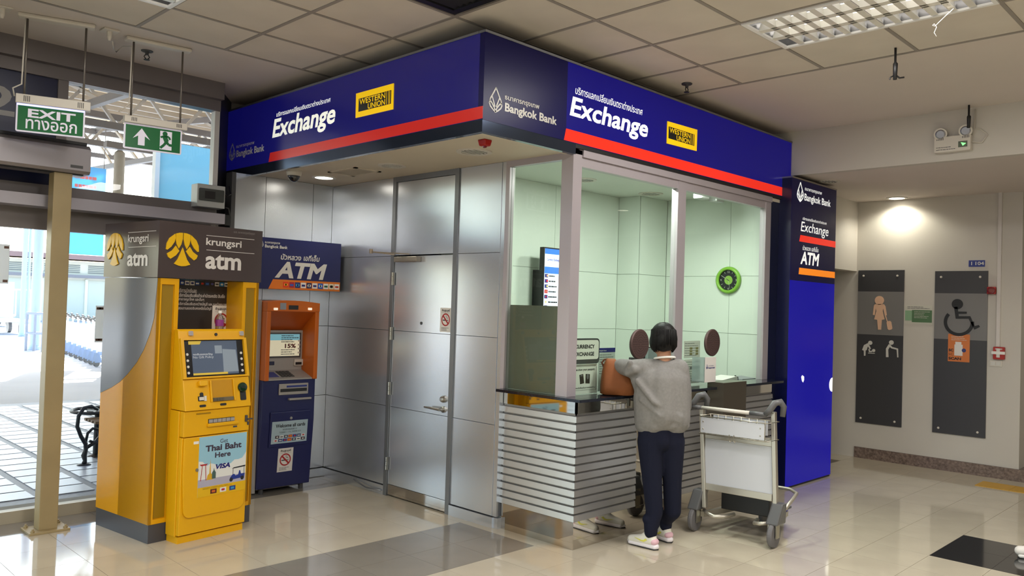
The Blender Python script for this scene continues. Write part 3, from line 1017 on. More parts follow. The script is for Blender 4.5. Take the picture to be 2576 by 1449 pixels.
cardc = [((230, 60, 30), (250, 190, 60)), ((180, 40, 60), (60, 90, 180)), ((30, 50, 120), (90, 170, 220)), ((235, 235, 235), (30, 40, 120)), ((30, 40, 90), (235, 235, 235)), ((235, 235, 235), (30, 40, 120)), ((30, 90, 190), (210, 225, 240)), ((235, 235, 235), (30, 90, 60)), ((235, 225, 200), (60, 50, 40)), ((240, 240, 236), (190, 60, 30))]
def card_row(fr, a0, a1, b0, b1, cols, parent, c=0.003, seed=3):
    n = len(cols)
    w = (a1 - a0) / n
    for i, (bg, fg) in enumerate(cols):
        p = MB(); fr.box(p, a0 + i * w + 0.06 * w, a0 + (i + 0.94) * w, b0, b1, c - 0.001, c)
        o = p.build('card_logo', mat('card_%d_%d_%d' % bg, bg, 0.4), parent)
        p = MB()
        h = b1 - b0
        if i % 2:
            fr.box(p, a0 + i * w + 0.2 * w, a0 + (i + 0.8) * w, b0 + 0.3 * h, b0 + 0.65 * h, c, c + 0.0008)
        else:
            fr.disc(p, a0 + (i + 0.42) * w, b0 + 0.5 * h, 0.25 * h, 0.25 * h, c, c + 0.0008, 12)
            fr.disc(p, a0 + (i + 0.6) * w, b0 + 0.5 * h, 0.25 * h, 0.25 * h, c, c + 0.0008, 12)
        p.build('logo_mark', mat('mark_%d_%d_%d' % fg, fg, 0.4), o)
c0 = fA.px(*zA(338, 545)); c1 = fA.px(*zA(868, 545))
cz0, cz1 = az0 + 0.018, oz1 - 0.018
card_row(fA, c0[0], min(c1[0], ax1 - 0.004), cz0, cz1, cardc, ob_, 0.0035)

# ------------------------------------------------------------------ no-smoking placards
m_paper = mat('paper', (228, 224, 220), 0.6)
m_print = mat('print_black', (30, 30, 36), 0.6)
m_red = mat('print_red', (170, 30, 36), 0.5)
m_greyprint = mat('print_grey', (120, 118, 120), 0.6)
def no_smoking(fr, a0, a1, b0, b1, c, label, parent=None, mirror=False):
    w, h = a1 - a0, b1 - b0
    s = MB(); fr.box(s, a0, a1, b0, b1, 0, c)
    s = s.build('no_smoking_placard', m_paper, parent)
    if parent is None:
        tag(s, label, 'placard')
    g = fr.off(c)
    write(MB(), g, 'ห้ามสูบบุหรี่', a0 + 0.16 * w, a1 - 0.16 * w, b0 + 0.82 * h, b0 + 0.95 * h, 0.001, 0.03).build('lettering', m_print, s)
    r = MB()
    cx, cy, R = (a0 + a1) / 2, b0 + 0.51 * h, 0.37 * w
    N = 28
    for i in range(N):
        t0, t1 = 2 * math.pi * i / N, 2 * math.pi * (i + 1) / N
        g.poly(r, [(cx + R * math.cos(t0), cy + R * math.sin(t0)), (cx + R * math.cos(t1), cy + R * math.sin(t1)), (cx + R * 0.8 * math.cos(t1), cy + R * 0.8 * math.sin(t1)), (cx + R * 0.8 * math.cos(t0), cy + R * 0.8 * math.sin(t0))], 0.0008, 0.0016)
    t = R * 0.09
    k = R * 0.64
    g.poly(r, [(cx - k - t, cy + k - t), (cx + k - t, cy - k - t), (cx + k + t, cy - k + t), (cx - k + t, cy + k + t)], 0.0008, 0.0018)
    r.build('prohibition_ring', m_red, s)
    p = MB()
    g.box(p, cx - 0.68 * R, cx + 0.3 * R, cy - 0.16 * R, cy + 0.0 * R, 0.0003, 0.001)
    g.box(p, cx + 0.36 * R, cx + 0.45 * R, cy - 0.16 * R, cy, 0.0003, 0.001)
    g.box(p, cx + 0.5 * R, cx + 0.58 * R, cy - 0.16 * R, cy, 0.0003, 0.001)
    for i in range(9):
        t0, t1 = i / 9 * 2.6, (i + 1) / 9 * 2.6
        for rr, dx, dy in ((0.24, 0.3, 0.12), (0.2, 0.12, 0.42)):
            g.poly(p, [(cx + (dx + rr * math.cos(t0)) * R, cy + (dy + rr * math.sin(t0)) * R), (cx + (dx + rr * math.cos(t1)) * R, cy + (dy + rr * math.sin(t1)) * R), (cx + (dx + rr * 0.7 * math.cos(t1)) * R, cy + (dy + rr * 0.7 * math.sin(t1)) * R), (cx + (dx + rr * 0.7 * math.cos(t0)) * R, cy + (dy + rr * 0.7 * math.sin(t0)) * R)], 0.0003, 0.001)
    lines(p, g, a0 + 0.14 * w, a1 - 0.1 * w, b0 + 0.05 * h, b0 + 0.2 * h, 3, 0.3, 0.001, 5)
    g.box(p, a0 + 0.14 * w, a1 - 0.14 * w, b0 + 0.795 * h, b0 + 0.8 * h, 0.0003, 0.001)
    p.build('print', m_print, s)
    return s
def px_rect(fr, pix):
    P = [fr.px(*q) for q in pix]
    return (P[0][0] + P[3][0]) / 2, (P[1][0] + P[2][0]) / 2, (P[2][1] + P[3][1]) / 2, (P[0][1] + P[1][1]) / 2
a0, a1, b0, b1 = px_rect(fD, [(1108, 774), (1137, 775), (1135, 836), (1107, 835)])
no_smoking(fD, a0, a1, b0, b1, 0.002, 'white no-smoking placard stuck on the brushed metal door')
fG = Frame((0, 4.145, 0), X)
a0, a1, b0, b1 = px_rect(fG, [(2095, 776), (2120, 776), (2119, 817), (2094, 817)])
no_smoking(fG, a0, a1, b0, b1, 0.002, 'no-smoking placard on the beige door in the washroom passage')
# ------------------------------------------------------------------ yellow and grey kiosk
TH = 0.13
kU = Vector((math.cos(TH), math.sin(TH), 0))
KO = Vector((2.18, 5.459, 0))
fK = Frame(KO, kU)
KD = 0.71
fKs = Frame(KO, fK.n)            # left flank, faces the entrance; a runs from back (-KD) to front (0)
KW = 0.79
m_yel = mat('kiosk_yellow', (226, 164, 12), 0.28, spec=0.5, var=(2.0, 0.04))
m_yel_d = mat('kiosk_yellow_flank', (222, 156, 14), 0.18, spec=0.6)
m_olive = mat('strip_olive', (150, 116, 10), 0.4)
m_kg = mat('kiosk_grey', (104, 108, 118), 0.18, spec=0.6)
m_kp = mat('kiosk_plinth', (70, 70, 76), 0.4)
m_head = mat('kiosk_header', (74, 64, 64), 0.22, spec=0.6)
m_headtxt = mat('kiosk_letters', (222, 216, 212), 0.35)
m_panel = mat('kiosk_back', (46, 40, 38), 0.35)
m_logo = mat('kiosk_logo', (236, 186, 8), 0.35)
kz0, kz1, kz2 = 0.125, 1.765, 2.15
kio = empty('cash_machine_kiosk', KO + kU * 0.4 + fK.n * -0.35, 'yellow and grey kiosk with dark header around a cash machine', 'kiosk')
b = MB(); fK.box(b, 0.005, KW - 0.005, 0, kz0, -KD, -0.004); b.build('plinth', m_kp, kio)
# flank: yellow sheet with a grey quarter field
b = MB(); fK.box(b, 0, 0.02, kz0, kz1, -KD, 0); b.build('flank', m_yel_d, kio)
b = MB(); fK.box(b, KW - 0.02, KW, kz0, kz1, -KD, 0); b.build('flank', m_yel_d, kio)
arc = []
p0 = fKs.px(398, 705); p1 = fKs.px(388, 800); p2 = fKs.px(362, 880); p3 = fKs.px(322, 940); p4 = fKs.px(280, 975); p5 = fKs.px(247, 987)
arc = [(-0.001, kz1), p0, p1, ((p1[0] + p2[0]) / 2 + 0.012, (p1[1] + p2[1]) / 2), p2, ((p2[0] + p3[0]) / 2 + 0.012, (p2[1] + p3[1]) / 2 - 0.004), p3, ((p3[0] + p4[0]) / 2 + 0.005, (p3[1] + p4[1]) / 2 - 0.008), p4, (-KD, p5[1]), (-KD, kz1)]
arc = [(min(a, -0.001), z) for a, z in arc]
b = MB(); fKs.poly(b, arc, 0.0, 0.002); b.build('grey_field', m_kg, kio)
# front pilasters with recessed strips
pa = fK.px(451, 712)[0]
pb = fK.px(612, 714)[0]
for a0, a1 in ((0.0, pa), (pb, KW)):
    b = MB(); fK.box(b, a0, a1, kz0, kz1, -0.40, -0.012); b.build('pilaster', m_yel, kio)
    w = a1 - a0
    b = MB()
    fK.box(b, a0, a0 + 0.2 * w, kz0, kz1, -0.012, 0); fK.box(b, a1 - 0.2 * w, a1, kz0, kz1, -0.012, 0)
    fK.box(b, a0 + 0.2 * w, a1 - 0.2 * w, kz1 - 0.04, kz1, -0.012, 0); fK.box(b, a0 + 0.2 * w, a1 - 0.2 * w, kz0, kz0 + 0.03, -0.012, 0)
    b.build('strip_frame', m_yel, kio)
    b = MB(); fK.box(b, a0 + 0.24 * w, a1 - 0.24 * w, kz0 + 0.035, kz1 - 0.045, -0.0115, -0.008); b.build('strip', m_olive, kio)
cb = -0.20
b = MB(); fK.box(b, pa, pb, kz0, kz1, -0.42, cb); bp_ = b.build('back_panel', m_panel, kio)
fKb = fK.off(cb)
sc4 = 460 / 1852
def z4(x, y): return (220 + x * sc4, 540 + y * sc4)
for i, (s_, x1) in enumerate((('บริการเบิกเงินสด', 1105), ('บริการโอนเงินเพื่อชำระค่าบัตรเครดิต สินเชื่อ', 1390), ('สาธารณูปโภค และอื่นๆ', 1180), ('บริการโอนเงินระหว่างบัญชี และ ระหว่างธนาคาร', 1430), ('สอบถามยอดเงินคงเหลือในบัญชี', 1255))):
    y = 752 + i * 45
    letter(fKb, s_, z4(920, y), z4(x1, y + 14), z4(925, y - 6), z4(925, y + 34), m_headtxt, bp_, 0.008)
a0 = fKb.px(*z4(1025, 700)); a1 = fKb.px(*z4(1430, 720))
card_row(fKb, fKb.px(*z4(930, 700))[0], a1[0], a1[1] - 0.008, a1[1] + 0.022, [((30, 60, 140), (230, 230, 230)), ((228, 228, 228), (30, 40, 110)), ((225, 225, 225), (30, 40, 110)), ((30, 60, 120), (230, 230, 230)), ((46, 40, 38), (200, 60, 40)), ((40, 50, 90), (60, 120, 200)), ((46, 40, 39), (90, 90, 160)), ((220, 220, 220), (60, 60, 60)), ((30, 130, 200), (230, 230, 230)), ((228, 228, 226), (30, 30, 30))], bp_)
# placard and bottle
a0, a1, b0, b1 = px_rect(fKb, [z4(1265, 920), z4(1445, 922), z4(1440, 1160), z4(1258, 1160)])
ns = no_smoking(fKb, a0, a1, b0 - 0.05, b1, 0.002, 'no-smoking placard behind the water bottle inside the yellow kiosk')
# header
hd = empty('header', KO + Z * kz1) ; hd.parent = kio; hd.location = KO + Z * kz1 - kio.location
hb = MB(); fK.box(hb, -0.008, KW + 0.01, kz1 + 0.004, kz2, -KD - 0.01, 0.008); hb.build('header_box', m_head, hd)
fH = fK.off(0.008)
fHs = Frame(fK.pt(-0.008, 0, 0.0), fK.n)
def crest(fr, a0, a1, b0, b1, m, parent):
    """round emblem of seven leaves"""
    mb = MB()
    cx, cy = (a0 + a1) / 2, (b0 + b1) / 2
    w, h = (a1 - a0) / 2, (b1 - b0) / 2
    def P(pts): return [(cx + u * w, cy + v * h) for u, v in pts]
    shapes = [
        [(-0.98, -0.05), (-0.95, 0.3), (-0.8, 0.62), (-0.48, 0.9), (-0.44, 0.68), (-0.5, 0.42), (-0.68, 0.12), (-0.9, -0.08)],
        [(-0.43, 0.92), (-0.2, 0.99), (-0.03, 1.0), (-0.03, 0.62), (-0.1, 0.3), (-0.24, 0.04), (-0.38, 0.3), (-0.43, 0.6)],
        [(0.43, 0.92), (0.2, 0.99), (0.03, 1.0), (0.03, 0.62), (0.1, 0.3), (0.24, 0.04), (0.38, 0.3), (0.43, 0.6)],
        [(0.98, -0.05), (0.95, 0.3), (0.8, 0.62), (0.48, 0.9), (0.44, 0.68), (0.5, 0.42), (0.68, 0.12), (0.9, -0.08)],
        [(-0.92, -0.3), (-0.62, -0.1), (-0.42, 0.2), (-0.2, -0.1), (-0.4, -0.38), (-0.7, -0.6), (-0.84, -0.5)],
        [(0.92, -0.3), (0.62, -0.1), (0.42, 0.2), (0.2, -0.1), (0.4, -0.38), (0.7, -0.6), (0.84, -0.5)],
        [(0.0, 0.12), (0.14, -0.25), (0.28, -0.6), (0.48, -0.88), (0.2, -0.98), (0, -1.0), (-0.2, -0.98), (-0.48, -0.88), (-0.28, -0.6), (-0.14, -0.25)]]
    for s in shapes:
        fr.poly(mb, P(s), 0, 0.007)
    return mb.build('logo', m, parent)
def hdr(fr, T, w):
    a0, a1, b0, b1 = px_rect(fr, [T(785, 180), T(1130, 190), T(1120, 530), T(790, 525)])
    return a0, a1, b0, b1
a0, a1, b0, b1 = px_rect(fH, [z4(788, 178), z4(1128, 190), z4(1128, 530), z4(788, 515)])
crest(fH, a0, a1, b0, b1, m_logo, hd)
letter(fH, 'krungsri', z4(1200, 300), z4(1560, 300), z4(1205, 233), z4(1430, 348), m_headtxt, hd, 0.02)
letter(fH, 'atm', z4(1192, 500), z4(1555, 500), z4(1330, 405), z4(1330, 556), m_headtxt, hd, 0.03)
letter(fH, 'บมจ. ธนาคารกรุงศรีอยุธยา', z4(1480, 178), z4(1695, 195), z4(1590, 172), z4(1590, 203), mat('small_letters', (140, 132, 130), 0.4), hd, 0.0)
rl = MB()
for y0, y1 in ((207, 254), (354, 396)):
    fH.ppoly(rl, [z4(1205, y0), z4(1690, y1 - 2), z4(1690, y1 + 3), z4(1205, y0 + 5)], 0, 0.001)
rl.build('print', m_headtxt, hd)
a0, a1, b0, b1 = px_rect(fHs, [z4(205, 185), z4(368, 190), z4(365, 518), z4(200, 520)])
crest(fHs, a0, a1, b0, b1, m_logo, hd)
letter(fHs, 'krungsri', z4(413, 250), z4(622, 240), z4(415, 205), z4(540, 300), m_headtxt, hd, 0.02)
letter(fHs, 'atm', z4(405, 470), z4(612, 470), z4(480, 388), z4(480, 522), m_headtxt, hd, 0.03)
rl = MB()
for y0, y1 in ((180, 160), (328, 316)):
    fHs.ppoly(rl, [z4(415, y0), z4(697, y1), z4(697, y1 + 5), z4(415, y0 + 5)], 0, 0.001)
rl.build('print', m_headtxt, hd)

# ------------------------------------------------------------------ the yellow cash machine
m_atm = mat('machine_yellow', (232, 172, 10), 0.34, spec=0.45, var=(3.0, 0.03), bump=(160, 0.05))
AC, AA0, AA1 = 0.165, 0.128, 0.635
fC = fK.off(AC)
atm = empty('cash_machine', fK.pt(0.38, 0, 0.0), 'bright yellow cash machine with sloping screen standing in the kiosk', 'cash machine')
zs = (fC.px(478, 1032)[1] + fC.px(637, 1021)[1]) / 2
zd = (fC.px(478, 1098)[1] + fC.px(637, 1083)[1]) / 2
b = MB(); fK.box(b, AA0 + 0.004, AA1 - 0.004, 0, 0.045, 0.003, AC - 0.03); b.build('plinth', m_atm, atm)
b = MB(); fK.box(b, AA0 - 0.006, AA1 + 0.006, 0.045, zs - 0.004, 0.003, AC - 0.05); b.build('cabinet', m_atm, atm, bevel=0.004)
c2, c1, c0 = 0.055, 0.125, 0.180
z2 = fK.off(c2).px(540, 828)[1]
b = MB(); fK.box(b, pa + 0.004, pb - 0.004, 0.045, z2 - 0.012, -0.195, 0.003); b.build('safe', m_atm, atm)
b = MB(); fK.box(b, AA0, AA1, 0.055, zd - 0.003, AC - 0.05, AC - 0.012); b.build('front_plate', m_atm, atm, bevel=0.004)
b = MB(); fK.box(b, AA0 + 0.002, AA1 - 0.002, zd + 0.002, zs - 0.004, AC - 0.05, AC); dr = b.build('cash_drawer', m_atm, atm, bevel=0.004)
dz0 = (fC.px(485, 1298)[1] + fC.px(620, 1277)[1]) / 2
b = MB()
a0, a1, r = AA0 + 0.01, AA1 - 0.012, 0.05
pts = [(a0, zd - 0.004), (a0, dz0 + 0.25)] + [(a0 + 0.012 + r - r * math.cos(t), dz0 + r - r * math.sin(t)) for t in [i * math.pi / 10 for i in range(6)]]
pts += [(a0 + a1 - x, z) for x, z in pts[::-1]]
fK.poly(b, pts, AC - 0.012, AC + 0.004)
do = b.build('door', m_atm, atm, bevel=0.003)
fDo = fK.off(AC + 0.004)
# poster on the door
sc6 = 280 / 1127
def z6(x, y): return (400 + x * sc6, 1040 + y * sc6)
a0, a1, b0, b1 = px_rect(fDo, [z6(415, 240), z6(893, 190), z6(862, 780), z6(382, 845)])
po = MB(); fDo.box(po, a0, a1, b0, b1, 0, 0.0012); po = po.build('poster', mat('poster_blue', (150, 196, 216), 0.4), do)
w, h = a1 - a0, b1 - b0
g = fDo.off(0.0012)
def R(u, v): return (a0 + u * w, b0 + v * h)
q = MB()
pts = [R(0, 0.16), R(1, 0.16), R(1, 0.66)] + [R(1 - i / 12, 0.56 + 0.06 * abs(math.cos(i * 1.1)) - 0.10 * math.sin(i / 12 * math.pi)) for i in range(1, 12)] + [R(0, 0.6)]
g.poly(q, pts, 0, 0.0004); q.build('print', mat('poster_white', (226, 226, 222), 0.4), po)
q = MB(); g.box(q, a0, a1, b0 + 0.16 * h, b0 + 0.29 * h, 0.0004, 0.0007); q.build('print', mat('poster_lilac', (176, 172, 190), 0.4), po)
q = MB(); g.box(q, a0, a1, b0, b0 + 0.16 * h, 0, 0.0006); q.build('print', mat('poster_gold', (226, 178, 20), 0.4), po)
m_dk = mat('poster_dark', (60, 48, 66), 0.5)
write(MB(), g, 'Get', *[a0 + 0.43 * w, a0 + 0.59 * w], *[b0 + 0.865 * h, b0 + 0.935 * h], 0.001, 0.0).build('lettering', m_dk, po)
write(MB(), g, 'Thai Baht', a0 + 0.13 * w, a0 + 0.89 * w, b0 + 0.745 * h, b0 + 0.85 * h, 0.001, 0.035).build('lettering', m_dk, po)
write(MB(), g, 'Here', a0 + 0.33 * w, a0 + 0.66 * w, b0 + 0.625 * h, b0 + 0.715 * h, 0.001, 0.03).build('lettering', m_dk, po)
write(MB(), g, 'VISA', a0 + 0.35 * w, a0 + 0.66 * w, b0 + 0.43 * h, b0 + 0.515 * h, 0.001, 0.05, 0.2).build('lettering', mat('visa_blue', (26, 30, 110), 0.4), po)
q = MB()
for u in (0.05, 0.16):
    g.poly(q, [R(u - 0.006, 0.27), R(u + 0.006, 0.27), R(u * 0.6 + 0.045 + 0.008, 0.52), R(u * 0.6 + 0.045 - 0.004, 0.52)], 0.0008, 0.0012)
g.poly(q, [R(0.02, 0.55), R(0.05, 0.52), R(0.16, 0.52), R(0.19, 0.55), R(0.16, 0.545), R(0.05, 0.545)], 0.0008, 0.0012)
q.build('print', m_red, po)
q = MB(); g.poly(q, [R(0.17, 0.27), R(0.31, 0.27), R(0.29, 0.35), R(0.255, 0.38), R(0.24, 0.62), R(0.225, 0.38), R(0.19, 0.35)], 0.0008, 0.0012); q.build('print', mat('spire_gold', (214, 166, 40), 0.4), po)
q = MB(); g.poly(q, [R(0.28, 0.28), R(0.36, 0.28), R(0.36, 0.38), R(0.33, 0.42), R(0.32, 0.46), R(0.31, 0.42), R(0.28, 0.38)], 0.001, 0.0014); q.build('print', mat('guardian_green', (70, 96, 90), 0.5), po)
q = MB()
g.poly(q, [R(0.66, 0.24), R(0.72, 0.30), R(0.76, 0.30), R(0.78, 0.27), R(0.84, 0.28), R(0.86, 0.35), R(0.88, 0.35), R(0.90, 0.29), R(0.98, 0.29), R(0.97, 0.22), R(0.70, 0.21)], 0.001, 0.0014)
q.build('print', mat('tuktuk_blue', (34, 56, 140), 0.4), po)
q = MB()
g.poly(q, [R(0.70, 0.395), R(0.74, 0.415), R(0.99, 0.43), R(0.99, 0.405)], 0.001, 0.0014)
for u, v in ((0.69, 0.21), (0.93, 0.215)):
    g.disc(q, *R(u, v), 0.014, 0.014, 0.0014, 0.0018, 14)
g.box(q, a0 + 0.72 * w, a0 + 0.73 * w, b0 + 0.3 * h, b0 + 0.4 * h, 0.001, 0.0014); g.box(q, a0 + 0.96 * w, a0 + 0.97 * w, b0 + 0.28 * h, b0 + 0.41 * h, 0.001, 0.0014)
q.build('print', m_print, po)
for u, col in ((0.26, (90, 40, 36)), (0.46, (226, 226, 226)), (0.66, (40, 60, 130))):
    q = MB(); g.box(q, a0 + u * w, a0 + (u + 0.13) * w, b0 + 0.03 * h, b0 + 0.105 * h, 0.0006, 0.0012); o_ = q.build('card_logo', mat('pc%d' % col[0], col, 0.4), po)
    q = MB(); g.disc(q, a0 + (u + 0.05) * w, b0 + 0.068 * h, 0.008, 0.008, 0.0012, 0.0016, 12); g.disc(q, a0 + (u + 0.08) * w, b0 + 0.068 * h, 0.008, 0.008, 0.0012, 0.0016, 12); q.build('logo_mark', mat('pcm%d' % col[0], (220, 110, 40) if u < 0.4 else ((190, 40, 60) if u < 0.6 else (60, 150, 200)), 0.4), o_)
q = MB(); lines(q, g, a0 + 0.1 * w, a1 - 0.1 * w, b0 + 0.115 * h, b0 + 0.15 * h, 2, 0.3, 0.0012); q.build('print', m_olive, po)
# lock, stickers
lk = fDo.px(*z6(383, 573))
MB().lathe(fDo.pt(*lk), fK.n, [(0.011, 0), (0.011, 0.006), (0.006, 0.007)], 14).build('lock', m_steel, do)
a0, a1, b0, b1 = px_rect(fDo, [z6(352, 285), z6(402, 282), z6(402, 310), z6(352, 312)])
q = MB(); fDo.box(q, a0, a1, b0, b1, 0, 0.001); q.build('sticker', m_white, do)
sc5 = 280 / 1193
def z5(x, y): return (400 + x * sc5, 780 + y * sc5)
# drawer: note slot with shutter, handle dip, key switch
a0, a1, b0, b1 = px_rect(fC, [z5(527, 1165), z5(805, 1145), z5(805, 1188), z5(527, 1212)])
q = MB(); fC.box(q, a0 - 0.008, a1 + 0.03, b0 - 0.022, b0, 0, 0.018); q.build('slot_lip', m_atm, dr, bevel=0.003)
q = MB(); fC.box(q, a0, a1, b0, b1, 0, 0.004); q.build('note_slot', m_black, dr)
for i in range(6):
    u0 = a0 + (a1 - a0) * (i + 0.06) / 6; u1 = a0 + (a1 - a0) * (i + 0.94) / 6
    q = MB(); fC.box(q, u0, u1, b0 + 0.003, b1 - 0.003, 0.004, 0.008); q.build('shutter_segment', mat('shutter', (176, 172, 172), 0.35, metal=0.4), dr)
k0 = fC.px(*z5(930, 1155))
q = MB(); fC.box(q, k0[0] - 0.008, k0[0] + 0.008, k0[1] - 0.025, k0[1] + 0.02, 0, 0.012); fC.box(q, k0[0] + 0.004, k0[0] + 0.045, k0[1] - 0.012, k0[1] - 0.002, 0.012, 0.02); fC.box(q, k0[0] + 0.012, k0[0] + 0.024, k0[1] - 0.05, k0[1] - 0.028, 0, 0.008); q.build('key_switch', m_dgrey, dr)
a0, a1, b0, b1 = px_rect(fC, [z5(400, 1108), z5(550, 1095), z5(550, 1105), z5(400, 1118)])
q = MB(); fC.box(q, a0, a1, b0, b0 + 0.006, 0, 0.006); q.build('grip', m_olive, dr)
s0 = fC.px(*z5(815, 1247))
q = MB(); fC.box(q, s0[0] - 0.016, s0[0] + 0.016, s0[1] - 0.006, s0[1] + 0.006, 0, 0.001); q.build('sticker', m_dgrey, dr)
# sloping console
c2, c1, c0 = 0.055, 0.125, 0.180
z2 = fK.off(c2).px(540, 828)[1]
z1 = fK.off(c1).px(555, 950)[1]
prof = [(0.004, zs), (c0, zs), (c0 - 0.004, zs + 0.02), (c1 + 0.012, z1 - 0.002), (c1, z1), (c2, z2 - 0.012), (c2 - 0.012, z2), (0.012, z2), (0.004, z2 - 0.02)]
mb = MB()
k = len(prof)
mb.add([fK.pt(AA0, z, c) for c, z in prof] + [fK.pt(AA1, z, c) for c, z in prof], [tuple(range(k)), tuple(range(2 * k - 1, k - 1, -1))] + [(i, i + k, (i + 1) % k + k, (i + 1) % k) for i in range(k)])
con = mb.build('console', m_atm, atm, bevel=0.004)
fU = Frame(fK.pt(0, z1, c1), kU, fK.w * (z2 - 0.012 - z1) + fK.n * (c2 - c1))
a0, a1, b0, b1 = px_rect(fU, [z5(310, 345), z5(887, 335), z5(930, 683), z5(350, 713)])
a0 = AA0 + 0.022; a1 = AA1 - 0.022
fb0, fb1 = 0.012, b1 + 0.012
q = MB()
fU.box(q, AA0, a0, 0.0, fb1 + 0.012, 0, 0.022); fU.box(q, a1, AA1, 0.0, fb1 + 0.012, 0, 0.022); fU.box(q, a0, a1, 0.0, fb0, 0, 0.022); fU.box(q, a0, a1, fb1, fb1 + 0.012, 0, 0.022)
q.build('screen_surround', m_atm, con, bevel=0.003)
q = MB(); fU.box(q, a0, a1, fb0, fb1, 0, 0.004); bz = q.build('screen_bezel', mat('bezel_black', (24, 24, 28), 0.2), con)
sw = a1 - a0
q = MB(); fU.box(q, a0 + 0.13 * sw, a1 - 0.11 * sw, fb0 + 0.012, fb1 - 0.006, 0.004, 0.006); sco = q.build('screen', mat('screen_grey', (70, 80, 96), 0.12, emit=(92, 104, 124), es=0.35), bz)
fV = fU.off(0.006)
u0, u1, v0, v1 = a0 + 0.13 * sw, a1 - 0.11 * sw, fb0 + 0.012, fb1 - 0.006
uw, vh = u1 - u0, v1 - v0
q = MB(); fV.poly(q, [(u0 - 0.02, v1 - 0.10 * vh), (u0 + 0.18 * uw, v1 - 0.10 * vh), (u0 + 0.22 * uw, v1), (u0 - 0.02, v1)], 0, 0.0006); q.build('print', mat('screen_yellow', (190, 165, 70), 0.2, emit=(200, 170, 60), es=0.4), sco)
q = MB(); fV.box(q, u0, u0 + 0.75 * uw, v0, v0 + 0.06 * vh, 0, 0.0006); q.build('print', mat('screen_yellow', (190, 165, 70), 0.2, emit=(200, 170, 60), es=0.4), sco)
q = MB(); fV.box(q, u0 + 0.5 * uw, u0 + 0.66 * uw, v0 + 0.62 * vh, v0 + 0.86 * vh, 0, 0.0004); fV.poly(q, [(u0 + 0.66 * uw, v0 + 0.06 * vh), (u1, v0 + 0.06 * vh), (u0 + 0.97 * uw, v0 + 0.72 * vh), (u0 + 0.67 * uw, v0 + 0.75 * vh)], 0, 0.0004); q.build('print', mat('screen_pale', (120, 130, 140), 0.2, emit=(130, 140, 150), es=0.4), sco)
q = MB(); write(q, fV, 'No Gift Policy', u0 + 0.02 * uw, u0 + 0.46 * uw, v0 + 0.47 * vh, v0 + 0.56 * vh, 0.0008); write(q, fV, 'งดรับของขวัญ', u0 + 0.02 * uw, u0 + 0.44 * uw, v0 + 0.57 * vh, v0 + 0.64 * vh, 0.0008, 0.02); q.build('lettering', mat('screen_text', (170, 175, 180), 0.3, emit=(170, 175, 180), es=0.4), sco)
for s_, u in ((0, a0 + 0.055 * sw), (1, a1 - 0.045 * sw)):
    for i in range(4):
        v = fb0 + 0.03 + i * 0.042
        q = MB(); fU.disc(q, u, v, 0.009, 0.009, 0.004, 0.009, 14); q.build('side_button', m_wh_off, bz)
for x in (335, 878):
    p = fU.px(*z5(x, 252))
    q = MB(); fU.rrect(q, p[0] - 0.016, p[0] + 0.016, p[1] - 0.016, p[1] + 0.016, 0.006, 0, 0.012); q.build('lamp', mat('lamp_lens', (214, 208, 214), 0.1, metal=0.6), con)
p = fU.px(*z5(608, 262))
q = MB(); fU.disc(q, p[0], p[1], 0.011, 0.011, 0, 0.006, 18); q.build('camera_eye', m_black, con)
# lower fascia: reader, receipt mouth, keypad well, card slot
fX = Frame(fK.pt(0, zs + 0.02, c0 - 0.004), kU, Z * (z1 - 0.002 - zs - 0.02) + fK.n * (c1 + 0.016 - c0))
p = fX.px(*z5(888, 828))
q = MB().lathe(fX.pt(*p), fX.n, [(0.034, 0), (0.034, 0.014), (0.029, 0.022), (0.012, 0.024)], 24); q.build('card_reader', mat('reader_green', (12, 46, 26), 0.15), con)
q = MB(); fX.box(q, p[0] - 0.02, p[0] + 0.02, p[1] - 0.003, p[1] + 0.003, 0.022, 0.027); q.build('card_slot', m_black, con)
q = MB(); fX.rrect(q, p[0] - 0.020, p[0] + 0.026, p[1] - 0.09, p[1] - 0.02, 0.008, 0, 0.004); q.build('reader_label', m_black, con)
a0, a1, b0, b1 = px_rect(fX, [z5(550, 752), z5(782, 745), z5(800, 970), z5(570, 985)])
q = MB(); fX.box(q, a0, a1, b0, b1, 0, 0.0015); wl_ = q.build('keypad_well', mat('well_yellow', (196, 140, 8), 0.35), con)
q = MB()
fX.box(q, a0 - 0.012, a0, b0, b1, 0, 0.014); fX.box(q, a1, a1 + 0.012, b0, b1, 0, 0.014)
q.build('well_side', m_atm, con, bevel=0.003)
q = MB(); fX.box(q, a0 + 0.004, a1 - 0.006, b0 + 0.004, b0 + 0.028, 0.0015, 0.012); kp = q.build('keypad', mat('keypad_grey', (120, 108, 84), 0.35, metal=0.4), con)
q = MB()
for i in range(4):
    for j in range(3):
        fX.box(q, a0 + 0.01 + i * 0.02, a0 + 0.025 + i * 0.02, b0 + 0.006 + j * 0.007, b0 + 0.011 + j * 0.007, 0.012, 0.015)
q.build('key', mat('key_grey', (90, 84, 70), 0.4), kp)
p = fX.px(*z5(455, 790))
q = MB(); fX.rrect(q, p[0] - 0.03, p[0] + 0.032, p[1] - 0.018, p[1] + 0.02, 0.01, 0, 0.03); q.build('reader_hood', m_atm, con, bevel=0.004)
p = fX.px(*z5(455, 940))
q = MB(); fX.box(q, p[0] - 0.026, p[0] + 0.03, p[1] - 0.022, p[1] + 0.01, 0, 0.004); fX.rrect(q, p[0] - 0.012, p[0] + 0.014, p[1] + 0.005, p[1] + 0.035, 0.01, 0, 0.004); q.build('receipt_mouth', m_black, con)
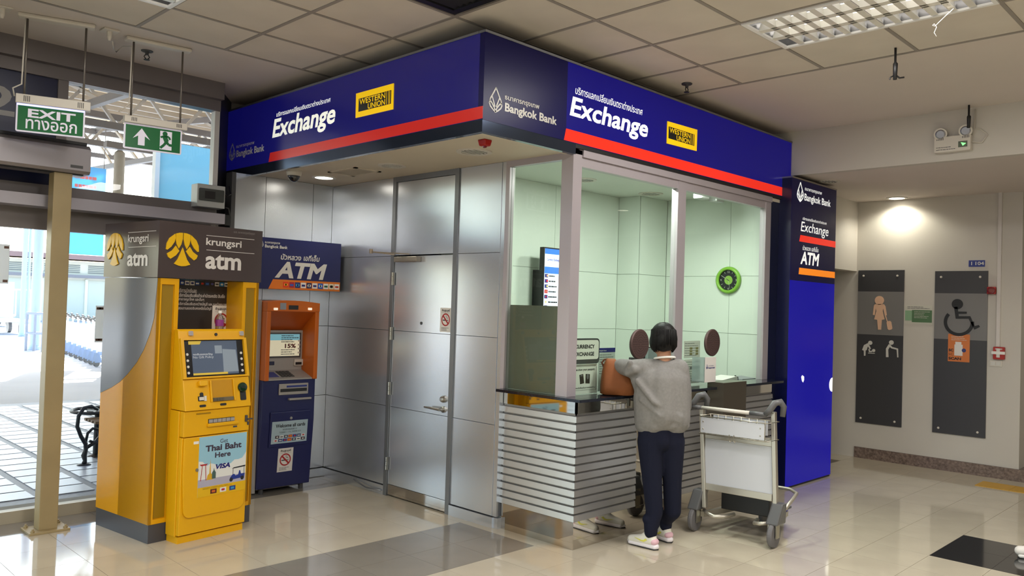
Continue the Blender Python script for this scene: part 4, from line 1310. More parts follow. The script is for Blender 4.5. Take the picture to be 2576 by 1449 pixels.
q = MB(); fX.box(q, p[0] - 0.02, p[0] + 0.012, p[1] - 0.018, p[1] + 0.004, 0.004, 0.012); fX.box(q, p[0] + 0.014, p[0] + 0.03, p[1] - 0.024, p[1] + 0.01, 0.004, 0.014); q.build('receipt_guide', m_offw, con)
for x, y in ((468, 1028), (688, 1010)):
    p = fX.px(*z5(x, y))
    q = MB(); fX.rrect(q, p[0] - 0.024, p[0] + 0.024, p[1] - 0.008, p[1] + 0.008, 0.0075, 0, 0.003); q.build('label', m_black, con)

# water bottle standing on the machine
m_pet = mat('bottle_plastic', (214, 204, 206), 0.08, trans=0.85)
bc_ = fK.off(-0.06).px(552, 826)
bp0 = fK.pt(bc_[0], z2 - 0.012, -0.06)
bo = empty('water_bottle', bp0, 'small clear water bottle with purple wrapper standing on the cash machine', 'bottle')
MB().lathe(bp0, Z, [(0.026, 0), (0.029, 0.004), (0.029, 0.07), (0.027, 0.085), (0.012, 0.115), (0.012, 0.122)], 20).build('body', m_pet, bo, smooth=True)
MB().lathe(bp0 + Z * 0.03, Z, [(0.0295, 0), (0.0295, 0.045)], 20).build('wrapper', mat('wrapper_purple', (140, 50, 130), 0.35), bo, smooth=False)
MB().lathe(bp0 + Z * 0.121, Z, [(0.014, 0), (0.014, 0.018), (0.012, 0.02)], 16).build('cap', m_white, bo)

# ------------------------------------------------------------------ blue and orange machine in the niche
MY = 6.20
fM = Frame((0, MY, 0), X)
sc7 = 260 / 966
z7 = zA
sc8 = 260 / 1108
def z8(x, y): return (620 + x * sc8, 920 + y * sc8)
m_mb = mat('machine_blue', (18, 26, 84), 0.32)
m_mo = mat('machine_orange', (206, 104, 24), 0.38)
m_mg = mat('machine_grey', (168, 164, 160), 0.4)
zq = lambda x, y: fM.px(x, y)[1]
mx1 = fM.px(793, 955)[0]; mx0 = mx1 - 0.50
mz0 = 0.05; mzs = zq(735, 955); mz1 = zq(735, 757)
bm_ = empty('cash_machine', (3.65, MY + 0.15, 0), 'blue cash machine with orange hood in the niche beside the metal door', 'cash machine')
b = MB(); fM.box(b, mx0 + 0.03, mx1 - 0.03, 0.03, mzs - 0.004, -0.38, -0.10); b.build('safe', m_mg, bm_)
for x in (mx0 + 0.06, mx1 - 0.06):
    MB().lathe((x, MY + 0.08, 0), Z, [(0.02, 0), (0.02, 0.045)], 12).build('foot', m_dgrey, bm_)
    MB().lathe((x, MY + 0.33, 0), Z, [(0.02, 0), (0.02, 0.045)], 12).build('foot', m_dgrey, bm_)
zt = zq(720, 1060)
b = MB()
b.add([fM.pt(a, z, c) for a in (mx0, mx1) for c, z in ((-0.10, mz0), (-0.04, mz0), (0.0, zt), (0.0, mzs), (-0.10, mzs))], [(0, 1, 2, 3, 4), (9, 8, 7, 6, 5)] + [(i, i + 5, (i + 1) % 5 + 5, (i + 1) % 5) for i in range(5)])
lc = b.build('cabinet_front', m_mb, bm_, bevel=0.004)
b = MB(); fM.box(b, mx0 - 0.03, mx0 - 0.002, 0.02, mz1, -0.36, -0.06); b.build('side_trim', m_mg, bm_)
# cash slot and shelf
a0, a1, b0, b1 = px_rect(fM, [z8(345, 195), z8(655, 182), z8(655, 300), z8(340, 312)])
q = MB(); fM.box(q, a0, a1, b0, b1, 0, 0.012); sl_ = q.build('cash_slot_plate', m_mg, bm_, bevel=0.003)
q = MB(); fM.box(q, a0 + 0.012, a1 - 0.015, b0 + 0.025, b0 + 0.052, 0.012, 0.014); q.build('cash_slot', m_black, sl_)
q = MB(); fM.box(q, a0 + 0.07, a1 - 0.015, b1 - 0.032, b1 - 0.016, 0.012, 0.0135); q.build('label', mat('label_blue', (40, 56, 130), 0.4), sl_)
a0, a1, b0, b1 = px_rect(fM, [z8(440, 345), z8(678, 335), z8(678, 352), z8(445, 368)])
q = MB(); fM.box(q, a0, a1, b0, b1, 0, 0.03); q.build('shelf', m_mg, bm_, bevel=0.002)
# lower hatch with card poster and placard
fM2 = Frame(fM.pt(0, mz0, -0.04), X, Z * (zt - mz0) + fM.n * 0.04)
a0, a1, b0, b1 = px_rect(fM2, [z8(272, 605), z8(655, 568), z8(635, 800), z8(254, 843)])
q = MB(); fM2.box(q, a0 - 0.02, a1 + 0.02, b0 - 0.03, b1 + 0.08, 0, 0.008); ha = q.build('hatch', m_mb, bm_, bevel=0.004)
g = fM2.off(0.008)
q = MB(); g.box(q, a0, a1, b0, b1, 0, 0.0012); pp = q.build('poster', mat('poster_pale', (170, 192, 204), 0.4), ha)
w, h = a1 - a0, b1 - b0
g = g.off(0.0012)
write(MB(), g, 'Welcome all cards', a0 + 0.1 * w, a0 + 0.93 * w, b0 + 0.72 * h, b0 + 0.88 * h, 0.0008, 0.03).build('lettering', m_print, pp)
write(MB(), g, '欢迎使用各类银行卡', a0 + 0.3 * w, a0 + 0.7 * w, b0 + 0.58 * h, b0 + 0.66 * h, 0.0008).build('lettering', m_print, pp)
write(MB(), g, '下記画像カードをご利用頂けます', a0 + 0.2 * w, a0 + 0.82 * w, b0 + 0.46 * h, b0 + 0.54 * h, 0.0008).build('lettering', m_print, pp)
cc = [((60, 40, 50), (220, 220, 220)), ((232, 232, 232), (60, 60, 70)), ((60, 70, 90), (220, 220, 220)), ((190, 70, 40), (240, 160, 50)), ((40, 60, 140), (200, 60, 60)), ((30, 50, 110), (220, 220, 220)), ((220, 220, 220), (190, 40, 60))]
card_row(g, a0 + 0.1 * w, a0 + 0.95 * w, b0 + 0.24 * h, b0 + 0.36 * h, cc, pp, 0.0015)
card_row(g, a0 + 0.06 * w, a0 + 0.95 * w, b0 + 0.08 * h, b0 + 0.2 * h, cc[::-1], pp, 0.0015)
p = fM2.px(*z8(472, 558))
MB().lathe(fM2.pt(p[0], p[1], 0.008), fM2.n, [(0.012, 0), (0.012, 0.006), (0.006, 0.007)], 14).build('lock', m_steel, ha)
a0, a1, b0, b1 = px_rect(fM2, [z8(335, 890), z8(498, 875), z8(490, 1120), z8(330, 1145)])
no_smoking(fM2, a0, a1, b0, b1, 0.002, 'no-smoking placard on the lower front of the blue cash machine')
# orange hood: cheeks, brow, sloping roof of the recess
ra0 = fM.px(*z7(250, 1000))[0]; ra1 = fM.px(*z7(622, 1000))[0]
rz1 = zq(*z7(430, 792)); rzr = zq(*z7(430, 960))
ra0 = mx0 + (mx1 - ra1)
b = MB()
fM.box(b, mx0, ra0, mzs, rz1, -0.34, 0.03); b.build('hood_cheek', m_mo, bm_, bevel=0.006)
b = MB(); fM.box(b, ra1, mx1, mzs, rz1, -0.34, 0.03); b.build('hood_cheek', m_mo, bm_, bevel=0.006)
b = MB()
n_ = 8
pts = [(mx0, rz1), (mx1, rz1)] + [(mx1 - (mx1 - mx0) * i / n_, mz1 - 0.015 + 0.018 * math.sin(math.pi * i / n_)) for i in range(n_ + 1)]
fM.poly(b, pts, -0.34, 0.032); br = b.build('hood_brow', m_mo, bm_)
b = MB(); b.hexa([fM.pt(ra0, rz1 - 0.005, 0.02), fM.pt(ra1, rz1 - 0.005, 0.02), fM.pt(ra1, rzr - 0.02, -0.20), fM.pt(ra0, rzr - 0.02, -0.20), fM.pt(ra0, rz1 + 0.01, 0.02), fM.pt(ra1, rz1 + 0.01, 0.02), fM.pt(ra1, rz1 + 0.01, -0.20), fM.pt(ra0, rz1 + 0.01, -0.20)])
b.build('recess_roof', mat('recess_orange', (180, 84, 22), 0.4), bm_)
for x in (272, 592):
    p = fM.off(0.032).px(*z7(x, 770))
    q = MB(); fM.rrect(q, p[0] - 0.018, p[0] + 0.018, p[1] - 0.01, p[1] + 0.01, 0.005, 0.032, 0.04); q.build('lamp', mat('lamp_white', (240, 236, 226), 0.2, emit=(255, 240, 215), es=0.6), br)
p = fM.off(0.032).px(*z7(440, 756)); q = MB(); fM.box(q, p[0] - 0.045, p[0] + 0.045, p[1] - 0.018, p[1] + 0.018, 0.032, 0.036); q.build('camera_window', m_black, br)
p = fM.off(0.032).px(*z7(343, 745)); q = MB(); fM.box(q, p[0] - 0.028, p[0] + 0.028, p[1] - 0.028, p[1] + 0.028, 0.032, 0.0335); q.build('sticker', mat('sticker_grey', (150, 156, 166), 0.4), br)
# screen unit and keyboard shelf inside the recess
fW = fM.off(-0.16)
sz0, sz1 = fW.px(*z7(390, 1215))[1], fW.px(*z7(390, 970))[1]
b = MB(); fM.box(b, ra0, ra1, mzs, sz1, -0.33, -0.17); su = b.build('screen_unit', m_mg, bm_)
a0, a1, b0, b1 = px_rect(fW, [z7(200, 1005), z7(490, 1005), z7(500, 1205), z7(200, 1215)])
a0 = ra0 + 0.03
q = MB(); fW.box(q, a0, a1 + 0.015, b0 - 0.015, b1 + 0.012, -0.012, -0.002); q.build('screen_bezel', m_dgrey, su)
q = MB(); fW.box(q, a0 + 0.012, a1, b0, b1, -0.002, 0.0); s2 = q.build('screen', mat('screen_cream', (214, 208, 176), 0.2, emit=(224, 218, 190), es=0.45), su)
w, h = a1 - a0, b1 - b0
q = MB(); fW.box(q, a0 + 0.012, a1, b0 + 0.72 * h, b1, 0, 0.0005); q.build('print', mat('screen_sky', (120, 180, 196), 0.3, emit=(130, 190, 205), es=0.4), s2)
q = MB(); write(q, fW, '15%', a0 + 0.6 * w, a0 + 0.9 * w, b0 + 0.36 * h, b0 + 0.56 * h, 0.001, 0.04); q.build('lettering', mat('screen_maroon', (100, 40, 34), 0.4), s2)
q = MB(); lines(q, fW, a0 + 0.5 * w, a1 - 0.03 * w, b0 + 0.6 * h, b0 + 0.97 * h, 4, 0.35, 0.001, 8); lines(q, fW, a0 + 0.5 * w, a1 - 0.03 * w, b0 + 0.04 * h, b0 + 0.33 * h, 3, 0.3, 0.001, 9); q.build('print', m_print, s2)
q = MB(); q.hexa([fM.pt(ra0, mzs, 0.01), fM.pt(ra1, mzs, 0.01), fM.pt(ra1, mzs, -0.17), fM.pt(ra0, mzs, -0.17), fM.pt(ra0, mzs + 0.012, 0.01), fM.pt(ra1, mzs + 0.012, 0.01), fM.pt(ra1, mzs + 0.07, -0.17), fM.pt(ra0, mzs + 0.07, -0.17)])
ks = q.build('keyboard_shelf', m_mg, bm_)
fY = Frame(fM.pt(0, mzs + 0.012, 0.01), X, Z * 0.058 + Y * 0.18)
q = MB()
for i in range(4):
    for j in range(4):
        fY.box(q, ra0 + 0.15 + i * 0.032, ra0 + 0.174 + i * 0.032, 0.035 + j * 0.032, 0.058 + j * 0.032, 0, 0.006)
q.build('key', m_dgrey, ks)
q = MB(); fY.box(q, ra0 + 0.03, ra0 + 0.13, 0.04, 0.15, 0, 0.001); q.build('label', mat('label_blue2', (60, 66, 150), 0.4), ks)
q = MB(); fW.box(q, a0 + 0.02, a0 + 0.12, b0 - 0.075, b0 - 0.045, -0.01, 0.0); q.build('receipt_slot', m_navy, su)
q = MB(); fW.box(q, a1 - 0.05, a1 + 0.035, b0 - 0.085, b0 - 0.03, -0.01, 0.012); cr_ = q.build('card_reader', m_offw, su)
q = MB(); fW.box(q, a1 - 0.04, a1 + 0.02, b0 - 0.078, b0 - 0.055, 0.012, 0.014); q.build('card_slot', m_black, cr_)
for i in range(4):
    q = MB(); fM.box(q, ra1 - 0.05, ra1 - 0.03, b0 + 0.02 + i * 0.035, b0 + 0.035 + i * 0.035, -0.17, -0.158); q.build('side_button', m_offw, su)
# loose cable on the skirting by the door
ca = MB().tube([fD.pt(-6.05, 0.066, 0.03), fD.pt(-5.95, 0.045, 0.035), fD.pt(-5.85, 0.03, 0.04), fD.pt(-5.74, 0.034, 0.035), fD.pt(-5.66, 0.036, 0.02)], 0.006, 8).build('cable', m_aluf, None, smooth=True)
tag(ca, 'grey cable sagging along the metal skirting left of the door', 'cable')
# ------------------------------------------------------------------ recessed ceiling luminaires with parabolic louvres
m_louv = mat('louvre', (240, 238, 230), 0.3, metal=0.1)
m_lumf = mat('luminaire_frame', (244, 244, 244), 0.35)
m_tube = mat('lamp_tube', (255, 255, 255), 0.4, emit=(255, 248, 236), es=5.0)
m_well = mat('luminaire_well', (120, 120, 122), 0.3, metal=0.6)
def luminaire(i, j0, label, power=1.0):
    """fills two ceiling cells: column i, rows j0 and j0 + 1"""
    x1, x0 = XL[i], XL[i + 1]
    y1, y0 = YL[j0], YL[j0 + 2]
    t = empty('ceiling_luminaire', ((x0 + x1) / 2, (y0 + y1) / 2, CZ), label, 'ceiling light')
    fr = MB()
    w = 0.028
    for q in ((x0 + 0.004, x1 - 0.004, y0 + 0.004, y0 + w), (x0 + 0.004, x1 - 0.004, y1 - w, y1 - 0.004), (x0 + 0.004, x0 + w, y0 + w, y1 - w), (x1 - w, x1 - 0.004, y0 + w, y1 - w)):
        fr.box(*q, CZ - 0.010, CZ + 0.004)
    fr.build('frame', m_lumf, t)
    wl = MB()
    wl.box(x0 + 0.01, x1 - 0.01, y0 + 0.01, y1 - 0.01, CZ + 0.105, CZ + 0.11)
    for q in ((x0 + 0.008, x0 + 0.012), (x1 - 0.012, x1 - 0.008)):
        wl.box(*q, y0 + 0.01, y1 - 0.01, CZ, CZ + 0.11)
    for q in ((y0 + 0.008, y0 + 0.012), (y1 - 0.012, y1 - 0.008)):
        wl.box(x0 + 0.01, x1 - 0.01, *q, CZ, CZ + 0.11)
    wl.build('housing', m_well, t)
    nc = 3
    cw = (x1 - x0 - 2 * w) / nc
    for k in range(nc):
        cx = x0 + w + (k + 0.5) * cw
        MB().tube([(cx, y0 + 0.04, CZ + 0.078), (cx, y1 - 0.04, CZ + 0.078)], 0.013, 10).build('lamp_tube', m_tube, t, smooth=True)
    for k in range(1, nc):
        cx = x0 + w + k * cw
        MB().hexa([(cx - 0.026, y0 + w, CZ - 0.004), (cx + 0.026, y0 + w, CZ - 0.004), (cx + 0.026, y1 - w, CZ - 0.004), (cx - 0.026, y1 - w, CZ - 0.004), (cx - 0.003, y0 + w, CZ + 0.05), (cx + 0.003, y0 + w, CZ + 0.05), (cx + 0.003, y1 - w, CZ + 0.05), (cx - 0.003, y1 - w, CZ + 0.05)]).build('louvre_spine', m_louv, t)
    nb = 12
    st = (y1 - y0 - 2 * w) / nb
    me = None
    for k in range(nc):
        for b_ in range(1, nb):
            if me is None:
                mb = MB()
                hw = cw / 2 - 0.004
                prof = [(0.020, -0.004), (0.011, 0.010), (0.005, 0.028), (0.001, 0.052)]
                vs, fs = [], []
                for s in (-1, 1):
                    for d, z in prof:
                        vs += [(-hw, s * d, z), (hw, s * d, z)]
                n = len(prof)
                for s in range(2):
                    o = s * 2 * n
                    for q in range(n - 1):
                        fs.append((o + 2 * q, o + 2 * q + 1, o + 2 * q + 3, o + 2 * q + 2))
                fs.append((0, 1, 2 * n + 1, 2 * n))
                mb.add(vs, fs)
                me = mb.mesh('louvre_blade')
                me.materials.append(m_louv)
            o = bpy.data.objects.new('louvre_blade', me)
            COL.objects.link(o)
            o.parent = t
            o.location = Vector((x0 + w + (k + 0.5) * cw, y0 + w + b_ * st, CZ)) - t.location
    la = bpy.data.lights.new('luminaire_light', 'AREA')
    la.shape = 'RECTANGLE'
    la.size = x1 - x0 - 0.08
    la.size_y = y1 - y0 - 0.08
    la.energy = LAMP_W * power
    la.color = (1.0, 0.965, 0.92)
    lo = bpy.data.objects.new('luminaire_light', la)
    COL.objects.link(lo)
    lo.parent = t
    lo.location = (0, 0, -0.012)
    lo.visible_glossy = True
    return t
luminaire(1, 5, 'long recessed louvred ceiling light above the trolley')
luminaire(6, 1, 'ceiling light above the entrance, cut off by the top edge', 0.3)
luminaire(6, 6, 'unseen louvred ceiling light added over the middle of the hall')  # this and the luminaires below are out of view, added to light the hall
luminaire(1, 10, 'unseen louvred ceiling light added behind the viewer, toward the washrooms')
luminaire(6, 11, 'unseen louvred ceiling light added behind the viewer, in the middle row')
luminaire(11, 1, 'unseen louvred ceiling light added near the glass front, west row', 0.3)
luminaire(11, 6, 'unseen louvred ceiling light added in the middle of the west row')
luminaire(11, 11, 'unseen louvred ceiling light added at the back of the west row')
# black air diffuser
x1, x0, y1, y0 = XL[4], XL[5], YL[3], YL[4]
va = empty('air_diffuser', ((x0 + x1) / 2, (y0 + y1) / 2, CZ), 'black square ceiling air diffuser at the top edge', 'air diffuser')
MB().box(x0 + 0.004, x1 - 0.004, y0 + 0.004, y1 - 0.004, CZ + 0.03, CZ + 0.05).build('plate', m_ctile, va)
fr = MB()
vy1 = y1 - 0.05
for q in ((x0 + 0.05, x1 - 0.05, y0 + 0.05, y0 + 0.1), (x0 + 0.05, x1 - 0.05, y1 - 0.1, y1 - 0.05), (x0 + 0.05, x0 + 0.1, y0 + 0.1, y1 - 0.1), (x1 - 0.1, x1 - 0.05, y0 + 0.1, y1 - 0.1)):
    fr.box(*q, CZ - 0.012, CZ + 0.02)
fr.build('frame', m_black, va)
for k in range(8):
    y = y0 + 0.13 + k * (y1 - y0 - 0.26) / 7
    MB().bar((x0 + 0.1, y, CZ), (x1 - 0.1, y, CZ), 0.03, 0.004, up=(0, 0.5, 1)).build('slat', m_black, va)

# ------------------------------------------------------------------ downlights
m_lens = mat('downlight_lens', (255, 252, 240), 0.3, emit=(255, 246, 226), es=9.0)
m_lens_off = mat('downlight_off', (120, 112, 100), 0.2, metal=0.5)
def downlight(p, r, on, label, power=0, zc=None, group=None):
    t = empty('downlight', p, label, 'downlight', group)
    MB().lathe(Vector(p) - Z * 0.008, Z, [(r * 0.82, 0), (r * 1.1, 0.0), (r * 1.1, 0.010), (r * 0.82, 0.010), (r * 0.82, 0)], 28).build('trim_ring', m_offw if not on else m_white, t, smooth=False)
    if not on:
        MB().lathe(Vector(p) - Z * 0.001, Z, [(r * 0.82, 0), (r * 0.5, 0.0)], 24).build('reflector', m_lens_off, t)
        q = MB()
        for k in range(-2, 3):
            q.box(p[0] - r * 0.7, p[0] + r * 0.7, p[1] + k * r * 0.3 - 0.004, p[1] + k * r * 0.3 + 0.004, p[2] - 0.006, p[2] - 0.002)
        q.build('grille', m_white, t)
    else:
        MB().lathe(Vector(p) - Z * 0.003, Z, [(r * 0.82, 0), (r * 0.8, 0.003)], 24).build('lens', m_lens, t)
        la = bpy.data.lights.new('downlight_lamp', 'SPOT')
        la.energy = power
        la.spot_size = math.radians(150)
        la.spot_blend = 0.5
        la.shadow_soft_size = r * 0.7
        la.color = (1.0, 0.95, 0.78)
        lo = bpy.data.objects.new('downlight_lamp', la)
        COL.objects.link(lo)
        lo.parent = t
        lo.location = (0, 0, -0.02)
    return t
p = PL(815, 446, 2, BZ); downlight(p, 0.095, True, 'glowing round downlight in the niche soffit near the dome camera', 22)
p = PL(986, 416, 2, BZ); downlight(p, 0.10, False, 'dark louvred downlight in the middle of the niche soffit')
p = PL(1193, 381, 2, BZ); downlight(p, 0.115, False, 'dark louvred downlight in the soffit beside the red fire bell')
p = PL(2256, 498, 2, LZ); downlight(p, 0.10, True, 'lit downlight in the low ceiling above the washroom signs', 30)
downlight((8.9, 0.6, LZ), 0.10, True, 'unseen lit downlight added in the low ceiling beyond the right edge', 30)  # this and the next are out of view, added to brighten the washroom wall
downlight((8.9, -2.0, LZ), 0.10, True, 'unseen lit downlight added in the low ceiling far beyond the right edge', 30)
p = PL(2085, 456, 2, LZ); downlight(p, 0.10, False, 'unlit downlight in the low ceiling behind the pillar sign')
# lights inside the booth
IZ = 2.80
p = PL(1637, 487, 2, IZ); downlight(p, 0.11, False, 'round ceiling outlet inside the booth above the woman')
p = PL(1470, 452, 2, IZ); downlight(p, 0.10, False, 'round ceiling outlet inside the booth near the corner post')
for k, (x, y) in enumerate(((5.1, 3.84), (6.05, 3.84))):  # unseen lamps put behind the window head to light the booth
    t = downlight((x, y, IZ), 0.16, True, ('unseen lamp added inside the booth over the counter place', 'unseen lamp added inside the booth toward the clock')[k], 0)
    la = bpy.data.lights.new('booth_lamp', 'AREA')
    la.shape = 'DISK'
    la.size = 0.3
    la.energy = 24
    la.color = (0.98, 1.0, 0.96)
    lo = bpy.data.objects.new('booth_lamp', la); COL.objects.link(lo); lo.parent = t; lo.location = (0, 0, -0.02)
    for c in list(t.children):
        if c.name.startswith('downlight_lamp'):
            bpy.data.objects.remove(c)

# return-air grille in the soffit
g4 = [PL(x, y, 2, BZ) for x, y in ((815, 428), (905, 418), (985, 432), (893, 446))]
gx0, gx1 = min(q.x for q in g4), max(q.x for q in g4); gy0, gy1 = min(q.y for q in g4), max(q.y for q in g4)
gx0, gx1, gy0, gy1 = gx0 + 0.06, gx1 - 0.06, gy0 + 0.06, gy1 - 0.06
gr = empty('soffit_grille', ((gx0 + gx1) / 2, (gy0 + gy1) / 2, BZ), 'square cream air grille set in the niche soffit', 'grille')
q = MB()
for r_ in ((gx0, gx1, gy0, gy0 + 0.03), (gx0, gx1, gy1 - 0.03, gy1), (gx0, gx0 + 0.03, gy0, gy1), (gx1 - 0.03, gx1, gy0, gy1)):
    q.box(*r_, BZ - 0.008, BZ)
q.build('frame', m_soffit, gr)
MB().box(gx0 + 0.03, gx1 - 0.03, gy0 + 0.03, gy1 - 0.03, BZ - 0.001, BZ).build('backing', m_dgrey, gr)
n = 14
for k in range(n):
    x = gx0 + 0.03 + (gx1 - gx0 - 0.06) * (k + 0.5) / n
    MB().box(x - 0.009, x + 0.009, gy0 + 0.03, gy1 - 0.03, BZ - 0.006, BZ - 0.002).build('slat', m_soffit, gr)
# dome camera
p = PL(740, 428, 2, BZ)
dc = empty('dome_camera', p, 'dome security camera hanging from the niche soffit', 'camera')
MB().lathe(p, -Z, [(0.062, 0), (0.064, 0.02), (0.058, 0.045), (0.05, 0.05)], 28).build('base', m_offw, dc, smooth=False)
q = MB(); q.ell(p - Z * 0.05, 0.048, 0.048, 0.05, 20, 12); q.build('dome', mat('dome_black', (18, 18, 20), 0.06, spec=0.8), dc, smooth=True)
MB().lathe(p - Z * 0.048, -Z, [(0.052, 0), (0.052, 0.008)], 28).build('ring', m_dgrey, dc)
# red fire bell strobe
p = PL(1220, 352, 2, BZ)
fb = empty('fire_sounder', p, 'small red fire sounder on the niche soffit', 'fire alarm')
MB().hexa([(p.x - 0.028, p.y - 0.028, p.z - 0.042), (p.x + 0.028, p.y - 0.028, p.z - 0.042), (p.x + 0.028, p.y + 0.028, p.z - 0.042), (p.x - 0.028, p.y + 0.028, p.z - 0.042), (p.x - 0.036, p.y - 0.036, p.z), (p.x + 0.036, p.y - 0.036, p.z), (p.x + 0.036, p.y + 0.036, p.z), (p.x - 0.036, p.y + 0.036, p.z)]).build('body', mat('alarm_red', (170, 26, 22), 0.35), fb, bevel=0.008)
MB().lathe(p - Z * 0.042, -Z, [(0.014, 0), (0.012, 0.008), (0.005, 0.011)], 16).build('lens', mat('alarm_lens', (120, 14, 14), 0.15), fb)

# ------------------------------------------------------------------ sprinklers and hanging wires
def sprinkler(p, label):
    t = empty('sprinkler', p, label, 'sprinkler', None)
    MB().lathe(p, -Z, [(0.042, 0), (0.04, 0.006), (0.014, 0.008), (0.012, 0.03)], 20).build('escutcheon', m_dgrey, t)
    q = MB()
    for s in (-1, 1):
        q.tube([Vector(p) + Vector((s * 0.01, 0, -0.03)), Vector(p) + Vector((s * 0.02, 0, -0.045)), Vector(p) + Vector((s * 0.005, 0, -0.062))], 0.004, 6)
    q.lathe(Vector(p) - Z * 0.06, -Z, [(0.005, 0), (0.022, 0.004), (0.02, 0.008)], 14)
    q.build('head', m_black, t)
sprinkler(PL(370, 128, 2, CZ), 'ceiling sprinkler near the running-man exit sign')
sprinkler(PL(1728, 211, 2, CZ), 'ceiling sprinkler above the front sign')
def wire_end(p, label, L):
    t = empty('wire_stub', p, label, 'cable')
    MB().tube([p, p - Z * L * 0.45, p - Z * L * 0.5 + X * 0.003, p - Z * L], [0.008, 0.008, 0.016, 0.013], 8).build('taped_wire', m_black, t, smooth=True)
    if L > 0.2:
        q = MB()
        q.tube([p - Z * L * 0.85, p - Z * L * 0.95 + CR * 0.03, p - Z * L * 0.93 + CR * 0.06], 0.006, 6)
        q.tube([p - Z * L * 0.85, p - Z * L * 0.93 - CR * 0.03, p - Z * L * 1.0 - CR * 0.035], 0.005, 6)
        q.build('loose_strand', m_black, t)
wire_end(PL(2253, 121, 2, CZ), 'black taped wire ends hanging from the tiled ceiling', 0.21)
p = PL(2447, 265, 2, CZ); p = Vector((7.40, p.y + 0.02, CZ)); wire_end(p, 'black taped wire hanging before the emergency lamp', 0.19)
cs = [PL(2398, 22, 2, CZ - 0.02)]
dd = depth_of(cs[0])
cs = [PL(2398, 22, 2, CZ - 0.012)] + [DP(x, y, dd) for x, y in ((2370, 48), (2352, 66), (2346, 64), (2350, 60), (2356, 68), (2350, 82), (2356, 92))]
tag(MB().tube(cs, 0.0012, 6).build('cord', m_offw, None, smooth=True), 'curly white cord dangling from the long louvred light', 'cord')

# ------------------------------------------------------------------ emergency lamp on the bulkhead
fE = Frame((BX, 0, 0), -Y)
a0, a1, b0, b1 = px_rect(fE, [(2355, 350), (2447, 340), (2448, 380), (2356, 388)])
em = empty('emergency_light', fE.pt((a0 + a1) / 2, b0), 'white twin-head emergency light on the bulkhead', 'emergency light')
q = MB(); fE.rrect(q, a0, a1, b0, b1, 0.012, 0, 0.07); eb = q.build('body', m_offw, em, bevel=0.006)
for x, y in ((2367, 337), (2430, 328)):
    p = fE.px(x, y, 0.05)
    c = fE.pt(p[0], p[1], 0.05)
    ax = (EYE - c).normalized() * 0.6 + fE.n * 0.5 - Z * 0.2
    ax.normalize()
    MB().lathe(c - ax * 0.04, ax, [(0.02, 0), (0.045, 0.01), (0.052, 0.05), (0.052, 0.07), (0.044, 0.072)], 20).build('lamp_head', m_offw, em)
    MB().lathe(c + ax * 0.031, ax, [(0.042, 0), (0.03, 0.006)], 20).build('lens', mat('em_lens', (150, 150, 156), 0.12, metal=0.5), em)
g = fE.off(0.0705)
p = g.px(2422, 362)
q = MB(); g.box(q, p[0] - 0.035, p[0] + 0.035, p[1] - 0.025, p[1] + 0.025, 0, 0.001); q.build('indicator_panel', mat('em_panel', (90, 100, 84), 0.3), eb)
q = MB(); g.poly(q, [(p[0] - 0.015, p[1] + 0.015), (p[0] + 0.025, p[1] + 0.004), (p[0] + 0.0, p[1] - 0.015)], 0.001, 0.002); q.build('indicator', mat('em_green', (120, 255, 130), 0.3, emit=(130, 255, 140), es=1.5), eb)
q = MB()
for sx in (0.08, 0.78):
    for k in range(5):
        u = a0 + (a1 - a0) * sx + k * 0.012
        g.box(q, u, u + 0.005, b1 - 0.03, b1 - 0.008, 0, 0.0008)
lines(q, g, a0 + 0.02, a1 - 0.1, b0 + 0.012, b0 + 0.05, 2, 0.25, 0.0008, 4)
q.build('print', m_dgrey, eb)
c = [fE.pt(a1, b0 + 0.07, 0.03), fE.pt(a1 + 0.07, b0 + 0.06, 0.012), fE.pt(a1 + 0.11, b0 + 0.12, 0.01), fE.pt(a1 + 0.06, b1 + 0.04, 0.01), fE.pt(a1 + 0.015, b1 + 0.05, 0.01), fE.pt(a1 + 0.015, CZ - 0.02, 0.01)]
MB().tube(c, 0.005, 8).build('lead', m_offw, em, smooth=True)

# ------------------------------------------------------------------ exit signs hung from the ceiling
m_exg = mat('exit_green', (10, 96, 50), 0.25, emit=(8, 110, 56), es=0.08)
m_exw = mat('exit_white', (226, 222, 230), 0.3, emit=(215, 212, 255), es=0.15)
m_led = mat('exit_led', (200, 200, 255), 0.3, emit=(160, 165, 255), es=2.2)
m_rod = mat('rod', (120, 114, 108), 0.35, metal=0.7)
def exit_sign(o, u, w, ztop, zb0, zbar0, zp0, lit, label):
    f = Frame(o, u)
    t = empty('exit_sign', f.pt(w / 2, zp0), label, 'exit sign')
    q = MB(); f.box(q, -0.01, w + 0.01, ztop - 0.028, ztop, -0.05, 0.03); q.build('ceiling_plate', m_offw, t, bevel=0.01)
    for a in (0.045, w - 0.045):
        MB().tube([f.pt(a, ztop - 0.02, -0.01), f.pt(a, zb0, -0.01)], 0.007, 8).build('rod', m_rod, t, smooth=True)
    q = MB(); f.box(q, 0, w, zbar0, zb0, -0.04, 0.02); bar = q.build('lamp_bar', m_offw, t, bevel=0.004)
    q = MB()
    for a in (0.045, w - 0.075):
        for k in range(4):
            f.box(q, a + k * 0.010, a + k * 0.010 + 0.004, zbar0 + 0.012, zb0 - 0.010, 0.02, 0.0208)
    q.build('vent_slots', m_black, bar)
    q = MB(); f.rrect(q, 0.004, w - 0.03, zp0, zbar0, 0.012, -0.016, -0.004); pl = q.build('panel', m_exw, t)
    g = f.off(-0.004)
    q = MB(); g.box(q, 0.014, w - 0.04, zp0 + 0.010, zbar0 - 0.012, 0, 0.0015); q.build('green_field', m_exg, pl)
    if lit:
        q = MB(); g.box(q, 0.006, w - 0.032, zbar0 - 0.010, zbar0, 0.0005, 0.003); q.build('light_edge', m_led, t)
    return f, g.off(0.0015), t, pl
